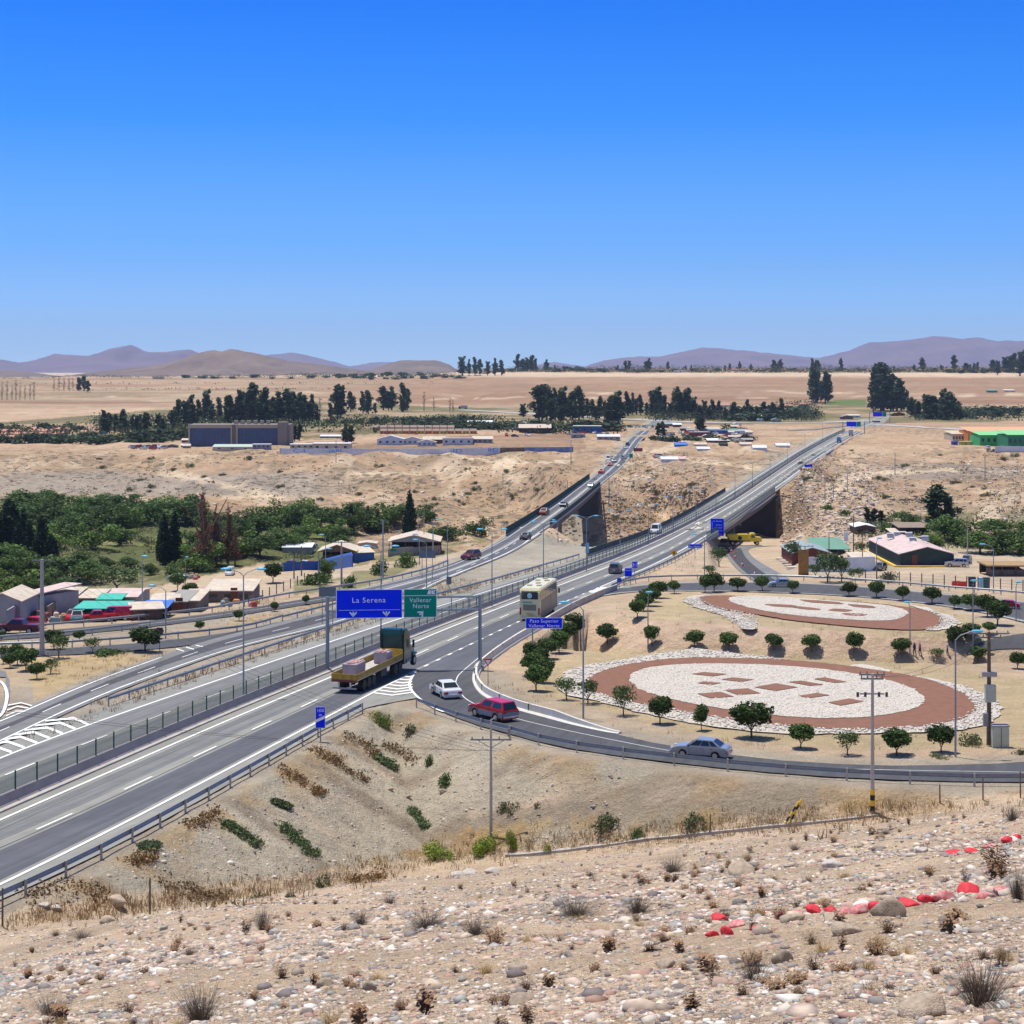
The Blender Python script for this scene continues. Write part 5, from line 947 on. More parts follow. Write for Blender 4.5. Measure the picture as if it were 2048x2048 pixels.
# bushes on the near and middle ground
bs = [('brightbush',763,1450,40,50,'bright green bush at the top of the gully'),('scrub',815,1470,30,44,'grassy clump just below the top of the gully'),('greenbush',890,1572,36,38,'round green bush above the pale stones in the gully'),('greenbush',858,1530,30,22,'slim green bush on the left wall of the gully'),('brightbush',970,1706,50,58,'brightest yellow green bush at the foot of the grey pole'),('brightbush',880,1714,34,80,'wide green bush left of the brightest one'),('brightbush',1022,1700,58,28,'small upright yellow green tree right of the grey pole'),('brightbush',1093,1706,26,20,'small bright green bush in the gully floor'),('greenbush',1275,1672,24,36,'green bush near the concrete ditch'),('scrub',1390,1650,36,60,'green clump left of the leaning striped posts'),('scrub',1225,1655,34,90,'long yellowish grass clump at the slope foot'),('scrub',1014,1622,30,44,'green tuft right of the grey pole on the slope'),('scrub',1075,1615,22,14,'tuft of green on the gravel slope'),('greenbush',1110,1300,26,40,'yellow flowering bush at the overpass wall'),('scrub',643,1776,38,36,'reddish brown bush at the edge of the hill'),('scrub',520,1795,20,40,'dry bush at the hill edge left of the reddish one'),('scrub',575,1795,20,44,'brown dry bush left of the reddish bush'),('greenbush',210,1310,18,80,'low bright green hedge on the left verge'),('greenbush',235,1306,14,60,'low green shrub beside the round tree'),('greenbush',640,1170,30,80,'green shrubs below the blue yard wall'),('greenbush',760,1150,36,50,'green shrubs by the road before the shed'),('greenbush',815,1135,40,46,'pale green shrub left of the big shed'),('lightwood',655,1165,60,40,'slender dark tree beside the concrete pole'),('greenbush',700,1175,30,40,'low shrubs by the guardrail'),('greenbush',900,1075,30,80,'olive shrubs right of the big shed'),('greenbush',945,1068,26,70,'olive shrubs near the bridge end'),('scrub',970,1050,20,36,'scrub clump on the rocky slope'),('greenbush',870,1075,26,50,'olive shrub touching the big shed'),('scrub',1780,1165,30,40,'tuft beside the white wall'),('scrub',1945,1490,34,56,'yellow grass clump left of the electric box'),('scrub',1880,1515,16,60,'dry grass by the right lamp foot'),('scrub',2040,1508,20,30,'green tuft at the right edge of the plot')]
for k, x, y, h, w, l in bs: tall(k, x, y, h, w, l, name='bush' if 'bush' in k or 'scrub' in k else None, cat='bush')
FG_mat = foliage('leaves_mat_green', (.085, .125, .05), (.13, .17, .075)); FG_mbr = foliage('leaves_mat_brown', (.17, .10, .045), (.26, .16, .07))
mats_ = [([(562,1655),(590,1680),(622,1706)],14,1,'largest dark green creeping mat on the bank'),([(448,1645),(475,1664),(512,1688)],11,1,'dark green creeping mat left of the largest one'),([(820,1620),(838,1640),(852,1652)],9,1,'small green mat by the pale rocks'),([(748,1510),(768,1524),(786,1534)],8,1,'thin green strip near the bank crest'),([(545,1602),(560,1608),(572,1613)],4,1,'tiny green mat right of the brown patches'),([(690,1468),(730,1490),(748,1508)],9,0,'long brown mat running down to the thin green strip'),([(625,1498),(650,1512),(676,1520)],10,0,'brown mat below the blue distance marker'),([(660,1520),(700,1545),(730,1562)],6,0,'narrow brown mat trailing down the middle of the bank'),([(565,1540),(585,1552),(606,1566)],9,0,'brown mat midway up the bank on the left'),([(625,1580),(640,1586)],7,0,'little brown tuft mat below the blue marker'),([(60,1790),(130,1775),(200,1790)],20,0,'orange brown scrub mat near the guardrail corner'),([(330,1765),(390,1785),(440,1800)],16,0,'brown scrub mat at the foot of the bank'),([(265,1720),(300,1712)],9,0,'brown scrub mat beside the guardrail'),([(290,1695),(305,1690)],8,1,'little yellow green mat beside the guardrail'),([(380,1650),(400,1640),(430,1622)],9,0,'yellowish scrub mat along the guardrail edge'),([(770,1490),(800,1500),(830,1520)],9,0,'rusty mat in the head of the gully'),([(700,1760),(760,1752)],9,0,'reddish scrub mat along the hill edge')]
for i, (ln_, wd, gr_, lb) in enumerate(mats_):
    lobes = []; cen = TG(*ln_[len(ln_) // 2])
    for q in catmull(ln_, 14):
        for _ in range(3):
            pp_ = TG(q[0] + random.gauss(0, wd * (.34 if gr_ else .7)), q[1] + random.gauss(0, wd * (.30 if gr_ else .5))) - cen; r = random.uniform(.25, .6); lobes.append((pp_.x, pp_.y, pp_.z, r, r, .16))
    o = link('creeping_shrub', leaf_mesh('creeping_shrub', lobes, 2400 if gr_ else 800, .17, [FG_mat if gr_ else FG_mbr], None, 900 + i, inner=.2)); o.location = cen; setp(o, lb, 'shrub', 'creeping mats on the highway bank')
mids = [(x, y) for x, y in ((300,985),(640,1000),(760,935),(1010,945),(870,1000),(985,1005),(410,955),(830,985),(1190,960),(1230,1085),(905,990),(930,1010),(720,990),(560,975))]
mids += [(random.uniform(30, 1150), random.uniform(915, 1010)) for _ in range(34)] + [(random.uniform(1210, 1420), random.uniform(930, 1050)) for _ in range(14)] + [(random.uniform(1600, 2040), random.uniform(900, 1040)) for _ in range(32)]
mids.sort()
for i, (x, y) in enumerate(mids): w = random.uniform(7, 24); tall('scrub', x, y, w * .45, w, f'{ordw(i+1)} low grey scrub from the left on the far river bank', 'low scrub bushes on the far river bank', cat='bush', dmin=380)
bk_ = []
for _ in range(3400):
    u_ = random.choice((random.uniform(-60, 1150), random.uniform(-60, 1150), random.uniform(1210, 1420), random.uniform(1590, 2100))); v_ = random.uniform(905, 1060)
    if float(fbm(np.array([u_ / 50]), np.array([v_ / 16]), 3, 700)[0]) < .46: continue
    q = TG(u_, v_, 400)
    if q.y > 400: r = random.uniform(.35, 1.1); bk_.append((q.x, q.y, q.z + r * .1, r * 1.2, r, r * .55))
setp(link('bank_scrub', leaf_mesh('bank_scrub', bk_, 26000, .48, foliage('leaves_dry_scrub', (.10, .085, .05), (.19, .155, .09)), None, 99)), 'sparse dry scrub dotted over the far river banks', 'scrub', kind='stuff')
# ---------------- foreground: stones, weeds, dry bushes ----------------
def stone_mat():
    m = bpy.data.materials.new('river_stone'); m.use_nodes = True; nt = m.node_tree; b = nt.nodes['Principled BSDF']; b.inputs['Roughness'].default_value = .9; b.inputs['Specular IOR Level'].default_value = .2
    oi = nt.nodes.new('ShaderNodeObjectInfo'); ge = nt.nodes.new('ShaderNodeNewGeometry'); ad = nt.nodes.new('ShaderNodeMath'); ad.operation = 'ADD'; fr = nt.nodes.new('ShaderNodeMath'); fr.operation = 'FRACT'
    nt.links.new(oi.outputs['Random'], ad.inputs[0]); nt.links.new(ge.outputs['Random Per Island'], ad.inputs[1]); nt.links.new(ad.outputs[0], fr.inputs[0])
    r = nt.nodes.new('ShaderNodeValToRGB'); r.color_ramp.interpolation = 'CONSTANT'; es = r.color_ramp.elements; es[0].color = (.60, .48, .36, 1); es[1].position = .91; es[1].color = (.72, .67, .59, 1)
    for p_, c_ in ((.14, (.54, .42, .33)), (.28, (.38, .30, .24)), (.40, (.27, .24, .22)), (.48, (.50, .35, .27)), (.58, (.40, .37, .34)), (.66, (.20, .17, .16)), (.72, (.62, .53, .44)), (.80, (.32, .32, .29)), (.85, (.42, .26, .20))): q = es.new(p_); q.color = (*c_, 1)
    nt.links.new(fr.outputs[0], r.inputs[0]); tcx = nt.nodes.new('ShaderNodeTexCoord'); n = nt.nodes.new('ShaderNodeTexNoise'); n.inputs['Scale'].default_value = 9; n.inputs['Detail'].default_value = 6; nt.links.new(tcx.outputs['Object'], n.inputs['Vector'])
    mr = nt.nodes.new('ShaderNodeMapRange'); mr.inputs[1].default_value = .3; mr.inputs[2].default_value = .7; mr.inputs[3].default_value = .75; mr.inputs[4].default_value = 1.2; nt.links.new(n.outputs['Fac'], mr.inputs[0])
    mx = nt.nodes.new('ShaderNodeMix'); mx.data_type = 'RGBA'; mx.blend_type = 'MULTIPLY'; mx.inputs[0].default_value = 1; nt.links.new(r.outputs[0], mx.inputs[6]); nt.links.new(mr.outputs[0], mx.inputs[7]); nt.links.new(mx.outputs[2], b.inputs['Base Color'])
    bp = nt.nodes.new('ShaderNodeBump'); bp.inputs['Strength'].default_value = .4; bp.inputs['Distance'].default_value = .02; nt.links.new(n.outputs['Fac'], bp.inputs['Height']); nt.links.new(bp.outputs[0], b.inputs['Normal']); return m
M_st = stone_mat()
def hill_pts(n, d0, d1, power, spread=.33):
    out = []; u = RNG.random(n); D = (d0 ** (1 - power) + u * (d1 ** (1 - power) - d0 ** (1 - power))) ** (1 / (1 - power)); X = RNG.uniform(-spread, spread, n) * D
    zz = terr(X, D)
    onhill = np.abs(HC - zz - (1.1 + .2747 * D - .12 * X)) < 1.1
    return X[onhill], D[onhill], zz[onhill]
X_, D_, Z_ = hill_pts(150000, 5.5, 118, .75)
cl = fbm(X_ / 3, D_ / 3, 3, 300); k = RNG.random(len(X_)) < sst(.38, .62, cl) * .88 + .17; X_, D_, Z_ = X_[k], D_[k], Z_[k]
S_ = np.clip(RNG.lognormal(-4.15, .62, len(X_)), .008, .13) * np.clip(D_ / 16, .8, 2.0); S_ = np.minimum(S_, .15)
setp(link('loose_stones', stones_mesh('loose_stones', np.stack([X_, D_, Z_ + S_ * .02], 1), S_, M_st, 1, .55, 9)), 'countless small pebbles and stones strewn over the foreground hillside', 'stones', kind='stuff')
# gravel stones on bank and far rubble
xs = []; 
for _ in range(3600):
    u_, v_ = random.uniform(60, 1250), random.uniform(1430, 1760); p = TG(u_, v_); 
    if p.y < DB(u_) - 1.5: xs.append(p)
setp(link('bank_gravel', stones_mesh('bank_gravel', [tuple(p) for p in xs], np.clip(RNG.lognormal(-2.9, .5, len(xs)), .03, .28), M_st, 1, .6, 19)), 'loose gravel and stones scattered over the highway bank', 'gravel', kind='stuff')
xs = []
for _ in range(9000):
    u_ = random.choice((random.uniform(-50, 1180), random.uniform(1200, 1430), random.uniform(1560, 2080), random.uniform(1560, 1760))); v_ = random.uniform(905, 1095); p = TG(u_, v_, 380)
    if p.y > 385 and not (u_ < 760 and v_ > 1010): xs.append(p)
setp(link('river_bank_rubble', stones_mesh('river_bank_rubble', [tuple(p) for p in xs], np.clip(RNG.lognormal(-1.1, .5, len(xs)), .15, 1.0), M_st, 1, .6, 29)), 'rocks and rubble strewn over the dry river banks', 'rubble', kind='stuff')
SM = []
for j in range(12):
    V0, F0 = ico(3); rg = np.random.default_rng(400 + j); V = V0.copy()
    for _q in range(11):
        nn = rg.normal(size=3); nn /= np.linalg.norm(nn); V = V - np.maximum(0, V @ nn - rg.uniform(.55, .85))[:, None] * nn * .9
    V = V * np.array([rg.uniform(1.0, 1.4), rg.uniform(.75, 1.05), rg.uniform(.5, .85)]); d = np.sin(V0 @ rg.normal(size=(3, 3)) * 2.2).sum(1) * .05; V = V * (1 + d[:, None])
    me = bpy.data.meshes.new('stone_mesh'); me.from_pydata(V.tolist(), [], F0.tolist()); me.polygons.foreach_set('use_smooth', [True] * len(F0)); me.materials.append(M_st)
    sub = None; SM.append(me)
X_, D_, Z_ = hill_pts(1500, 8.6, 75, .999, .285)
n_s = 0
for x, d, z in zip(X_, D_, Z_):
    px_, py_ = CX + F * x / d, YH + F * (HC - z) / d
    if not (0 < px_ < 2048 and py_ < 2040): continue
    sp = random.choice([10, 11, 12, 14, 17, 21, 27]) * random.uniform(.8, 1.2) * (1 if py_ > 1850 else .7); s = sp / F * d / 2; s = min(s, .30)
    o = link('stone', SM[n_s % 12]); o.location = (x, d, z + s * .05); o.scale = (s, s, s); o.rotation_euler = (random.uniform(-.3, .3), random.uniform(-.3, .3), random.uniform(0, 6.28))
    setp(o, 'plain weathered stone lying on the foreground hillside', 'stone', 'weathered stones on the foreground hillside'); n_s += 1
    if n_s >= 255: break
M_redp = mat('red_painted_stone', (.55, .04, .05), .8, col2=(.62, .42, .38), scale=2.2, detail=5); M_redf = mat('red_paint_fresh', (.62, .03, .045), .75, var=.3, scale=2.5)
redst = [(1437,1845,36,34,1,'bright red painted boulder at the left end of the painted stones'),(1452,1868,34,24,1,'small red stone in front of the red painted boulder'),(1425,1872,26,16,1,'flat red stone left of the small one below the boulder'),(1478,1852,40,18,0,'pinkish stone right of the red boulder'),(1510,1860,22,14,1,'small red chip right of the pinkish stone'),(1563,1838,26,18,0,'dull red stone at the left of the long row'),(1590,1832,36,24,0,'faded red stone second in the long row'),(1628,1826,34,24,1,'red stone third in the long row'),(1660,1824,30,18,1,'low red stone fourth in the long row'),(1690,1828,34,20,0,'pink stained stone fifth in the long row'),(1720,1826,40,26,0,'red and white stone left of the big tan rock'),(1750,1820,30,34,1,'red side stone touching the big tan rock'),(1815,1812,44,26,1,'long red stone right of the big tan rock'),(1850,1806,40,26,1,'red stone second right of the big tan rock'),(1890,1800,44,26,0,'pale pink stone in the right part of the row'),(1940,1790,46,34,1,'large red stone near the row end'),(1968,1796,40,22,0,'white flecked red stone near the row end'),(2005,1790,40,22,0,'faded pink stone at the right edge'),(1900,1708,46,10,1,'thin red stone upper line, left end'),(1945,1706,30,12,1,'red stone in the upper line'),(1980,1694,36,12,0,'faded red stone middle of the upper line'),(2015,1684,30,18,1,'red stone near the right end of the upper line'),(2034,1680,22,18,1,'last red stone of the upper line'),(1583,1843,50,24,-1,'tan oval stone lying before the painted row'),(1668,1840,50,20,-1,'yellowish stone before the painted row'),(1495,1833,40,26,-1,'brown grey rock above the red boulder'),(1781,1832,64,50,-1,'big tan round rock in the middle of the painted row'),(1487,1750,58,34,-1,'big grey boulder midway up the hillside'),(1400,1752,40,26,-1,'tan rock left of the big grey boulder'),(1664,1735,44,22,-2,'white flat stone on the hillside'),(1843,1705,28,22,-2,'white round stone right of the flat one'),(390,1850,36,18,-1,'pink brown stone in the left foreground'),(2020,1780,26,30,-2,'white plaster lump at the right edge'),(650,1975,36,30,-1,'rounded grey green stone in the lower left'),(1850,2030,110,60,-1,'large purple brown boulder at the bottom edge'),(1690,1868,60,36,-1,'brown wedge rock below the painted row'),(1330,1935,40,30,-1,'dark grey stone in the lower middle'),(737,1980,34,26,-1,'dark purple stone in the lower left'),(1565,1925,44,36,-1,'grey upright stone in the lower middle'),(1050,2010,60,30,-1,'flat pale stone at the bottom'),(215,1845,34,24,-1,'grey stone beside the small guardrail bush'),(232,1808,44,24,-1,'pinkish broken rock by the thin post'),(88,1812,26,14,-2,'whitish stone at the guardrail end'),(112,1818,22,12,-2,'smaller whitish stone right of the one at the guardrail end'),(935,1750,40,18,-2,'pale stone on the hill crest'),(985,1745,34,16,-2,'second pale stone on the hill crest'),(915,1752,30,14,-2,'small pale stone on the hill crest'),(780,1580,18,9,-1,'grey slab in the gully'),(815,1595,18,11,-1,'grey slab below the other in the gully'),(885,1585,20,12,-1,'dark stone under the round green bush')]
M_tan = mat('tan_rock', (.42, .33, .24), .9, var=.3, scale=2.5, bump=.4, rand=.25); M_pale = mat('pale_rock', (.52, .46, .40), .9, var=.15, scale=3, bump=.3)
for i, (x, y, w, h, t, l) in enumerate(redst):
    p = TG(x, y); s = w / ppm(p.y) / 2; me = SM[i % 12].copy(); me.materials.clear(); me.materials.append({1: M_redf, 0: M_redp, -1: M_tan, -2: M_pale}[t]); o = link('painted_stone' if t >= 0 else 'rock', me)
    o.location = p + Vector((0, 0, s * h / w * .32)); o.scale = (s * .95, s * .9, s * min(1.6, h / w * 1.7)); o.rotation_euler = (random.uniform(-.15, .15), random.uniform(-.2, .2), random.uniform(-.4, .4)); setp(o, l, 'stone')
def twig_mesh(seed, n, h, spread, w, m, leaves=0, lm=None):
    rg = random.Random(seed); mb = MB()
    for i in range(n):
        a = rg.uniform(0, 6.28); r0 = rg.uniform(0, spread * .25); L_ = h * rg.uniform(.5, 1.05); ln = rg.uniform(.15, 1.0) * spread
        p = Vector((math.cos(a) * r0, math.sin(a) * r0, 0)); d = Vector((math.cos(a) * ln, math.sin(a) * ln, L_)); q = p.copy(); k = 3
        side = Vector((-math.sin(a), math.cos(a), 0)) * w
        for j in range(k):
            nq = p + d * ((j + 1) / k) + Vector((rg.uniform(-1, 1), rg.uniform(-1, 1), rg.uniform(-.3, .6))) * h * .08; wa = 1 - j / k * .8; wb = 1 - (j + 1) / k * .8
            mb.add([q - side * wa, q + side * wa, nq + side * wb, nq - side * wb], [(0, 1, 2, 3)])
            if rg.random() < .8:
                e_ = nq + Vector((rg.uniform(-1, 1), rg.uniform(-1, 1), rg.uniform(.2, 1))) * h * .2; mb.add([nq - side * wb * .7, nq + side * wb * .7, e_], [(0, 1, 2)])
            q = nq
        for j in range(leaves):
            c = p + d * rg.uniform(.3, 1.05) + Vector((rg.uniform(-1, 1), rg.uniform(-1, 1), 0)) * h * .1; s = h * .05; mb.add([c + Vector((s, 0, 0)), c + Vector((0, s, s)), c + Vector((-s, 0, .3 * s)), c + Vector((0, -s, -s * .5))], [(0, 1, 2, 3)], 1 if lm else 0)
    return mb.mesh('twigs', [m] + ([lm] if lm else []))
M_tw = mat('grey_twigs', (.12, .095, .075), .95, var=.3, scale=6, rand=.2); M_twb = mat('brown_twigs', (.24, .14, .075), .95, var=.3, scale=6, rand=.2); M_lf = mat('grey_green_leaf', (.20, .20, .13), .9, var=.3, scale=8, rand=.2); M_grs = mat('dry_grass', (.40, .28, .13), .95, var=.3, scale=4, rand=.25)
TWG = [twig_mesh(s, 380, .30, .44, .0026, M_tw, 0) for s in (1, 2)]; TWB = [twig_mesh(s, 60, .3, .14, .003, M_twb, 3, M_twb) for s in (3, 4, 5)]; TWT = [twig_mesh(s, 26, .5, .10, .003, M_twb, 5, M_twb) for s in (6, 7)]; GRS = [twig_mesh(s, 110, .3, .25, .004, M_grs) for s in (8, 9)]
dry = [(1960,2010,190,130,'large tangled grey bush in the lower right corner'),(2035,1800,70,90,'grey bush at the right edge by the painted stones'),(1510,1960,120,70,'tangled grey bush in the lower middle right'),(855,1855,140,44,'wide dark grey bush in the centre left'),(720,1850,70,40,'dark grey bush left of the wide one'),(525,1860,60,60,'bare grey shrub with open branches left of centre'),(100,2030,110,50,'grey green bush in the lower left corner'),(165,1878,66,24,'flat grey bush on the left'),(112,1872,34,18,'tiny grey bush left of the flat one'),(780,1808,50,22,'grey bush on the crest'),(1150,1830,130,44,'long grey bush in the centre'),(1275,1825,90,50,'thin twiggy bush right of the long grey one'),(1345,1745,80,44,'dark bush on the upper slope'),(1180,1755,44,24,'dark round bush beside the brown stone'),(400,2040,140,100,'large bare twig bush at the bottom left'),(1770,1668,40,16,'low grey bush high on the right slope'),(1590,1700,40,18,'low bush on the upper slope'),(2025,1640,60,36,'grey bush high at the right edge'),(1990,1745,90,80,'twiggy brown bush above the painted stones'),(1750,1910,70,50,'brown twig bush in the lower right'),(990,1890,80,46,'sparse green weed patch in the centre'),(950,1870,90,50,'sparse grey weeds left of the patch'),(1300,1900,70,40,'brown twigs lower middle'),(380,1910,50,24,'low grey green bush lower left')]
for i, (x, y, w, h, l) in enumerate(dry):
    p = TG(x, y); s = ppm(p.y); o = link('dry_bush', (TWG if 'green weed' not in l and 'brown' not in l else TWB)[i % 2]); W = .84 if 'brown' not in l and 'green weed' not in l else .42
    o.location = p - Vector((0, 0, .02)); o.scale = (w / s / W, w / s / W, h / s / .34 * .85); o.rotation_euler = (0, 0, random.uniform(0, 6)); setp(o, l, 'bush', 'dry bushes on the foreground hillside')
X_, D_, Z_ = hill_pts(900, 8.0, 100, .9, .285); c = 0
for x, d, z in zip(X_, D_, Z_):
    px_ = CX + F * x / d
    if not 0 < px_ < 2048: continue
    if float(fbm(np.array([x / 4]), np.array([d / 4]), 2, 500)[0]) < .44: continue
    t = random.random(); o = link('weed', (TWB if t < .6 else TWT if t < .82 else GRS)[c % 2]); s = random.uniform(.5, 1.1) * min(.9, .3 + d / 60); o.location = (x, d, z - .01); o.scale = (s * 1.15, s * 1.15, s * random.uniform(.5, .85)); o.rotation_euler = (0, 0, random.uniform(0, 6.28))
    setp(o, 'small brown dried weed growing between the stones', 'weed', 'dried weeds between the stones'); c += 1
    if c >= 290: break
# wiry growth along the edges: grass stuff
def grass_stuff(name, pts, hs, m, label, seed):
    rg = random.Random(seed); mb = MB()
    for (p, h) in zip(pts, hs):
        for _ in range(7):
            a = rg.uniform(0, 6.28); q = Vector(p) + Vector((rg.uniform(-.3, .3), rg.uniform(-.3, .3), -.03)); w = Vector((math.cos(a), math.sin(a), 0)) * h * .05; t = q + Vector((rg.uniform(-.4, .4) * h, rg.uniform(-.4, .4) * h, h * rg.uniform(.6, 1.1))); mb.add([q - w, q + w, t], [(0, 1, 2)])
    o = mb.build(name, m); setp(o, label, 'grass', kind='stuff')
pp = []
for _ in range(1500):
    u_ = random.uniform(-60, 2100); v_ = np.interp(u_, [0, 300, 560, 900, 1100, 1560, 2048], [1840, 1810, 1780, 1715, 1690, 1650, 1590]) + random.gauss(-4, 14); q = TG(u_, v_)
    if q.y < DB(u_) - 2: pp.append(q)
grass_stuff('dry_grass', pp, [random.uniform(.25, .6) for _ in pp], M_grs, 'dry brown grass along the gully where the hill meets the bank', 3)
pp = []
gl2 = resample(g['R2G'][g['R2G'][:, 1] < 300], step=.5); 
for (x, y) in gl2: pp += [Vector((x - random.uniform(.2, 1.8), y + random.uniform(-.4, .4), float(Zb(y)) - .08))]
pr_ = mid(g['R3L'], g['R2G']); 
for (x, y) in resample(pr_[pr_[:, 1] < 235], step=.35): pp.append(Vector((x + random.uniform(-1, 1), y, float(Zb(y)) - .08)))
grass_stuff('verge_weeds', pp, [random.uniform(.25, .7) for _ in pp], mat('reddish_weeds', (.30, .16, .09), .95, var=.3, scale=2), 'reddish dry weeds along the guardrail between the carriageways', 4)
pp = [TG(random.uniform(*a), random.uniform(*b)) for a, b, n in (((860, 960), (1160, 1192), 420), ((1040, 1110), (1215, 1330), 60), ((70, 330), (1300, 1370), 260), ((430, 690), (1195, 1250), 300), ((1230, 1960), (1195, 1275), 260), ((1100, 1960), (1330, 1500), 160), ((930, 1100), (1360, 1440), 60), ((1240, 1420), (1100, 1150), 120)) for _ in range(n)]
grass_stuff('straw_tufts', pp, [random.uniform(.2, .5) for _ in pp], M_grs, 'dry straw tufts scattered over the verges and garden plots', 5)
# ---------------- vehicles ----------------
def paint(name, c, metal=.0): return mat(name, c, .28, metal=metal, var=.03, coat=.3)
M_glass = mat('dark_glass', (.015, .02, .025), .06, var=.05, spec=.8); M_tyre = mat('tyre_rubber', (.02, .02, .02), .85); M_rim = mat('alloy_rim', (.5, .5, .52), .35, metal=.7); M_blk = mat('black_plastic', (.02, .02, .022), .6)
M_red = mat('tail_light_red', (.45, .01, .012), .3, coat=.5); M_head = mat('headlight_clear', (.75, .77, .8), .15, coat=.5); M_chrome = mat('chrome', (.65, .65, .66), .25, metal=.9); M_plate = mat('number_plate', (.75, .75, .72), .5)
def bil(q, u, v): a, b, c, d = [Vector(x) for x in q]; return (a * (1 - u) + b * u) * (1 - v) + (d * (1 - u) + c * u) * v
def panel(q, u0, u1, v0, v1, off=.012, skew=0):
    p = [bil(q, u0, v0), bil(q, u1, v0), bil(q, u1 - skew, v1), bil(q, u0 + skew, v1)]; n = (p[1] - p[0]).cross(p[3] - p[0]).normalized(); return [x + n * off for x in p] + [x - n * .004 for x in p]
def addpanel(mb, q, *a, m=0, **k): mb.add(panel(q, *a, **k), [(0, 1, 2, 3), (7, 6, 5, 4), (0, 4, 5, 1), (1, 5, 6, 2), (2, 6, 7, 3), (3, 7, 4, 0)], m)
def wheel(root, x, y, r, w=.2, rim=True):
    s = 1 if x > 0 else -1
    wh = MB().cyl((x - s * w, y, r), (x, y, r), r, n=20).build('wheel', M_tyre, root, bevel=0)
    if rim:
        mb = MB().cyl((x - .02 * s, y, r), (x + .012 * s, y, r), r * .62, n=18); hub = MB().cyl((x, y, r), (x + .03 * s, y, r), r * .16, n=10)
        for i in range(5): a = 6.283 * i / 5; mb.box(x + .014 * s, y + math.cos(a) * r * .36, r + math.sin(a) * r * .36, .02, r * .14, r * .14)
        mb.build('rim', M_rim, wh)
    return wh
KIND = {
 'sedan': dict(L=4.45, W=1.70, wb=2.55, r=.31, prof=[(-2.22, .45), (-2.2, .80), (-2.05, .93), (-1.45, .97), (.75, .95), (1.55, .88), (2.05, .74), (2.22, .55), (2.22, .28)], cab=[(-1.75, .95), (-1.05, 1.42), (.15, 1.45), (1.02, .93)], win=[(.08, .27), (.30, .60), (.63, .93)]),
 'hatch': dict(L=3.9, W=1.65, wb=2.4, r=.29, prof=[(-1.95, .4), (-1.93, .88), (-1.8, .98), (.75, .96), (1.4, .88), (1.8, .74), (1.95, .5), (1.95, .28)], cab=[(-1.9, .97), (-1.45, 1.47), (.1, 1.5), (.95, .94)], win=[(.10, .45), (.49, .92)]),
 'suv': dict(L=4.5, W=1.85, wb=2.65, r=.37, prof=[(-2.25, .5), (-2.23, .95), (-2.15, 1.10), (.85, 1.10), (1.75, 1.02), (2.15, .88), (2.25, .6), (2.25, .36)], cab=[(-2.18, 1.08), (-1.85, 1.68), (.10, 1.72), (1.0, 1.08)], win=[(.07, .28), (.31, .60), (.63, .93)]),
 'canopy': dict(L=5.0, W=1.78, wb=2.95, r=.38, prof=[(-2.5, .62), (-2.5, 1.08), (-2.45, 1.12), (1.05, 1.12), (1.95, 1.06), (2.35, .92), (2.5, .65), (2.5, .42)], cab=[(-2.46, 1.12), (-2.2, 1.74), (.25, 1.76), (1.15, 1.1)], win=[(.06, .44), (.52, .90)]),
 'pickup': dict(L=5.2, W=1.80, wb=3.1, r=.38, prof=[(-2.6, .60), (-2.6, 1.10), (-.75, 1.10), (1.15, 1.08), (2.05, 1.02), (2.45, .88), (2.6, .62), (2.6, .42)], cab=[(-.80, 1.09), (-.60, 1.66), (.55, 1.70), (1.3, 1.07)], win=[(.08, .45), (.50, .92)]),
 'van': dict(L=4.8, W=1.90, wb=2.8, r=.34, prof=[(-2.4, .45), (-2.4, 1.2), (1.6, 1.15), (2.2, .95), (2.4, .6), (2.4, .3)], cab=[(-2.39, 1.19), (-2.3, 2.05), (1.1, 2.05), (1.9, 1.1)], win=[(.66, .95)])}
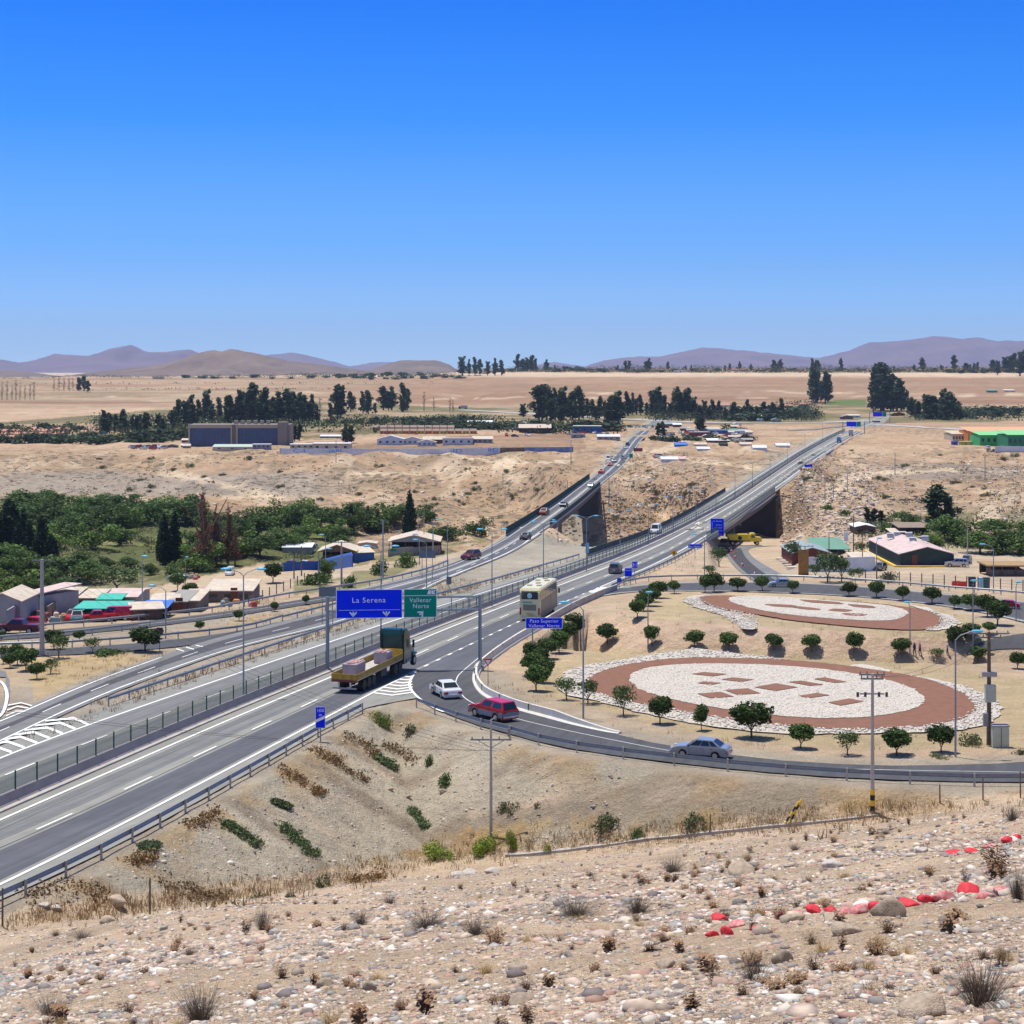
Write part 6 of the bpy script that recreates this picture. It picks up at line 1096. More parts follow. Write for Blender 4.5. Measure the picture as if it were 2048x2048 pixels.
def car(kind, p, head, body, label, name='parked_car', cat='car', lower=None, sc=1.0, group=None, detail=2, canopy=False, z=None, winall=False):
    k = KIND[kind]; L_, W, wb, r = k['L'], k['W'], k['wb'], k['r']; root = empty(name, p, -R(head), label, cat, group); root.scale = (sc, sc, sc)
    prof = k['prof']; arch = r * 1.16; zb = prof[-1][1] if prof[-1][1] < .5 else .3; zb = r * .72; top = list(prof)
    out = [top[0]] + top[1:] + []
    bot = []
    for yc in (wb / 2, -wb / 2):
        for i in range(9): a = math.pi * i / 8; yy, zz = yc + math.cos(a) * arch, r + math.sin(a) * arch * .98; bot.append((yy, max(zz, zb)) if zz > zb else (yy, zb))
    poly = out + [(prof[-1][0], zb)] + bot + [(prof[0][0], zb)]
    h = W / 2
    mb = MB().poly_x(poly, -h, h); bodyo = mb.build('body', body, root, bevel=.05 if detail > 0 else 0)
    cb = k['cab']; wbt, wtp = h * .93, h * .74
    rb, rt, ft, fb = cb; Vc = []
    for s in (-1, 1): Vc += [(s * wbt, rb[0], rb[1]), (s * wtp, rt[0], rt[1]), (s * wtp, ft[0], ft[1]), (s * wbt, fb[0], fb[1])]
    cbm = MB().add(Vc, [(0, 1, 2, 3), (7, 6, 5, 4), (1, 5, 6, 2), (0, 4, 5, 1), (3, 2, 6, 7), (0, 3, 7, 4)]); cbm.build('cabin', body, root, bevel=.04)
    L4 = lambda s: ([Vc[4], Vc[7], Vc[6], Vc[5]] if s > 0 else [Vc[3], Vc[0], Vc[1], Vc[2]])
    # side windows
    wn_ = k['win'] 
    for s in (1, -1):
        q = L4(s)
        for (a, b) in wn_:
            if s < 0: a, b = 1 - b, 1 - a
            w_ = MB(); addpanel(w_, q, a, b, .14, .86, off=.014, skew=.0); w_.build('side_window', M_glass, root)
    w_ = MB(); addpanel(w_, [Vc[7], Vc[3], Vc[2], Vc[6]], .06, .94, .10, .93, off=.014); w_.build('windscreen', M_glass, root)
    w_ = MB(); addpanel(w_, [Vc[0], Vc[4], Vc[5], Vc[1]], .07, .93, .12 if not canopy else .04, .9, off=.014); w_.build('rear_window', M_glass, root)
    for s in (-1, 1):
        for y in (wb / 2, -wb / 2): wheel(root, s * (h - .01), y, r)
        if detail > 1:
            zt = prof[1][1] - .16; MB().box(s * (h - .20), prof[0][0] - .0, zt, .34, .07, .20).build('tail_light', M_red, root); MB().box(s * (h - .22), prof[-1][0] - .06, .66 if kind in ('sedan', 'hatch') else .86, .38, .12, .14).build('headlight', M_head, root)
            MB().box(s * (h + .07), fb[0] - .25, fb[1] + .06, .16, .10, .12).build('wing_mirror', M_blk if lower is None else body, root)
    if detail > 1:
        MB().box(0, prof[0][0] - .03, r + .13, W * .94, .12, .16).build('rear_bumper', lower and M_chrome or body, root, bevel=.02); MB().box(0, prof[-1][0] + .03, r + .10, W * .94, .12, .18).build('front_bumper', lower or body, root, bevel=.02); MB().box(0, prof[0][0] - .095, r + .14 if kind == 'canopy' else .72, .42, .02, .13).build('number_plate', M_plate, root)
        dm = mat('door_seam', (.03, .03, .035), .8)
        for s in (-1, 1):
            for y in (fb[0] - .28, (fb[0] + rb[0]) / 2 - .02): MB().box(s * (h + .002), y, .68, .012, .014, .46).build('door_seam', dm, root)
            for y in ((fb[0] + rb[0]) / 2 + .14, rb[0] + .75): MB().box(s * (h + .012), y, prof[2][1] - .14, .03, .17, .03).build('door_handle', M_blk if lower is None else M_blk, root)
    if lower:
        mb = MB()
        for s in (-1, 1):
            mb.box(s * (h + .006), 0, r + .22, .03, wb - 2 * arch - .1, .44)
            for yc in (wb / 2, -wb / 2):
                a0 = [(yc + math.cos(a) * arch, r + math.sin(a) * arch) for a in [math.pi * i / 8 for i in range(9)]]; a1 = [(yc + math.cos(a) * arch * 1.2, r + math.sin(a) * arch * 1.2) for a in [math.pi * i / 8 for i in range(9)]]
                for i in range(8): mb.add([(s * (h + .03), *a0[i]), (s * (h + .03), *a0[i + 1]), (s * (h + .03), *a1[i + 1]), (s * (h + .03), *a1[i])], [(0, 1, 2, 3)])
            mb.box(s * (h + .006), -L_ / 2 + .28, r + .30, .03, .5, .42); mb.box(s * (h + .006), L_ / 2 - .2, r + .25, .03, .36, .36)
        mb.box(0, -L_ / 2 - .01, r + .34, W * .98, .03, .38)
        mb.build('lower_trim', lower, root)
    return root
def PZ(px, py, lift=.03): x, y = P(px, py); return Vector((x, y, float(Zb(y)) + lift))
cSil = paint('paint_silver_blue', (.33, .36, .40), .3); cWht = paint('paint_white', (.72, .73, .74)); cRed = paint('paint_red', (.55, .006, .02)); cGry = paint('paint_grey', (.16, .165, .18), .5); cMar = paint('paint_maroon', (.14, .012, .028)); cBlk = paint('paint_black', (.02, .021, .024)); cSlv = paint('paint_silver', (.50, .52, .55), .5); cBlu = paint('paint_dark_blue', (.03, .05, .09)); cTrim = mat('grey_trim', (.24, .27, .31), .5, var=.05)
car('sedan', PZ(1402, 1514), -70, cSil, 'silver blue four door sedan driving on the curved ramp', 'car', sc=.95)
cc = car('sedan', PZ(891, 1392), -20, cWht, 'white four door sedan with mismatched tan door on the exit ramp', 'car', sc=1.0)
MB().box(-.858, .55, .66, .02, .72, .50).build('door', mat('primer_door', (.28, .26, .20), .7), cc)
car('canopy', PZ(986, 1437), -38, cRed, 'red pickup with grey lower sides and closed canopy on the ramp', 'pickup_truck', 'pickup', sc=.95, lower=cTrim, canopy=True)
car('suv', PZ(1231, 1146), 10, cGry, 'dark grey sport utility car driving on the highway toward the viaduct', 'car')
car('van', PZ(1312, 1067), 194, cWht, 'white van driving toward the camera on the far highway lanes', 'van', 'van')
car('sedan', PZ(1562, 1174), -88, cSlv, 'silver car half hidden by round trees on the loop road', 'car', sc=.85)
car('sedan', PZ(2012, 1217), -70, cRed, 'red and white car partly hidden at the right edge of the loop road', 'car', sc=.8)
car('suv', PZ(942, 1119), 208, cMar, 'maroon sport utility car coming down the old bridge road', 'car')
car('hatch', PZ(1051, 1079), 195, cBlk, 'small black car leaving the left bridge', 'car')
car('suv', PZ(1088, 1030), 194, mat('paint_brick', (.28, .05, .03), .4), 'brick red car crossing the left bridge', 'car', detail=0)
car('hatch', PZ(1128, 1014), 14, cBlu, 'dark blue car driving away on the left bridge', 'car', detail=0)
car('hatch', PZ(1183, 975), 14, cSlv, 'white silver car near the far end of the left bridge', 'car', detail=0)
car('suv', PZ(1203, 947), 194, cRed, 'red car just beyond the left bridge', 'car', detail=0)
car('hatch', PZ(1221, 932), 14, cRed, 'second red car beyond the left bridge', 'car', detail=0)
car('hatch', PZ(1230, 925), 14, cGry, 'grey car beyond the second red car', 'car', detail=0)
car('van', PZ(1217, 921), 190, cWht, 'white van parked on the dirt beside the old road', 'van', 'van', detail=0)
car('suv', PZ(1247, 918), 14, cSlv, 'pale car driving uphill near the green sign', 'car', detail=0)
car('hatch', PZ(1253, 898), 14, cWht, 'white car higher up on the old road', 'car', detail=0)
car('suv', PZ(1256, 891), 14, cBlu, 'dark car above the white one on the old road', 'car', detail=0)
car('pickup', TG(38, 1268) + Vector((0, 0, .12)), -84, cMar, 'maroon pickup driving on the service road at the left edge', 'pickup_truck', 'pickup')
car('hatch', TG(62, 1256) + Vector((0, 0, .05)), -75, cRed, 'bright red car parked behind the maroon pickup', sc=.9)
for x, y, k, c, h, l in ((155, 1243, 'pickup', paint('paint_teal', (.05, .10, .12)), 170, 'dark teal pickup parked under the green canopy'), (145, 1240, 'hatch', cRed, 190, 'small red car at the left end of the green canopy'), (195, 1243, 'pickup', cRed, 250, 'red pickup parked under the green canopy'), (232, 1240, 'van', cRed, 262, 'tall red van at the right end of the green canopy'), (78, 1244, 'pickup', mat('paint_faded_red', (.25, .06, .05), .7), 180, 'old faded red truck in the junk yard')):
    car(k, TG(x, y), h, c, l, detail=1, sc=.85)
car('sedan', TG(352, 1158), -84, cWht, 'white car parked on the sandy yard near the woods')
car('suv', TG(1913, 1134), -80, cSlv, 'silver sport utility car parked beside the pink roofed hall', sc=.88); car('suv', TG(1933, 1128), -160, cBlu, 'dark blue sport utility car parked behind the silver one', sc=.88)
car('hatch', TG(1760, 1141), -150, cBlk, 'black car parked at the end of the white wall', sc=.88)
car('van', TG(460, 1150), 180, cWht, 'white camper van with a raised load parked on the yard', 'van', 'van')
for i, (x, y, c, l) in enumerate(((578, 1133, cMar, 'maroon car in the scrap yard behind the blue wall'), (604, 1132, cWht, 'white car in the scrap yard behind the blue wall'), (622, 1098, cSlv, 'pale pickup on the scrap yard roof line'))): car('suv', TG(x, y), -70, c, l, detail=0, sc=.9)
# coach
def coach():
    root = empty('coach', PZ(1078, 1232), -R(12), 'cream double deck coach seen from behind on the highway', 'bus'); root.scale = (1, 1, 1.06); W, Lc, H = 2.6, 12.0, 4.0; cr = paint('cream_paint', (.85, .76, .42)); br = mat('brown_livery', (.22, .15, .10), .5, col2=(.36, .27, .19), scale=.5)
    MB().poly_x([(-6, .35), (-6.05, 1.5), (-5.95, 3.6), (-5.7, 4.0), (5.3, 4.0), (6, 3.2), (6.05, 1.2), (6, .35)], -W / 2, W / 2).build('body', cr, root, bevel=.12)
    for s in (-1, 1): MB().box(s * (W / 2 + .005), .1, 1.55, .03, 11.2, 2.1).build('livery_panel', br, root)
    for s in (-1, 1):
        for i in range(7): MB().box(s * (W / 2 + .02), -4.9 + i * 1.55, 3.15, .03, 1.42, .9).build('side_window', M_glass, root)
    MB().box(0, -6.04, 3.15, 2.1, .06, .85).build('rear_window', M_glass, root, bevel=.02)
    d = MB().cyl((0, -6.1, 3.15), (0, -6.075, 3.15), .30, n=20).build('round_badge', mat('pale_cyan_badge', (.55, .85, .9), .5), root); text3('104', .22, (0, -6.11, 3.07), root, mat('badge_ink', (.02, .25, .35), .6), name='lettering')
    MB().box(0, -6.06, 1.75, 1.65, .04, .70).build('grille', mat('grille_tan', (.30, .24, .16), .7), root); MB().box(-.3, -6.045, 2.35, 1.2, .02, .14).build('stripe', mat('green_script', (.10, .40, .30), .6), root)
    for i in range(3): MB().add([(-.5 + i * .28, -6.07, 1.15), (-.38 + i * .28, -6.07, 1.15), (.12 + i * .28, -6.07, .78), (.0 + i * .28, -6.07, .78)], [(0, 1, 2, 3)]).build('orange_stripe', mat('orange_paint', (.75, .25, .04), .5), root)
    for s in (-1, 1): MB().box(s * 1.18, -6.03, 1.3, .2, .1, .85).build('tail_light', M_red, root, bevel=.03)
    MB().box(0, -6.1, .55, 2.5, .15, .3).build('rear_bumper', cr, root, bevel=.04)
    for x, y in ((-.6, -3), (.6, -3), (0, -.5), (-.6, 2.3), (.6, 2.3), (0, 4.3)): MB().box(x, y, 4.05, .55, .8, .1).build('roof_hatch', mat('hatch_grey', (.35, .33, .27), .7), root)
    for s in (-1, 1):
        for y in (-4.2, -2.9, 3.6): wheel(root, s * 1.28, y, .5, .35)
        MB().box(s * 1.5, 6.0, 2.4, .2, .15, .6).build('mirror', M_blk, root)
def text3(s, size, loc, parent, m, name='lettering', align='CENTER', rot=(math.pi / 2, 0, 0), ext=.004, space=1.0, sx=1.0):
    cu = bpy.data.curves.new(name, 'FONT'); cu.body = s; cu.size = size; cu.extrude = ext; cu.align_x = align; cu.space_character = space; o = bpy.data.objects.new('tmp', cu); COL.objects.link(o)
    dg = bpy.context.evaluated_depsgraph_get(); me = bpy.data.meshes.new_from_object(o.evaluated_get(dg)); bpy.data.objects.remove(o); me.materials.clear(); me.materials.append(m)
    q = link(name, me, parent); q.location = loc; q.rotation_euler = rot; q.scale = (sx, 1, 1); return q
coach()
# green lorry with yellow flatbed
def lorry():
    p = PZ(700, 1383); hd = 15.5; root = empty('flatbed_lorry', p, -R(hd), 'dark green lorry pulling a yellow sided flatbed trailer on the highway', 'truck'); gr = paint('dark_green_paint', (.003, .045, .042)); ye = mat('yellow_side_boards', (.50, .30, .02), .6, var=.25, scale=2); wd = mat('worn_deck', (.45, .42, .38), .8, var=.15); dk = mat('chassis_dark', (.03, .028, .03), .8)
    MB().box(0, 4.9, 1.25, 2.45, 12.6, .16).build('deck', wd, root)
    for s in (-1, 1): MB().box(s * 1.25, 4.9, 1.55, .06, 12.6, .55).build('side_board', mat('yellow_board_shade_tone', (.28, .17, .03), .7, var=.3, scale=1.5), root)  # yellow boards, colour darkened for the less lit trailer sides
    for i in range(3): MB().box(-.83 + i * .83, -1.42, 1.55, .80, .06, .52).build('tail_board', ye, root)
    MB().box(0, 11.2, 1.75, 2.45, .08, .85).build('head_board', ye, root); MB().box(0, -1.44, 1.18, 2.5, .1, .2).build('tail_bar', mat('lamp_bar', (.25, .05, .04), .6), root)
    for s in (-1, 1):
        MB().box(s * .42, 4.9, .95, .18, 12.4, .4).build('chassis_beam', dk, root); MB().box(s * .55, -1.36, .78, .12, .1, .5).build('bumper_bracket', M_chrome, root)
        MB().box(s * 1.05, -1.49, 1.2, .26, .03, .11).build('tail_light', M_red, root)
    MB().box(0, -1.4, .5, 2.3, .1, .14).build('under_run_bar', mat('pale_bar', (.5, .45, .42), .6), root)
    for s in (-1, 1):
        for y in (.6, 1.85, 3.1, 9.3, 10.6): wheel(root, s * 1.22, y, .52, .5, rim=False)
        wheel(root, s * 1.18, 15.0, .52, .32)
        MB().box(s * .8, 6.2, .75, .6, 1.6, .6).build('side_locker', dk, root)
    MB().poly_x([(11.5, .9), (11.5, 3.5), (11.7, 3.95), (12.6, 4.0), (13.2, 3.5), (13.7, 2.3), (13.8, 1.2), (13.8, .6), (11.5, .6)], -1.25, 1.25).build('cab', gr, root, bevel=.08)
    MB().poly_x([(13.7, .75), (13.7, 2.05), (15.6, 1.8), (15.95, 1.5), (15.95, .75)], -.85, .85).build('bonnet', paint('mid_green_paint', (.004, .10, .07)), root, bevel=.1)
    for s in (-1, 1):
        MB().box(s * 1.0, 15.0, 1.15, .5, 1.3, .25).build('mudguard', gr, root, bevel=.08); MB().box(s * 1.215, 13.15, 2.3, .02, .75, .75).build('side_window', M_glass, root)
        MB().box(s * 1.55, 13.5, 2.4, .2, .12, .75).build('mirror', M_blk, root); MB().cyl((s * 1.05, 11.3, 1.0), (s * 1.05, 11.3, 4.2), .07, n=10).build('exhaust_stack', M_blk, root)
        MB().cyl((s * 1.0, 12.2, .85), (s * 1.0, 13.5, .85), .32, n=12).build('fuel_tank', gr, root)
    MB().add([(-.95, 13.46, 2.65), (.95, 13.46, 2.65), (.95, 13.74, 2.1), (-.95, 13.74, 2.1)], [(0, 1, 2, 3)]).build('windscreen', M_glass, root)
    cm = mat('white_crate_shade_tone', (.36, .30, .34), .8, var=.15, scale=2); sm = mat('dusty_pink_load', (.50, .30, .27), .9, var=.25, scale=4, bump=.4)  # crate colour: purple grey paints shade onto white crates
    for i, (y, x) in enumerate(((1.3, -.1), (8.0, .35))):
        rz = -R(hd); c, s_ = math.cos(rz), math.sin(rz); loc = p + Vector((x * c - y * s_, x * s_ + y * c, 1.33)); b = empty('loaded_crate', loc, rz, ['shade tinted white crate of stone at the rear of the flatbed', 'shade tinted white crate of stone behind the green cab'][i], 'crate', 'crates on the flatbed')
        MB().box(0, 0, .55, 1.35, 2.4 if i == 0 else 1.5, 1.1, taper=1.04).build('crate_side', cm, b, bevel=.03); rk = MB()
        for _ in range(26): rk.ell((random.uniform(-.55, .55), random.uniform(-1.05, 1.05) * (1 if i == 0 else .62), 1.12), (random.uniform(.1, .24), random.uniform(.1, .24), random.uniform(.08, .17)), 7, 5)
        rk.build('stone_load', sm, b)
lorry()
# yellow mixer lorry below the viaduct
def yellow():
    p = TG(1480, 1091); p.z += .12; root = empty('tipper_lorry', p, R(-88), 'bright yellow lorry parked under the right viaduct', 'truck'); root.scale = (1.0,) * 3; ye = paint('bright_yellow', (.85, .62, .01))
    MB().poly_x([(2.2, .9), (2.2, 2.5), (2.5, 2.85), (3.4, 2.85), (3.55, 2.0), (4.9, 1.85), (5.0, 1.2), (5.0, .8)], -1.1, 1.1).build('cab', ye, root, bevel=.07)
    MB().poly_x([(-3.4, 2.6), (-2.6, 1.3), (1.9, 1.1), (1.9, 2.6)], -1.15, 1.15).build('tank', ye, root, bevel=.1); MB().box(0, -.6, .95, .9, 8.2, .25).build('chassis', M_blk, root)
    MB().box(0, -3.9, 1.0, 1.9, 1.1, .9).build('rear_machine', M_blk, root); MB().ell((1.16, -.2, 1.75), (.06, .5, .5)).build('side_reel', M_blk, root)
    for s in (-1, 1):
        for y in (-1.9, -.6, 3.9): wheel(root, s * 1.1, y, .5, .35)
        MB().box(s * 1.11, 2.9, 2.1, .02, .8, .6).build('side_window', M_glass, root)
yellow()
def boxlorry(px, py, body, label, tank=False, hd=14):
    root = empty('lorry', PZ(px, py), -R(hd), label, 'truck'); MB().box(0, 3.9, 1.6, 2.3, 1.9, 2.2).build('cab', body, root, bevel=.08)
    (MB().cyl((0, -4, 2.0), (0, 2.6, 2.0), 1.15, n=16) if tank else MB().box(0, -.6, 2.3, 2.5, 6.8, 2.7)).build('tank' if tank else 'cargo_box', body if tank else mat('pinkish_white_box', (.62, .52, .52), .6), root); MB().box(0, -.5, .8, 1, 8.5, .25).build('chassis', M_blk, root)
    for s in (-1, 1):
        for y in (-2.8, -1.6, 3.6): wheel(root, s * 1.1, y, .5, .3, rim=False)
boxlorry(1678, 885, paint('sky_blue_paint', (.05, .25, .60)), 'light blue tank lorry on the far end of the highway', True); boxlorry(1702, 871, cWht, 'white box lorry ahead of the blue one on the highway'); boxlorry(927, 818, cBlu, 'dark lorry on the distant road below the plateau', hd=-88)
# ---------------- street lamps ----------------
M_lamp = mat('lamp_head_sky_tint', (.10, .48, .70), .3, coat=.4, var=.05); M_pole = mat('lamp_pole_steel', (.30, .33, .36), .5, metal=.4)  # cyan paints the reflected sky into the lamp heads
def lamp_parts(root, H, arms, reach=1.55, r=.085):
    MB().cyl((0, 0, -.2), (0, 0, H - .55), r, r * .62, 8).build('pole', M_pole, root)
    for a in arms:
        MB().tube([(0, 0, H - .6), (a * .35, 0, H - .25), (a * reach * .75, 0, H + .05)], .04, 6).build('arm', M_pole, root); h = MB().ell((a * (reach + .05), 0, H + .06), (.48, .2, .12), 12, 6).build('lamp_head', M_lamp, root)
def lamp(px, py, ytop, arms, label, onroad=True, group='street lamps with blue heads', reach=1.55):
    p = PZ(px, py, 0) if onroad else TG(px, py); H = (py - ytop) / ppm(p.y); o = empty('street_lamp', p, 0, label, 'street lamp', group); lamp_parts(o, H, arms, reach); return o
med = [(487,1393,1139),(762,1288,1093),(984,1214,1059),(1087,1170,1044),(1173,1143,1032),(1240,1114,1022),(1297,1090,1009),(1346,1067,994),(1392,1046,980),(1432,1024,965),(1470,1000,945),(1505,977,925),(1540,953,905),(1575,930,885),(1610,908,866),(1645,886,848)]
for i, (x, y, t) in enumerate(med): lamp(x, y, t, (-1, 1), f'{ordw(i+1)} twin headed street lamp along the highway median, counting from the near end')
oth = [(284.6,1230,1113,(0.2,),'single lamp rising behind the red cars and tin roofs'),(331.5,1277,1172,(-1,),'single lamp beside the left guardrail'),(371,1180,1114,(.2,),'lamp in front of the dark woodland edge'),(637,1172,1098,(1,),'lamp behind the blue walled yard'),(651,1150,1070,(-.4,),'lamp on the far side of the scrap yard'),(853,1178,1080,(-1,),'lamp in front of the big open shed'),(895,1168,1040,(-.9,),'tall lamp at the service road bend'),(839,1130,1069,(-.5,),'lamp behind the big open shed'),(1166.5,1437,1206,(-1,),'single lamp at the end of the concrete ramp barrier'),(1296,1291,1185,(.1,),'lamp on the pinkish bank at its left end'),(1820,1313,1205,(-.2,),'lamp rising in front of the far garden plot'),(1911,1514,1264,(1,),'tall single lamp at the right of the big stone circle'),(1946,1293,1162,(.1,),'tall thin lamp beside the big round trees on the right'),(2032,1243,1165,(.2,),'lamp at the right edge by the red car'),(1987,1186,1089,(-1,),'lamp on the right gravel yard'),(1753,1163,1077,(.3,),'lamp beside the black parked car'),(1409,1166,1070,(-1,),'lamp at the foot of the slope below the highway'),(1003,1070,1048,(.1,),'small lamp at the near end of the left bridge'),(1116,1085,1040,(-.6,),'lamp beside the rubble heap at the left bridge')]
for x, y, t, a, l in oth: lamp(x, y, t, a, l, False)
# ---------------- utility poles ----------------
M_cpole = mat('pole_concrete', (.42, .40, .37), .9, var=.12, scale=2); M_wood = mat('pole_wood', (.16, .115, .08), .9, var=.3, scale=3); M_ins = mat('insulator', (.25, .2, .18), .4)
def upole(px, py, ytop, label, arms=((.05, 2.2),), r=.15, m=None, stripes=False, extra=None, cat='utility pole', group='utility poles', rz=0):
    p = TG(px, py); H = (py - ytop) / ppm(p.y); o = empty('utility_pole', p, rz, label, cat, group); MB().cyl((0, 0, -.3), (0, 0, H), r, r * .6, 10).build('pole', m or M_cpole, o)
    for d, w in arms:
        z = H - d * H; MB().box(0, .12, z, w, .1, .11).build('cross_arm', mat('arm_steel', (.24, .24, .24), .7), o)
        for x in (-.46, -.2, .2, .46): MB().cyl((x * w, .12, z + .05), (x * w, .12, z + .22), .045, n=6).build('insulator', M_ins, o)
    if stripes:
        for i in range(4): MB().cyl((0, 0, .1 + i * .36), (0, 0, .1 + i * .36 + .34), r * 1.05, n=12).build('warning_band', mat('black_band', (.015, .015, .015), .7) if i % 2 == 0 else mat('yellow_band', (.75, .5, .03), .7), o)
    if extra: extra(o, H)
    return o, p, H
def ex1(o, H):
    MB().tube([(0, 0, H), (.35, -.1, H + .25)], .05).build('bracket', M_galv, o); MB().tube([(-1.1, .12, H - 1.35), (0, .1, H - 2.0), (1.1, .12, H - 1.35)], .03).build('brace', M_galv, o); MB().cyl((1.25, .1, H - 1.2), (1.25, .1, H - .6), .09).build('fuse', M_ins, o)
U1 = upole(982, 1675, 1440, 'grey utility pole with one crossarm standing in the gully', ((.17, 2.9),), .12, extra=ex1)
def ex2(o, H):
    MB().box(0, .1, H - 1.35, 1.6, .1, .1).build('cross_arm', M_galv, o)
    for x in (-.95, -.45, .45, .95): MB().cyl((x, .1, H - 1.55), (x, .1, H - 1.25), .09, n=8).build('transformer_can', mat('dark_can', (.06, .06, .065), .6), o)
U2 = upole(1745, 1625, 1347, 'pale concrete pole with black and yellow striped foot in front of the stone circle', ((.01, 1.7), (.04, 1.5)), .15, stripes=True, extra=ex2)
def ex3(o, H):
    MB().box(0, -.35, 4.0, .8, .45, 1.3).build('meter_box', mat('pale_green_box', (.48, .54, .44), .6), o, bevel=.03); MB().box(-.35, -.3, 2.0, .35, .3, 1.0).build('switch_box', mat('grey_box', (.3, .3, .3), .6), o); MB().box(0, -.1, H - 3.2, 1.1, .3, .35).build('transformer', M_galv, o)
U3 = upole(1978, 1490, 1264, 'brown pole with a pale green meter box at the right', ((.015, 3.2), (.05, 2.0)), .2, M_wood, extra=ex3)
p = TG(2000, 1494); b = empty('cabinet', p, 0, 'pale green electric cabinet standing beside the brown pole', 'cabinet'); MB().box(0, 0, .8, 1.2, .7, 1.6).build('cabinet_body', mat('pale_green_box', (.48, .54, .44), .6), b, bevel=.03); MB().box(0, 0, 1.64, 1.3, .8, .08).build('lid', mat('grey_box', (.3, .3, .3), .6), b); MB().box(0, -.36, .8, .03, .02, 1.4).build('door_gap', M_blk, b)
U4 = upole(84, 1312, 1119, 'thick pale concrete pole at the left with a crossarm', ((.01, 2.2),), .28)
ups = [(683,1174,1083,'concrete pole behind the gantry sign',((.02,2.4),),.18),(766,1158,1040,'leaning pale pole right of the slender tree',((.02,.9),),.15),(836,1100,1026,'left one of two pale poles behind the big shed',(),.14),(848,1100,1026,'right one of two pale poles behind the big shed',(),.14),(866,1112,1044,'pole with a crossarm behind the big shed',((.03,2.2),),.13),(1142,930,880,'thin pole on the far bank left of the bridge',(),.2),(672,925,880,'pole on the far bank below the mural wall',(),.18),(820,985,950,'left thin pole on the rubble bank',(),.15),(1006,975,945,'thin pole on the rubble bank by the white scrap',(),.15),(1010,1010,975,'second thin pole on the rubble bank',(),.12),(1135,1000,960,'thin pole beside the left bridge screen',(),.15),(1218,1010,955,'thin pole on the slope right of the left bridge',(),.18),(1650,1000,960,'thin pole on the dirt track, left one',(),.15),(1667,1000,968,'thin pole on the dirt track, middle one',(),.15),(1695,985,945,'thin pole on the dirt track, right one',(),.15),(1935,1113,1056,'white pole beside the thicket',(),.15),(1610,1130,1092,'dark double pole at the wooden fence',((.02,3.0),),.12),(1658,1125,1070,'tall red mast by the green roof',(),.12),(1725,1142,1068,'thin red mast in front of the small house',(),.1),(1707,1105,1032,'brown pole on the rocky hillside',((.05,1.2),),.14),(588,1158,1100,'thin dark pole left in the scrap yard',(),.12),(603,1152,1092,'thin dark pole right in the scrap yard',(),.12),(1970,960,905,'pole on the right river terrace',(),.18),(1790,950,905,'second pole on the right river terrace',(),.18)]
for x, y, t, l, a, r in ups: upole(x, y, t, l, a, r, M_wood if ('dark' in l or 'brown' in l) else mat('red_mast', (.35, .05, .05), .7) if 'red' in l else None)
def wires(a, b, zs, sag, label):
    mb = MB()
    for o in zs:
        q = []
        for i in range(17):
            t = i / 16; p_ = a.lerp(b, t); q.append((p_.x + o, p_.y, p_.z - sag * 4 * t * (1 - t)))
        mb.tube(q, .012, 4)
    o = mb.build('power_line', mat('wire_dark', (.06, .06, .06), .6)); setp(o, label, 'wire')
wires(U1[1] + Vector((0, .1, U1[2] - 2.2)), U4[1] + Vector((0, 0, U4[2])), (-1, 0, 1.0), 2.2, 'thin wires from the gully pole to the thick pole on the left')
wires(U1[1] + Vector((0, .1, U1[2] - 2.2)), Vector((-60, 90, 18)), (-.7, .7), 1.5, 'thin wires running left from the gully pole out of the picture')
wires(U2[1] + Vector((0, .1, U2[2] - .2)), U3[1] + Vector((0, .1, U3[2] - .2)), (-.6, .6), 1.0, 'thin wires between the striped pole and the brown pole')
# leaning striped posts, fence posts, concrete ditch
for i, (x, y, dx, l) in enumerate(((1567, 1652, 34, 'left leaning black and yellow striped post'), (1579, 1648, 26, 'right leaning black and yellow striped post'))):
    p = TG(x, y); s = ppm(p.y); o = empty('striped_post', p, 0, l, 'post', 'leaning striped posts'); d = Vector((dx / s, 0, 54 / s)) * .9
    for j in range(5): MB().cyl(d * (j / 5), d * ((j + 1) / 5), .07, n=7).build('band', mat('black_band', (.015, .015, .015), .7) if j % 2 else mat('yellow_band', (.75, .5, .03), .7), o)
fp = [(1420,1668,1628,'thin fence post above the concrete ditch'),(1880,1606,1569,'fence post at the hillside foot, left one'),(1966,1600,1556,'fence post at the hillside foot, middle one'),(2041,1596,1543,'fence post at the hillside foot near the picture edge'),(300,1828,1756,'thin wooden post standing on the left hillside'),(5,1852,1776,'dark wooden post at the left picture edge')]
for x, y, t, l in fp:
    p = TG(x, y); H = (y - t) / ppm(p.y); o = MB().cyl((0, 0, -.2), (random.uniform(-.04, .04), 0, H), .05, .045, 7).build('fence_post', M_wood); o.location = p; setp(o, l, 'post', 'fence posts on the hillside')
dt = [TG(*q) for q in catmull([(1010, 1712), (1120, 1702), (1262, 1682), (1420, 1664), (1560, 1650), (1700, 1636), (1760, 1628)], 6)]
zs_ = np.convolve(np.pad([q.z for q in dt], 3, mode='edge'), np.ones(7) / 7, 'valid')
for q, z_ in zip(dt, zs_): q.z = float(z_)
mb = MB()
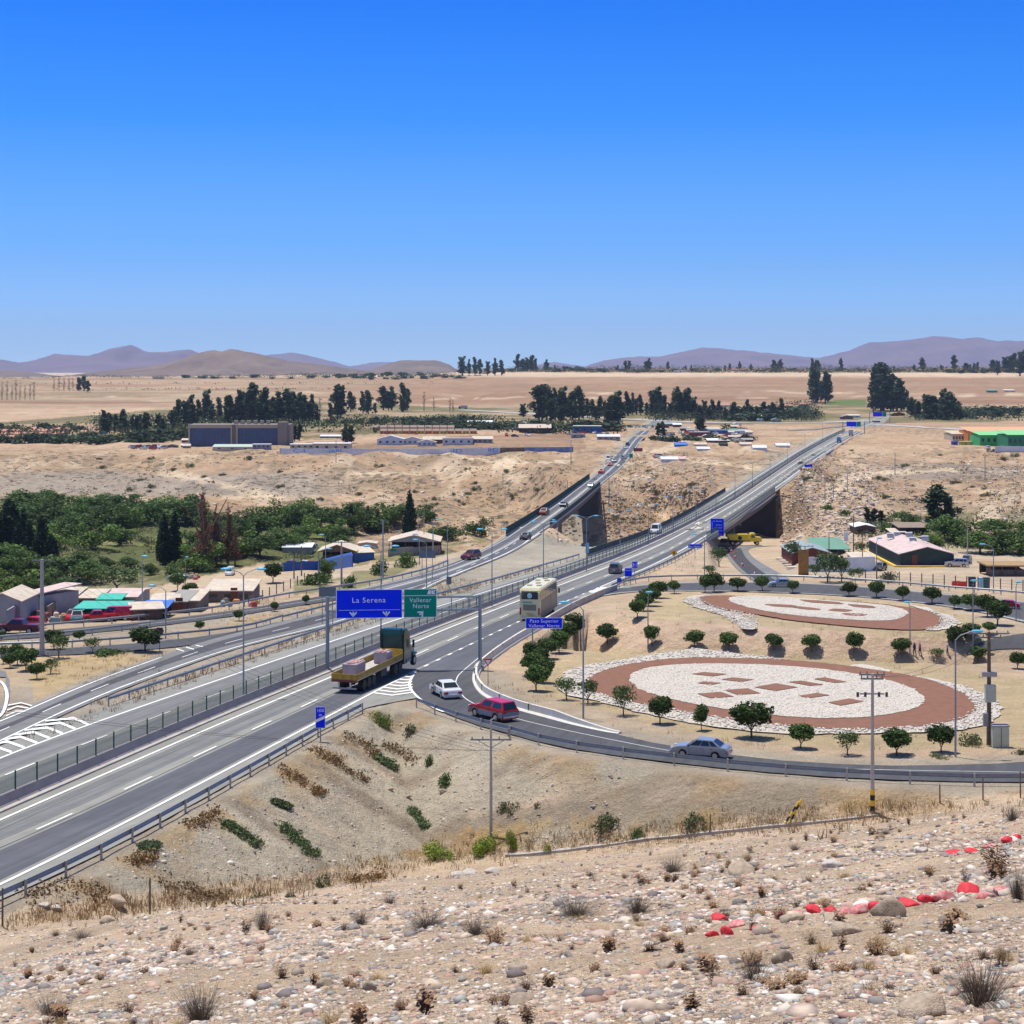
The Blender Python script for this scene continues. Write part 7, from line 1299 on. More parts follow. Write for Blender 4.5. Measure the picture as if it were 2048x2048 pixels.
for a, b in zip(dt[:-1], dt[1:]): m_ = (a + b) / 2; d = b - a; mb.add([(a.x, a.y - .2, a.z + .07), (b.x, b.y - .2, b.z + .07), (b.x, b.y + .3, b.z + .07), (a.x, a.y + .3, a.z + .07), (a.x, a.y - .24, a.z - .3), (b.x, b.y - .24, b.z - .3), (b.x, b.y + .34, b.z - .3), (a.x, a.y + .34, a.z - .3)], [(0, 1, 2, 3), (0, 4, 5, 1), (3, 2, 6, 7)])
setp(mb.build('concrete_ditch', M_conc), 'pale concrete ditch edge running along the foot of the hill', 'ditch')
# ---------------- signs ----------------
sB = mat('sign_blue', (.0, .03, .95), .7, var=.03, spec=.1); sG = mat('sign_green', (.0, .28, .19), .7, var=.03, spec=.1); sW = mat('sign_white', (.90, .92, .96), .5, var=.02); sGr = mat('sign_back_grey', (.17, .20, .22), .6, metal=.3); sY = mat('sign_yellow', (.80, .42, .01), .5); M_gan = mat('gantry_steel', (.26, .31, .34), .5, metal=.4, var=.08)
def board(root, x, z, w, h, m, y=0, border=.06, t=.05, name='panel'):
    b = MB().box(x, y, z, w, t, h).build(name, m, root)
    if border:
        mb = MB(); f = y - t / 2 - .006; q = border
        for bx, bz, bw, bh in ((0, h / 2 - q * .5, w, q), (0, -h / 2 + q * .5, w, q), (-w / 2 + q * .5, 0, q, h - 2 * q), (w / 2 - q * .5, 0, q, h - 2 * q)): mb.box(x + bx, f, z + bz, bw, .012, bh)
        mb.build('border', sW, b)
    return b
def gantry():
    a = P(655, 1342); c = P(960, 1338); x0, y0 = a; x1, y1 = c; rz = math.atan2(y1 - y0, x1 - x0); S = math.hypot(x1 - x0, y1 - y0); z0 = float(Zb(y0)); root = empty('sign_gantry', (x0, y0, z0), rz, 'steel gantry spanning the near lanes with blue and green direction panels', 'sign gantry')
    s = ppm((y0 + y1) / 2); top = (1340 - 1192) / s; b1 = (1340 - 1196) / s; b2 = (1340 - 1222) / s
    for x in (0, S): MB().cyl((x, 0, -.1), (x, 0, top), .2, .17, 12).build('post', M_gan, root); MB().box(x, 0, .15, .7, .7, .3).build('footing', M_conc, root)
    for z in (b1, b2):
        for y in (-.0, .55): MB().box(S / 2, y, z, S, .13, .13).build('beam', M_gan, root)
    for i in range(9): x = S * (i + .3) / 9; MB().box(x, .0, (b1 + b2) / 2, .1, .1, b1 - b2).build('strut', M_gan, root)
    for i in range(9): x = S * (i + .3) / 9; MB().tube([(x, 0, b2), (x + S / 9, .55, b2)], .035, 5).build('brace', M_gan, root)
    def X(px): return (px - 655) / 305 * S
    def Z(py): return (1341 - py) / s
    xa, xb = X(672), X(804); za, zb = Z(1236.5), Z(1179); b = board(root, (xa + xb) / 2, (za + zb) / 2, xb - xa, zb - za, sB, -.18, .06); cx_ = X(737)
    text3('La Serena', .72, (X(737), -.22, Z(1205)), b, sW, space=1.18); MB().box(X(738), -.215, Z(1220), X(800) - X(678), .01, .035).build('line', sW, b)
    def arrow(px, py, ang, par, k=1.0):
        A = R(ang); c_, s_ = math.cos(A), math.sin(A)
        for pts in ([(-.07, -.28), (.07, -.28), (.07, .22), (-.07, .22)], [(-.38, .12), (-.30, .24), (0, -.08), (0, -.32)], [(.38, .12), (.30, .24), (0, -.08), (0, -.32)]):
            MB().add([(X(px) + (x * c_ - z * s_) * k, -.218, Z(py) + (x * s_ + z * c_) * k) for x, z in pts], [(0, 1, 2, 3)]).build('arrow', sW, par)
    arrow(706, 1227.5, 0, b); arrow(772, 1227.5, 0, b)
    xa, xb = X(806.5), X(873); b = board(root, (xa + xb) / 2, (za + zb) / 2, xb - xa, zb - za, sG, -.18, .06); text3('Vallenar', .62, (X(840), -.22, Z(1205.5)), b, sW, space=1.12, sx=.95); text3('Norte', .62, (X(841), -.22, Z(1217.5)), b, sW, space=1.12, sx=.95); MB().box(X(840), -.215, Z(1192.5), xb - xa - .1, .01, .05).build('line', sW, b); arrow(841.5, 1228, 135, b, 1.0)
    for i, q in enumerate(([(-.42, -.2), (-.28, .2), (-.06, .2), (-.06, -.2)], [(.0, -.2), (.0, .2), (.12, .2), (.42, -.2), (.25, -.2)], [(.12, .04), (.3, .22), (.44, .2), (.24, -.02)])): MB().add([(X(862) + x, -.218, Z(1186) + z) for x, z in q], [tuple(range(len(q)))]).build('exit_symbol', sW, b)
gantry()
def sign(px, py, x0, x1, y0, y1, m, label, lines=(), posts=1, onroad=True, cat='road sign', name='road_sign', border=.04, size=None, back=False, rz=0, pole=None, group=None):
    p = PZ(px, py, 0) if onroad else TG(px, py); s = ppm(p.y); root = empty(name, p, rz, label, cat, group); cx = ((x0 + x1) / 2 - px) / s; cz = (py - (y0 + y1) / 2) / s; w = (x1 - x0) / s; h = (y1 - y0) / s
    b = board(root, cx, cz, w, h, m, -.08, border if not back else 0)
    for i in range(posts): x = cx if posts == 1 else cx + (i / (posts - 1) - .5) * w * .62; MB().cyl((x, 0, -.2), (x, 0, cz + h * .4), .05 if w < 3 else .08, n=8).build('post', pole or M_gan, root)
    for t, fx, fz, sz in lines: text3(t, sz, (cx + fx * w, -.12, cz + fz * h), b, sW, space=1.08)
    return root, b, cx, cz, w, h, s
r_ = sign(1087, 1290, 1051, 1125, 1235, 1257, sB, 'blue overpass name sign in front of the coach', (('Paso Superior', 0, .06, .52), ('Vallenar Norte', 0, -.38, .52)), 2, border=.05)
r_ = sign(640, 1480, 631, 651, 1413, 1456, sB, 'blue one hundred metre distance marker behind the near guardrail', (('100', 0, .26, .36), ('m', 0, .06, .34)), 1, border=.03)
_, b, cx_, cz_, w_, h_, s_ = r_; MB().add([(cx_ - w_ * .46, -.125, cz_ - h_ * .24), (cx_ + w_ * .46, -.125, cz_ - h_ * .04), (cx_ + w_ * .46, -.125, cz_ + h_ * .10), (cx_ - w_ * .46, -.125, cz_ - h_ * .10)], [(0, 1, 2, 3)]).build('slanted_bar', sW, b)
r_ = sign(1435, 1108, 1421, 1448, 1037, 1072, sB, 'tall blue direction sign beside the right viaduct', (('La Serena', 0, .32, .42), ('Vallenar', .12, .1, .4), ('Vallenar', .12, -.06, .4), ('Centro', .14, -.22, .4), ('a 500 m', .05, -.42, .36)), 1, onroad=False)
_, b, cx_, cz_, w_, h_, s_ = r_; MB().box(cx_ - w_ * .38, -.125, cz_ - .05 * h_, .07, .01, h_ * .72).build('route_line', sW, b); MB().add([(cx_ - w_ * .35, -.125, cz_ - h_ * .30), (cx_ - w_ * .35, -.125, cz_ - h_ * .34), (cx_ - w_ * .15, -.125, cz_ - h_ * .16), (cx_ - w_ * .15, -.125, cz_ - h_ * .12)], [(0, 1, 2, 3)]).build('branch_line', sW, b)
sign(1391, 1118, 1376, 1404, 1088, 1096, sB, 'small blue bridge name sign below the tall blue sign', (('Pte. Huasco', 0, -.25, .42),), 1, onroad=False)
sign(1256, 1168, 1249, 1264, 1136, 1153, sB, 'blue exit sign with a slanted arrow on the gore', (('Huasco', 0, .18, .34),), 2, border=.03)
r_ = sign(1269, 1150, 1264, 1275, 1123, 1136, sB, 'small blue sign with two digits above the exit sign', (('31', 0, -.25, .8),), 1, border=.02)
sign(1238, 1177, 1234, 1243, 1156, 1165, mat('sign_round_blue', (.01, .06, .6), .5), 'little blue round arrow sign at the gore tip', (), 1, border=0)
def diamond(px, py, yc, r, m, label, onroad=True):
    p = PZ(px, py, 0) if onroad else TG(px, py); s = ppm(p.y); o = empty('warning_sign', p, 0, label, 'road sign'); z = (py - yc) / s; R_ = r / s; pn = MB().add([(0, -.05, z - R_), (R_, -.05, z), (0, -.05, z + R_), (-R_, -.05, z), (0, -.02, z - R_), (R_, -.02, z), (0, -.02, z + R_), (-R_, -.02, z)], [(0, 1, 2, 3), (7, 6, 5, 4), (0, 4, 5, 1), (1, 5, 6, 2), (2, 6, 7, 3), (3, 7, 4, 0)]).build('panel', m, o); MB().cyl((0, 0, 0), (0, 0, z), .04, n=6).build('post', M_gan, o)
    for x in (-.18, .18): MB().box(x * R_, -.06, z, R_ * .14, .02, R_ * .8).build('symbol_bar', M_blk, pn)
diamond(1348, 1118, 1106, 7, sY, 'yellow diamond warning sign beside the highway guardrail'); diamond(1602, 945, 938, 4, sY, 'distant yellow diamond sign on the viaduct end')
# yield sign
p = PZ(976, 1370, 0); s = ppm(p.y); o = empty('yield_sign', p, 0, 'white and red triangular yield sign at the ramp', 'road sign'); z = (1370 - 1325) / s; w = .42
t_ = MB().poly_x([(0, 0)], 0, 0) if False else MB().add([(-w, -.05, z + .36), (w, -.05, z + .36), (0, -.05, z - .38), (-w, -.02, z + .36), (w, -.02, z + .36), (0, -.02, z - .38)], [(0, 1, 2), (5, 4, 3), (0, 3, 4, 1), (1, 4, 5, 2), (2, 5, 3, 0)]).build('panel', mat('sign_red', (.6, .02, .03), .5), o); MB().add([(-w * .62, -.06, z + .24), (w * .62, -.06, z + .24), (0, -.06, z - .22)], [(0, 1, 2)]).build('white_face', sW, t_); MB().cyl((0, 0, -.2), (0, 0, z + .3), .035, n=6).build('post', M_gan, o)
sign(650, 1248, 638, 672, 1174, 1193, sGr, 'grey back of a large sign left of the gantry panel', (), 2, back=True); sign(855, 1157, 838, 871, 1101, 1116, sGr, 'grey back of a road sign before the big open shed', (), 2, back=True); sign(898, 1180, 893, 903, 1153, 1168, sGr, 'small sign back on the weedy traffic island', (), 1, back=True); sign(1174, 1118, 1171, 1178, 1086, 1106, mat('sign_cyan', (.25, .5, .65), .5), 'small pale blue sign panel between the bridges', (), 1, border=0, onroad=False)
sign(787, 1112, 780, 793, 1097, 1103, sG, 'small green board on the shed wall', (), 1, border=0, onroad=False); sign(318, 1300, 313, 326, 1255, 1269, mat('sign_brown_back', (.12, .06, .06), .6), 'round dark sign back beside the spreading tree', (), 1, back=True)
sign(1262, 922, 1258, 1266, 907, 916, sG, 'small green sign beside the old road', (), 2, border=.1, onroad=False); sign(1275, 905, 1267, 1285, 896, 903, mat('sign_maroon', (.18, .03, .03), .6), 'dark red board on posts near the old road', (), 3, border=0, onroad=False)
sign(1614, 945, 1609, 1625, 929, 934, sB, 'small blue bridge sign at the far end of the right viaduct', (), 1, border=0, onroad=False)
def far_gantry(px0, px1, y0, y1, ybase, split, label):
    p = PZ((px0 + px1) / 2, ybase, 0); s = ppm(p.y); o = empty('sign_gantry', p, 0, label, 'sign gantry'); w = (px1 - px0) / s; z = (ybase - (y0 + y1) / 2) / s; h = (y1 - y0) / s; xs = w * (split - .5)
    MB().box((-w / 2 + xs) / 2, 0, z, w * split, .15, h).build('blue_panel', sB, o); MB().box((w / 2 + xs) / 2, 0, z, w * (1 - split) - .3, .15, h).build('green_panel', sG, o)
    for x in (-w * .75, w * .75): MB().cyl((x, .3, 0), (x, .3, z + h / 2), .25, n=8).build('post', M_gan, o)
    MB().box(0, .3, z, w * 1.5, .2, .2).build('beam', M_gan, o)
far_gantry(1693, 1722, 843, 853, 868, .68, 'distant gantry with blue and green panels over the highway'); far_gantry(1746, 1773, 824, 833, 845, .68, 'farthest blue and green gantry under the big trees')
# traffic cones
cp = [(1472,1094),(1459,1102),(1463,1106),(1471,1118),(1485,1134),(1510,1153)]
cm_ = mat('cone_red', (.75, .06, .03), .6)
for i, (x, y) in enumerate(cp):
    p = TG(x, y); p.z += .12; o = empty('traffic_cone', p, 0, f'{ordw(i+1)} red and white traffic cone on the new dark road, counting from the yellow lorry', 'traffic cone', 'traffic cones on the new road'); MB().box(0, 0, .03, .75, .75, .06).build('base', cm_, o)
    for a, b_, r0, r1, m in ((.06, .4, .28, .2, cm_), (.4, .7, .2, .13, sW), (.7, 1.05, .13, .05, cm_)): MB().cyl((0, 0, a), (0, 0, b_), r0, r1, 12).build('cone', m, o)
# people on the path
def person(px, py, shirt, trousers, label, sc=1.0):
    p = TG(px, py); bmv = [(0, 0, .95), (0, 0, 1.2), (0, 0, 1.42), (0, 0, 1.52), (0, 0, 1.66), (.19, 0, 1.40), (.25, .03, 1.12), (.22, .1, .86), (-.19, 0, 1.40), (-.25, -.03, 1.12), (-.22, -.08, .86), (.1, 0, .9), (.11, .1, .48), (.11, .05, .05), (.11, .17, .03), (-.1, 0, .9), (-.11, -.06, .48), (-.11, -.2, .06), (-.11, -.08, .03)]
    ed = [(0, 1), (1, 2), (2, 3), (3, 4), (2, 5), (5, 6), (6, 7), (2, 8), (8, 9), (9, 10), (0, 11), (11, 12), (12, 13), (13, 14), (0, 15), (15, 16), (16, 17), (17, 18)]
    rad = [.15, .14, .15, .06, .105, .07, .05, .035, .07, .05, .035, .095, .065, .045, .04, .095, .065, .045, .04]
    me = bpy.data.meshes.new('person'); me.from_pydata(bmv, ed, []); o = bpy.data.objects.new('tmp', me); COL.objects.link(o); sk = o.modifiers.new('s', 'SKIN'); sl = me.skin_vertices[0].data
    for i, r in enumerate(rad): sl[i].radius = (r, r * .85)
    sl[0].use_root = True; ss = o.modifiers.new('b', 'SUBSURF'); ss.levels = 1; dg = bpy.context.evaluated_depsgraph_get(); m2 = bpy.data.meshes.new_from_object(o.evaluated_get(dg)); bpy.data.objects.remove(o)
    for m in (mat('skin', (.35, .2, .14), .7), shirt, trousers, mat('hair_dark', (.02, .015, .012), .8)): m2.materials.append(m)
    for f in m2.polygons:
        z = f.center.z; x = abs(f.center.x); f.material_index = 3 if (z > 1.68 or (z > 1.58 and f.center.y < -.03)) else 0 if z > 1.47 else 1 if (z > .92 and not (x > .2 and z < 1.1)) else 0 if x > .19 and z > .7 else 2
    q = link('person', m2); q.location = p; q.scale = (sc,) * 3; q.rotation_euler = (0, 0, random.uniform(1, 2)); setp(q, label, 'person', 'people walking on the path')
person(1829, 1312, mat('cloth_navy', (.03, .05, .15), .9), mat('cloth_dark', (.02, .02, .03), .9), 'person in dark clothes walking left of the one in pink'); person(1840, 1312, mat('cloth_pink', (.6, .1, .2), .9), mat('cloth_dark', (.02, .02, .03), .9), 'person in a pink top walking on the path'); person(1895, 1312, mat('cloth_white', (.6, .58, .55), .9), mat('cloth_grey', (.1, .1, .12), .9), 'person in a pale top walking alone to the right')
# ---------------- buildings ----------------
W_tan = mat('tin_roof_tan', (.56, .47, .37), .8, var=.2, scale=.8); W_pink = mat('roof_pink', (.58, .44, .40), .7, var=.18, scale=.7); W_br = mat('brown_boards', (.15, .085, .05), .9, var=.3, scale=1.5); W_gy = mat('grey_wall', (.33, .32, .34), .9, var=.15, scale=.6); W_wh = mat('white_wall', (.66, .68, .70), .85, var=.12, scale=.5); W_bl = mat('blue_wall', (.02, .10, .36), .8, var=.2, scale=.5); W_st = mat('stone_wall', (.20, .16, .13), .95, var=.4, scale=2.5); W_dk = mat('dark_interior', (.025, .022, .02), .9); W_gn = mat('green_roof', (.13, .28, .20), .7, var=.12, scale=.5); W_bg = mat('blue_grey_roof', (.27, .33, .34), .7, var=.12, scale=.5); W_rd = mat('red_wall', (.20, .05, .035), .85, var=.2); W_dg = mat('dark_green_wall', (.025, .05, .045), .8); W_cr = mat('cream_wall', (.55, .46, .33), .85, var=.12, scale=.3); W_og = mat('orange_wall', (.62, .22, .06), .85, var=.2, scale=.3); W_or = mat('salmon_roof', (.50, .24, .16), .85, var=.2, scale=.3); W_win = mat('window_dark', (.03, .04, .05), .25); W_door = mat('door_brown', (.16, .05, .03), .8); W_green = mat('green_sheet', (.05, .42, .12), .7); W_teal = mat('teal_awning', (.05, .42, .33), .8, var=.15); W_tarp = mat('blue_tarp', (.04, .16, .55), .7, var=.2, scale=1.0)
def house(x0, x1, yb, ytop, wall, roof, label, depth=8, rt='shed', rz=0, name='house', cat='house', open_=False, wins=0, door=None, dmin=3, ov=.3, eave=None, group=None, pitch=.25):
    p = TG((x0 + x1) / 2, yb, dmin); s = ppm(p.y); w = (x1 - x0) / s; H = max((yb - ytop) / s * .9, 1.6); 
    if depth is None: depth = w * .6
    root = empty(name, p + Vector((0, depth / 2, 0)), rz, label, cat, group); hw = H * (1 - pitch) if rt != 'flat' else H
    rise = H - hw
    if open_:
        for x in (-w / 2 + .2, -w / 6, w / 6, w / 2 - .2):
            for y in (-depth / 2 + .2, depth / 2 - .2): MB().box(x, y, hw / 2 - .3, .16, .16, hw + .6).build('post', W_br, root)
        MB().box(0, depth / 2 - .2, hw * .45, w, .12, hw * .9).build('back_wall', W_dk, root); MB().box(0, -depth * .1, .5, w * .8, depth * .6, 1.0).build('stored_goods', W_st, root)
    else: MB().box(0, 0, hw / 2 - .4, w, depth, hw + .8).build('wall', wall, root)
    W2, D2 = w / 2 + ov, depth / 2 + ov
    if rt == 'shed': vs = [(-W2, -D2, hw), (W2, -D2, hw), (W2, D2, H), (-W2, D2, H)]; rf = MB().add(vs + [(a, b, c + .12) for a, b, c in vs], [(3, 2, 1, 0), (4, 5, 6, 7), (0, 1, 5, 4), (1, 2, 6, 5), (2, 3, 7, 6), (3, 0, 4, 7)])
    elif rt == 'gable':     # ridge along x
        rf = MB().poly_x([(-D2, hw), (-D2, hw + .12), (0, H + .12), (D2, hw + .12), (D2, hw), (0, H)], -W2, W2)
    elif rt == 'gable_y':   # gable end faces the camera
        pr = [(-W2, hw), (-W2, hw + .12), (0, H + .12), (W2, hw + .12), (W2, hw), (0, H)]; n = 6; rf = MB().add([(x, -D2, z) for x, z in pr] + [(x, D2, z) for x, z in pr], [tuple(range(n)), tuple(range(2 * n - 1, n - 1, -1))] + [(i, n + i, n + (i + 1) % n, (i + 1) % n) for i in range(n)])
        MB().add([(-w / 2, -depth / 2 - .01, hw), (w / 2, -depth / 2 - .01, hw), (0, -depth / 2 - .01, H)], [(0, 1, 2)]).build('gable', wall, root)
    else: rf = MB().box(0, 0, H + .1, w + 2 * ov, depth + 2 * ov, .22)
    rf.build('roof', roof, root)
    if rt == 'gable' and not open_:
        for sx in (-1, 1): MB().add([(sx * w / 2, -depth / 2, hw), (sx * w / 2, depth / 2, hw), (sx * w / 2, 0, H)], [(0, 1, 2)]).build('gable', wall, root)
    if not open_:
        for i in range(wins): f = MB().box(-w / 2 + w * (i + .5) / wins, -depth / 2 - .03, hw * .55, min(1.3, w / wins * .55), .08, hw * .32).build('window', W_win, root)
        if door is not None: MB().box(-w / 2 + w * door, -depth / 2 - .04, 1.0, .95, .1, 2.0).build('door', W_door, root)
    return root, w, H, s, depth
house(-30, 40, 1254, 1180, W_gy, W_tan, 'grey walled house with a white gable at the left edge', 8, 'gable_y', wins=2); house(34, 72, 1240, 1184, W_gy, W_pink, 'house with a dusty pink roof at the left', 12, 'shed', rz=-.5)
house(79, 149, 1216, 1184, W_br, W_tan, 'brown lattice shed with a tan roof beside the concrete pole', 6, 'shed', name='shed', cat='shed', wins=5); house(149, 197, 1216, 1188, W_st, W_tan, 'dark stone walled shed right of the lattice shed', 6, 'shed', name='shed', cat='shed', wins=2); house(201, 272, 1214, 1186, W_gy, W_pink, 'long pinkish roofed shed with a grey side wall', 9, 'gable', name='shed', cat='shed')
house(151, 247, 1240, 1212, W_teal, W_teal, 'green canopy sheltering the parked red cars', 5, 'shed', name='canopy', cat='canopy', open_=True, pitch=.15); house(196, 240, 1218, 1202, W_teal, W_teal, 'teal cloth awning behind the green canopy', 3, 'shed', name='awning', cat='awning', open_=True)
house(248, 308, 1240, 1210, W_br, W_tan, 'rusty shed with a slanted tan roof beside the red van', 7, 'gable', name='shed', cat='shed', rz=.3); house(296, 345, 1226, 1196, W_br, W_tan, 'patched tin roof shack, left one', 9, 'gable', name='shack', cat='shack', rz=.1); house(338, 372, 1226, 1194, W_br, mat('tin_grey', (.30, .28, .25), .7), 'patched shack with a dark grey roof corner', 8, 'shed', name='shack', cat='shack', door=.6); house(360, 396, 1224, 1192, W_st, W_tan, 'patched shack, right one beside the water barrel', 8, 'shed', name='shack', cat='shack')
house(284, 331, 1236, 1225, W_tarp, W_tarp, 'bright blue tarpaulin shelter by the road', 4, 'shed', name='tarp_shelter', cat='shelter', open_=True); house(411, 503, 1204, 1170, mat('grey_brown_wall', (.17, .13, .12), .9, var=.2), W_tan, 'long brown walled shed with a flat tan roof and a red brown door', 8, 'shed', name='shed', cat='shed', door=.62, wins=3, pitch=.3)
house(565, 622, 1108, 1089, W_gy, W_wh, 'low shed with a whitish roof at the woods edge', 7, 'shed', name='shed', cat='shed'); house(636, 712, 1124, 1086, W_br, W_tan, 'open shed with a tan gable roof in the scrap yard', 12, 'gable_y', name='shed', cat='shed', open_=True, pitch=.4); house(700, 740, 1124, 1097, W_bl, W_tan, 'blue gabled shed with a tan roof', 8, 'shed', name='shed', cat='shed', rz=.3); house(716, 752, 1096, 1084, W_tan, W_tan, 'tan gabled hut behind the blue gabled shed', 6, 'gable_y', name='shed', cat='shed')
house(777, 879, 1112, 1066, W_gy, W_tan, 'big open sided shed with a tan gable roof and grey walls', 14, 'gable_y', name='shed', cat='shed', open_=True, pitch=.32); 
def wall(pts, h, m, label, name='wall', cat='wall', t=.2, dmin=3):
    q = [TG(*a, dmin) for a in pts]; b = q[0]; mb = MB()
    for c, d in zip(q[:-1], q[1:]): k = max(1, int((d - c).length / 6)); 
    for c, d in zip(q[:-1], q[1:]):
        k = max(1, int((d - c).length / 5))
        for i in range(k):
            e_, f_ = c.lerp(d, i / k), c.lerp(d, (i + 1) / k); mm = (e_ + f_) / 2; v = f_ - e_; z = mm.z; mb.box(mm.x - b.x, mm.y - b.y, z - b.z + h / 2 - .3, v.length + t * .9, t, h + .6, math.atan2(v.y, v.x))
    o = mb.build(name, m); o.location = b; return setp(o, label, cat)
wall([(565, 1143), (640, 1140), (705, 1134)], 2.3, W_bl, 'bright blue yard wall along the scrap yard'); wall([(530, 1143), (566, 1143)], 2.0, mat('wall_faded', (.34, .33, .27), .9), 'faded grey wall left of the blue yard wall'); wall([(777, 1114), (825, 1112), (880, 1108)], 2.4, W_gy, 'grey corrugated wall in front of the big open shed')
wall([(14, 1262), (60, 1240), (92, 1220)], 2.6, W_gy, 'long grey wall running back from the left edge house'); wall([(95, 1236), (120, 1222), (150, 1206)], 1.6, W_st, 'dark stone yard wall with junk piled against it')
wall([(1617, 1143), (1680, 1144), (1748, 1142)], 2.4, W_wh, 'whitewashed yard wall in front of the green roofed restaurant'); wall([(1598, 1152), (1616, 1150)], 4.2, mat('orange_planks', (.42, .20, .05), .8, var=.3, scale=3), 'orange brown plank fence at the corner of the restaurant', 'plank_fence', 'fence')
house(1632, 1699, 1114, 1084, W_rd, W_gn, 'restaurant with a flat green roof and red posts', 12, 'shed', name='restaurant', cat='building', open_=True, pitch=.45); house(1586, 1662, 1122, 1093, W_rd, W_bg, 'red walled house with a blue grey gable roof', 14, 'gable_y', pitch=.45); house(1706, 1750, 1130, 1111, W_gy, W_tan, 'small grey kiosk with a tan roof behind the white wall', 5, 'shed', name='kiosk', cat='kiosk')
hall = house(1800, 1908, 1133, 1090, W_dg, W_pink, 'dark green hall with a pink gable roof and yellow kerb', 26, 'gable_y', name='hall', cat='building', door=.27, pitch=.38, rz=.0); r0, w0, H0, s0, d0 = hall
for i, (fx, fy) in enumerate(((-.25, .2), (-.05, .3), (.15, .25), (.0, -.1), (.3, .0))):
    h_ = empty('solar_heater', r0.location + Vector((fx * w0, fy * d0, H0 * .86)), 0, ['solar water heater at the left of the pink roof', 'solar water heater second on the back of the pink roof', 'solar water heater third on the back of the pink roof', 'solar water heater in the middle front of the pink roof', 'solar water heater at the right of the pink roof'][i], 'solar heater', 'solar water heaters on the pink roof')
    h_.scale = (.62, .62, .62)
    MB().cyl((-1, .6, 1.6), (1, .6, 1.6), .28, n=12).build('tank', W_wh, h_); MB().add([(-1, .5, 1.5), (1, .5, 1.5), (1, -.9, .5), (-1, -.9, .5)], [(0, 1, 2, 3)]).build('collector', mat('collector_dark', (.10, .12, .16), .3), h_); MB().box(-.9, .5, .5, .06, .06, 2).box(.9, .5, .5, .06, .06, 2).build('stand', M_galv, h_)
kb = MB().box(0, 0, .12, w0 + 1.5, .5, .3).box(-w0 / 2 - 1, d0 / 2, .12, .5, d0, .3).build('yellow_kerb', mat('kerb_yellow', (.78, .50, .06), .8)); kb.location = r0.location + Vector((0, -d0 / 2 - 1.2, 0)); setp(kb, 'bright yellow kerb around the pink roofed hall', 'kerb')
house(1711, 1750, 1068, 1048, W_br, W_wh, 'small house with a white gable roof on the rocky hillside', 7, 'gable_y', wins=2); house(1799, 1858, 1068, 1050, W_dk, mat('roof_brown', (.25, .19, .14), .9), 'low dark house with a brown roof on the hillside', 8, 'shed'); house(1783, 1811, 1076, 1063, mat('red_hut', (.28, .06, .05), .85), W_tan, 'little red hut below the low dark house', 5, 'shed', name='hut', cat='hut')
house(1978, 2060, 1153, 1141, W_br, mat('plank_deck', (.34, .22, .10), .9, var=.2, scale=2), 'long low plank platform at the right edge', 6, 'flat', name='platform', cat='platform', open_=True)
sg = sign(1692, 1092, 1688, 1696, 1064, 1082, sW, 'white vertical advertising board above the green roof', (), 1, onroad=False, border=0)
# wire fence by the loop road
def post_fence(px_list, h, label, m=M_wood):
    b = TG(*px_list[0]); root = empty('wire_fence', b, 0, label, 'fence'); pts = [TG(*q) - b for q in px_list]
    for q in pts: MB().cyl((q.x, q.y, q.z - .2), (q.x, q.y, q.z + h), .08, n=6).build('post', m, root)
    mb = MB()
    for z in (.4, .8, 1.2, 1.6): mb.tube([(q.x, q.y, q.z + z * h / 1.9) for q in pts], .018, 4)
    mb.build('wires', M_galv, root)
post_fence([(1731 + i * 22.5, 1165 + i * 1.6) for i in range(15)], 2.0, 'wire fence with dark posts between the loop road and the gravel yard'); post_fence([(497 + i * 14, 1212 - i * 6.0) for i in range(9)], 1.4, 'line of thin wooden posts beside the long brown shed')
for i, (x, y, l) in enumerate(((1913, 1174, 'red plastic barrier by the wire fence, left one'), (1924, 1175, 'red plastic barrier by the wire fence, right one'))): p = TG(x, y); o = empty('plastic_barrier', p, 0, l, 'barrier'); MB().poly_x([(-.25, 0), (-.1, .8), (.1, .8), (.25, 0)], -.7, .7).build('body', cm_, o); MB().box(0, 0, .85, 1.2, .12, .1).build('top_bar', cm_, o)
for i, (x, y, m, l) in enumerate(((1944, 1177, M_blk, 'dark upright bin by the wire fence'), (1964, 1178, mat('bin_blue', (.35, .55, .65), .6), 'pale blue booth by the wire fence'), (1972, 1178, mat('bin_green', (.02, .1, .09), .6), 'dark green bin right of the pale booth'))): p = TG(x, y); o = empty('bin', p, 0, l, 'bin'); MB().box(0, 0, .8, .9, .8, 1.6, taper=1.1).build('body', m, o, bevel=.04); MB().box(0, 0, 1.66, 1.05, .95, .12).build('lid', m, o)
# tyre planters
for i in range(5):
    p = TG(1562 + i * 5.5, 1120 + i * 4.5); o = MB().cyl((0, 0, 0), (0, 0, .45), 1.1, 1.0, 12).build('planter', W_tan); o.location = p; setp(o, f'{ordw(i+1)} round pale planter beside the new road, counting from the far end', 'planter', 'round planters beside the new road')
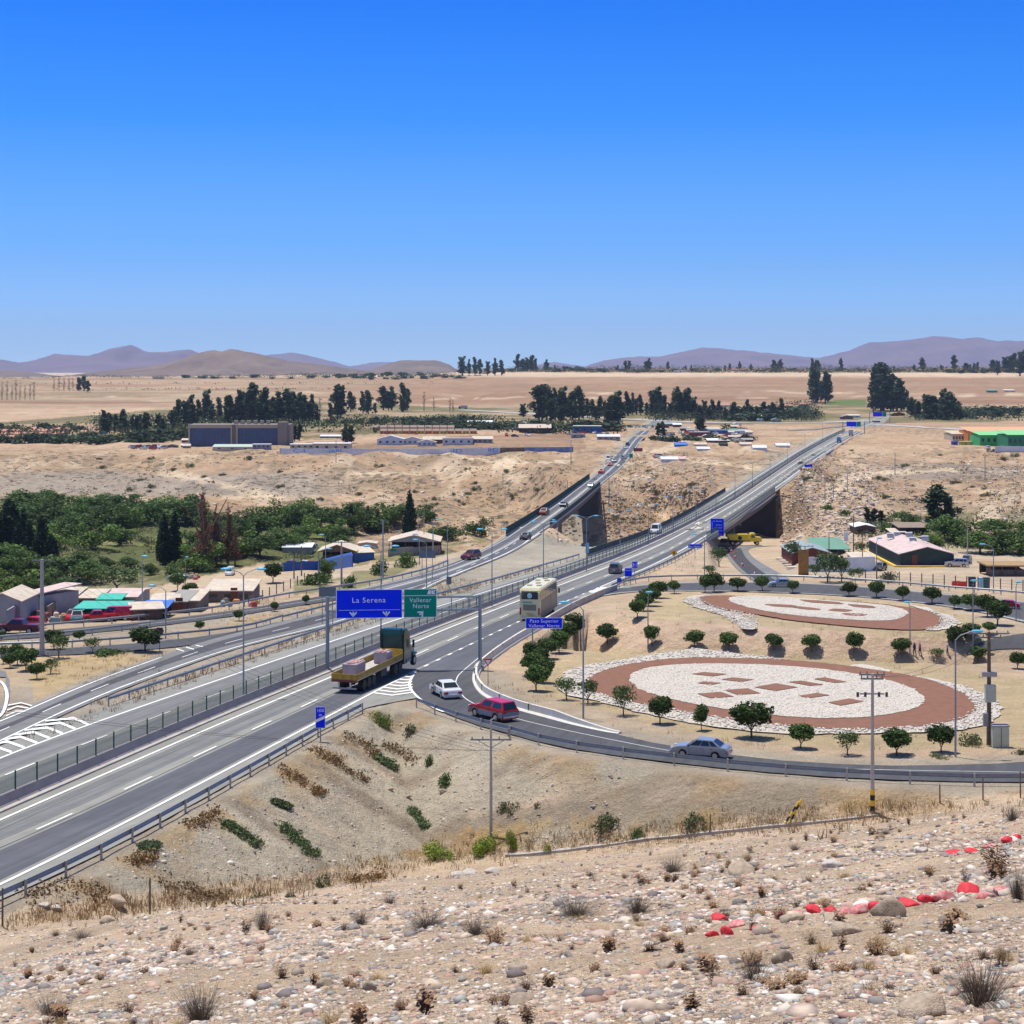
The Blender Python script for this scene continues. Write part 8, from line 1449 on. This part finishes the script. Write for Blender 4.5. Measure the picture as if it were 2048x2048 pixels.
# scrap and junk
for i in range(46):
    x, y = random.choice(((random.uniform(95, 150), random.uniform(1222, 1246)), (random.uniform(420, 520), random.uniform(1206, 1214)), (random.uniform(568, 700), random.uniform(1122, 1136)), (random.uniform(375, 400), random.uniform(1150, 1160)))); p = TG(x, y); c = random.choice([(.5, .1, .08), (.6, .55, .5), (.7, .4, .1), (.2, .3, .35), (.3, .25, .2)]); k = int(c[0] * 100)
    o = MB().box(0, 0, .3, random.uniform(.5, 1.6), random.uniform(.4, 1.2), random.uniform(.4, 1), random.uniform(0, 3), taper=.8).build('scrap_item', mat(f'scrap_{k}', c, .8), bevel=.08); o.location = p; setp(o, 'piece of scrap lying in the junk yard', 'scrap', 'scrap pieces in the junk yards')
mb = MB(); q = TG(62, 1250)
for pts in ([(68, 1250), (150, 1250), (150, 1254), (70, 1256)],): v = [TG(*a) for a in pts]; mb.add([tuple(a + Vector((0, 0, .5))) for a in v], [(0, 1, 2, 3)])
# ---------------- far town ----------------
def office():
    p = TG(478, 893, 600); s = ppm(p.y); root = empty('office_building', p, 0, 'long three storey office block with dark curtain glass between tan piers', 'building'); w = 202 / s; H = 44 / s; d = 16
    bl = mat('curtain_glass_blue', (.04, .065, .15), .35, var=.25, scale=.25); tn = mat('tan_concrete', (.42, .35, .26), .85, var=.1, scale=.1)
    MB().box(0, d / 2 + 1, H / 2, w, d, H).build('wall', mat('rear_block', (.26, .22, .19), .9), root)
    for a, b in ((-w / 2 + .8, -w / 2 + w * .415), (-w / 2 + w * .485, w / 2 - w * .11)): MB().box((a + b) / 2, .6, H * .42, b - a, .6, H * .84).build('glass_front', bl, root); MB().box((a + b) / 2, .4, H * .92, b - a + 2, 1.2, H * .16).build('cornice', tn, root)
    for x in (-w / 2 + .4, -w / 2 + w * .425, -w / 2 + w * .48, w / 2 - w * .1): MB().box(x, .2, H / 2, w * .014, 1.5, H).build('pier', tn, root)
    for a, b in ((-w / 2 + .8, -w / 2 + w * .415), (-w / 2 + w * .485, w / 2 - w * .11)):
        for i in range(1, 12): MB().box(a + (b - a) * i / 12, .27, H * .42, .18, .1, H * .82).build('mullion', mat('mullion_dark', (.07, .09, .14), .5), root)
    MB().box(w * .43, 3, H * .55, w * .09, 8, H * 1.12).build('tower', mat('tower_tan', (.25, .21, .18), .9), root)
    for i in range(6): MB().box(-w * .05 + i * 3.5, 8, H + 1, 2, 3, 2).build('roof_plant', tn, root)
office()
ft = [(425,530,900,889,W_cr,mat('roof_pale_green', (.42, .50, .42), .8),'long low annex in front of the office block','gable'),(505,540,898,888,W_gy,W_wh,'small grey annex below the right half of the office','flat'),(580,628,898,888,W_cr,W_wh,'low cream building right of the office block','flat'),(625,700,902,886,W_cr,W_wh,'flat cream building with a dark side above the mural','flat'),(640,680,876,870,W_gy,W_wh,'white roofed hangar behind the cypress group','shed'),(754,808,890,869,W_wh,mat('pale_blue_roof', (.55, .60, .66), .7),'white warehouse with a wide gable roof','gable_y'),(804,846,889,872,W_wh,W_tan,'second white warehouse with a tan roof','gable_y'),(835,872,892,878,W_wh,W_tan,'small white house in front of the warehouses','gable_y'),(846,890,888,872,W_br,W_tan,'brown warehouse with a tan roof','gable'),(885,945,890,876,W_wh,W_gy,'low white industrial shed with tanks','flat'),(945,985,886,872,W_gy,W_tan,'grey shed behind the brown field','shed'),(935,985,848,841,W_gy,W_wh,'long pale shed beyond the orange houses','shed'),(1038,1102,867,847,W_dk,W_tan,'open house with a tan pitched roof and white porch','gable'),(1148,1203,866,851,W_bl,mat('canopy_cream', (.62, .58, .40), .7),'petrol station with a long cream canopy','flat'),(1143,1170,876,868,W_gy,W_gy,'grey low kiosk before the petrol station','flat'),(1195,1240,880,868,W_gy,mat('white_arched_roof', (.6, .6, .6), .7),'arched metal roof shed beside the old road','gable'),(1418,1466,868,860,W_bl,mat('blue_sheet_roof', (.18, .30, .42), .7),'blue roofed market shed','flat'),(1415,1460,886,877,W_br,W_wh,'brown shed with a bright white roof','shed'),(1470,1500,868,861,W_wh,W_wh,'white row of market stalls','flat'),(1380,1420,872,864,mat('dark_red_wall', (.22, .04, .05), .85),W_gy,'dark red roadside building','flat'),(1400,1440,862,855,W_gy,W_tan,'tan roofed house at the wood edge','shed'),(1500,1525,838,830,W_wh,W_tan,'white house with a lean to roof under the trees','shed'),(1430,1460,815,806,W_wh,W_or,'white villa with a red roof in the wood','gable'),(1600,1620,812,805,W_wh,W_or,'villa with a red roof near the green field','gable'),(1460,1490,742,737,W_wh,W_or,'red roofed house on the plateau rim','gable'),(1348,1380,745,740,W_wh,W_wh,'white house on the plateau rim','flat'),(305,326,758,753,W_cr,W_cr,'tan blockhouse on the left plateau','flat'),(1810,1830,735,730,W_wh,W_wh,'white house among the plateau trees','flat'),(1975,1995,785,778,W_gn,W_gn,'small green roofed shed on the plateau slope','shed'),(2008,2030,784,778,W_wh,W_tan,'pale shed on the plateau slope','shed'),(1320,1350,872,864,W_wh,W_or,'small white shop beside the crossroads','flat')]
for x0, x1, yb, yt, w_, r_, l, rt in ft: house(x0, x1, yb, yt, w_, r_, l, None, rt, dmin=600, name='building', cat='building', wins=4 if x1 - x0 > 30 else 2, pitch=.4)
n = 0; sp_ = sorted([(random.uniform(1325, 1500), random.uniform(852, 886)) for _ in range(22)] + [(random.uniform(960, 1240), random.uniform(848, 866)) for _ in range(12)] + [(random.uniform(300, 380), random.uniform(882, 898)) for _ in range(5)] + [(random.uniform(1690, 1800), random.uniform(828, 846)) for _ in range(5)] + [(random.uniform(1500, 1620), random.uniform(812, 846)) for _ in range(6)])
for x, y in sp_: n += 1; w_ = random.uniform(12, 26); house(x - w_ / 2, x + w_ / 2, y, y - random.uniform(6, 9), random.choice([W_cr, W_br, W_wh, W_gy, W_rd, W_st]), random.choice([W_tan, W_or, W_bg, W_gy, W_wh, W_gn, W_tan]), f'{ordw(n)} small low house of the far town, counting from the left', None, random.choice(['gable', 'shed', 'gable_y']), dmin=600, name='building', cat='building', wins=2, pitch=.4, group='small low houses of the far town')
# school at the right edge
for x0, x1, yb, yt, w_, r_, l in ((1936, 2070, 885, 853, W_og, mat('orange_roof', (.62, .34, .18), .8), 'long orange building with a pale orange roof at the right edge'), (1960, 2030, 892, 862, W_green, mat('light_green_roof', (.20, .55, .22), .7), 'bright green walled building in front of the orange one'), (2016, 2075, 896, 860, mat('dark_green_sheet', (.02, .22, .09), .8), mat('light_green_roof', (.20, .55, .22), .7), 'dark green building at the right edge'), (1905, 1940, 884, 862, W_cr, W_cr, 'cream building left of the orange building')): house(x0, x1, yb, yt, w_, r_, l, 20, 'shed', dmin=600, name='school_building', cat='building', wins=6, pitch=.2)
wall([(1990, 905), (2070, 905)], 3, W_wh, 'white perimeter wall at the right edge', dmin=600)
for i, (x, c) in enumerate(((1907, (.05, .1, .4)), (1922, (.5, .45, .12)), (1932, (.5, .5, .15)), (1940, (.45, .5, .4)))): house(x, x + 9, 890, 883, mat(f'hut_{i}', c, .8), mat(f'hut_{i}', c, .8), ['blue', 'mustard', 'yellow green', 'pale green'][i] + ' hut left of the school buildings', 5, 'flat', dmin=600, name='hut', cat='hut')
# housing estates
n = 0
for r_i, (y, x0, x1) in enumerate(((866, -10, 100), (872, 0, 118), (862, 60, 130), (868, 160, 205), (878, -10, 60))):
    x = x0
    while x < x1: n += 1; house(x, x + 11, y, y - 8, W_cr, W_or, f'{ordw(n)} salmon roofed cottage of the left estate, counted row by row', 8, 'gable_y' if n % 2 else 'gable', dmin=600, name='cottage', cat='house', group='salmon roofed cottages of the left estate', pitch=.5, ov=.1); x += 13
n = 0
for y, x0, x1 in ((868, 760, 945), (861, 745, 900)):
    x = x0
    while x < x1: n += 1; house(x, x + 13, y, y - 11, W_og if n % 3 else mat('yellow_wall', (.6, .45, .08), .85), mat('grey_brown_roof', (.26, .19, .16), .9), f'{ordw(n)} orange or yellow terrace house behind the warehouses', 9, 'gable', dmin=600, name='terrace_house', cat='house', group='orange terrace houses', wins=2, pitch=.4, ov=.1); x += 15
# tents and tarps on the sand
for i, (x0, x1, y, h, m, l) in enumerate(((1322,1360,923,10,W_wh,'long white and teal tent on the sand'),(1358,1372,922,9,mat('tent_pink', (.6, .4, .38), .8),'white tent end with red trim'),(1350,1376,893,8,W_tarp,'blue and white striped tent'),(1394,1420,901,7,W_wh,'pale blue white tarp shelter'),(1480,1504,892,8,W_tan,'tan tent beside the white one'),(1506,1534,900,10,W_wh,'bright white tent in the encampment'),(1552,1580,895,9,W_wh,'white sheet shelter near the highway'),(1388,1414,892,6,W_tan,'brownish tarp shelter on the sand'),(1440,1456,892,6,W_blk if False else W_dk,'dark tarp shelter beside the brownish one'))): house(x0, x1, y, y - h, m, m, l, 6, 'gable', dmin=500, name='tent', cat='tent', pitch=.55, ov=.1)
# parked cars of the far town
cc_ = [cWht, cSlv, cGry, cRed, cBlu, cWht, cSlv]; protos = [car('hatch', (0, 0, -500), 0, c, 'x', detail=0) for c in cc_[:5]]; n = 0
spots = [(x, 897 + random.uniform(-2, 2)) for x in np.linspace(262, 330, 12)] + [(x, 868 + random.uniform(-3, 3)) for x in np.linspace(1140, 1215, 7)] + [(x, random.uniform(862, 884)) for x in np.linspace(1320, 1500, 24)] + [(x, 855) for x in np.linspace(1245, 1320, 6)] + [(1013, 872), (1030, 874), (1055, 872), (1312, 915), (1320, 915), (2000, 898), (1975, 898)]
for x, y in sorted(spots):
    n += 1; p = TG(x, y, 600); o = protos[n % 5] if n <= 5 else copy_tree(protos[n % 5]); 
    o.location = p; o.rotation_euler = (0, 0, random.uniform(0, 6)); o.scale = (1.15,) * 3; setp(o, f'{ordw(n)} small distant parked car from the left in the far town', 'car', 'distant parked cars in the far town')
# long painted wall with mural
def mural():
    ptsm = [(560, 907), (700, 908), (860, 908), (1000, 906), (1146, 904)]; q = [TG(*a, 500) for a in ptsm]; 
    for a in q: a.z += .4
    b = q[0]; root = empty('painted_wall', b, 0, 'long white wall with blue painted letters along the river terrace', 'wall'); s = ppm(q[0].y); H = 8.5 / s
    xs = [560, 700, 722, 830, 880, 1000, 1042, 1100, 1146]; 
    for c, d in zip(q[:-1], q[1:]):
        k = max(1, int((d - c).length / 12))
        for i in range(k):
            e_, f_ = c.lerp(d, i / k), c.lerp(d, (i + 1) / k); mm = (e_ + f_) / 2; px = CX + F * mm.x / mm.y; m = W_wh if px < 1000 else (mat('brown_mural', (.22, .15, .10), .9, var=.5, scale=.3) if px < 1042 else mat('blue_mural', (.10, .17, .42), .9, col2=(.3, .36, .5), scale=.4)); v = f_ - e_; mb = MB().box(mm.x - b.x, mm.y - b.y, mm.z - b.z + H / 2 - 1.5, v.length + .1, .3, H + 3, math.atan2(v.y, v.x)); mb.build('wall_panel', m, root)
    blu = mat('mural_blue', (.03, .26, .72), .8)
    def put(px, txt, size, sx=1.0):
        t = Vector(((px - CX) / F * q[1].y, q[1].y, 0)); text3(txt, size, (t.x - b.x, np.interp(t.x, [a.x for a in q], [a.y for a in q]) - b.y - .45, np.interp(t.x, [a.x for a in q], [a.z for a in q]) - b.z + .2), root, blu, ext=.03, sx=sx)
    put(600, 'C-UD', H * 1.12, 2.1); put(680, 'JARDIN', H * 1.12, 1.5); put(903, 'CIUD', H * 1.12, 2.0); put(978, 'JARD', H * 1.12, 1.7)
    MB().box(-.0 + 2, -.3, H / 2, 4, .12, H).build('teal_patch', W_teal, root)
mural()
# roads far away
def far_strip(px, w, m, lift=.25, name='road'):
    p = smooth_line(np.array([TG(*q, 600)[:2] for q in catmull(px, 6)]), 5); a, b = offset(p, -w / 2), offset(p, w / 2); vs = []
    for i in range(len(p)): vs += [(a[i][0], a[i][1], zat(*a[i]) + lift), (b[i][0], b[i][1], zat(*b[i]) + lift)]
    return setp(MB().add(vs, [(2 * i, 2 * i + 1, 2 * i + 3, 2 * i + 2) for i in range(len(p) - 1)]).build(name, m), kind='structure')
far_strip([(920, 820), (1000, 824), (1080, 829), (1200, 836), (1400, 845), (1600, 846), (1740, 842)], 14, mat('far_road', (.42, .41, .40), .9)); far_strip([(1300, 852), (1320, 845), (1335, 838)], 10, A_mid)
far_strip([(1580, 862), (1640, 858), (1690, 852)], 8, A_mid); far_strip([(1745, 850), (1800, 852), (1900, 858), (2100, 868)], 10, mat('far_road', (.42, .41, .40), .9))
# ---------------- haze ----------------
hz = MB().box(0, 8990, 230, 26000, 18100, 700).build('haze', []) if False else None
me = bpy.data.meshes.new('haze'); X0, X1, Y0, Y1, Z0, Z1 = -14000, 14000, -60, 21500, -60, 560
me.from_pydata([(x, y, z) for z in (Z0, Z1) for x, y in ((X0, Y0), (X1, Y0), (X1, Y1), (X0, Y1))], [], [(0, 3, 2, 1), (4, 5, 6, 7), (0, 1, 5, 4), (1, 2, 6, 5), (2, 3, 7, 6), (3, 0, 4, 7)])
hm = bpy.data.materials.new('haze_air'); hm.use_nodes = True; nt = hm.node_tree; nt.nodes.clear(); pv = nt.nodes.new('ShaderNodeVolumePrincipled'); pv.inputs['Color'].default_value = (.60, .76, 1, 1); pv.inputs['Density'].default_value = 4.2e-5; pv.inputs['Anisotropy'].default_value = 0.0
oo = nt.nodes.new('ShaderNodeOutputMaterial'); nt.links.new(pv.outputs[0], oo.inputs['Volume']); me.materials.append(hm); setp(link('haze', me), 'thin blue haze filling the air over the plain', 'haze', kind='stuff')
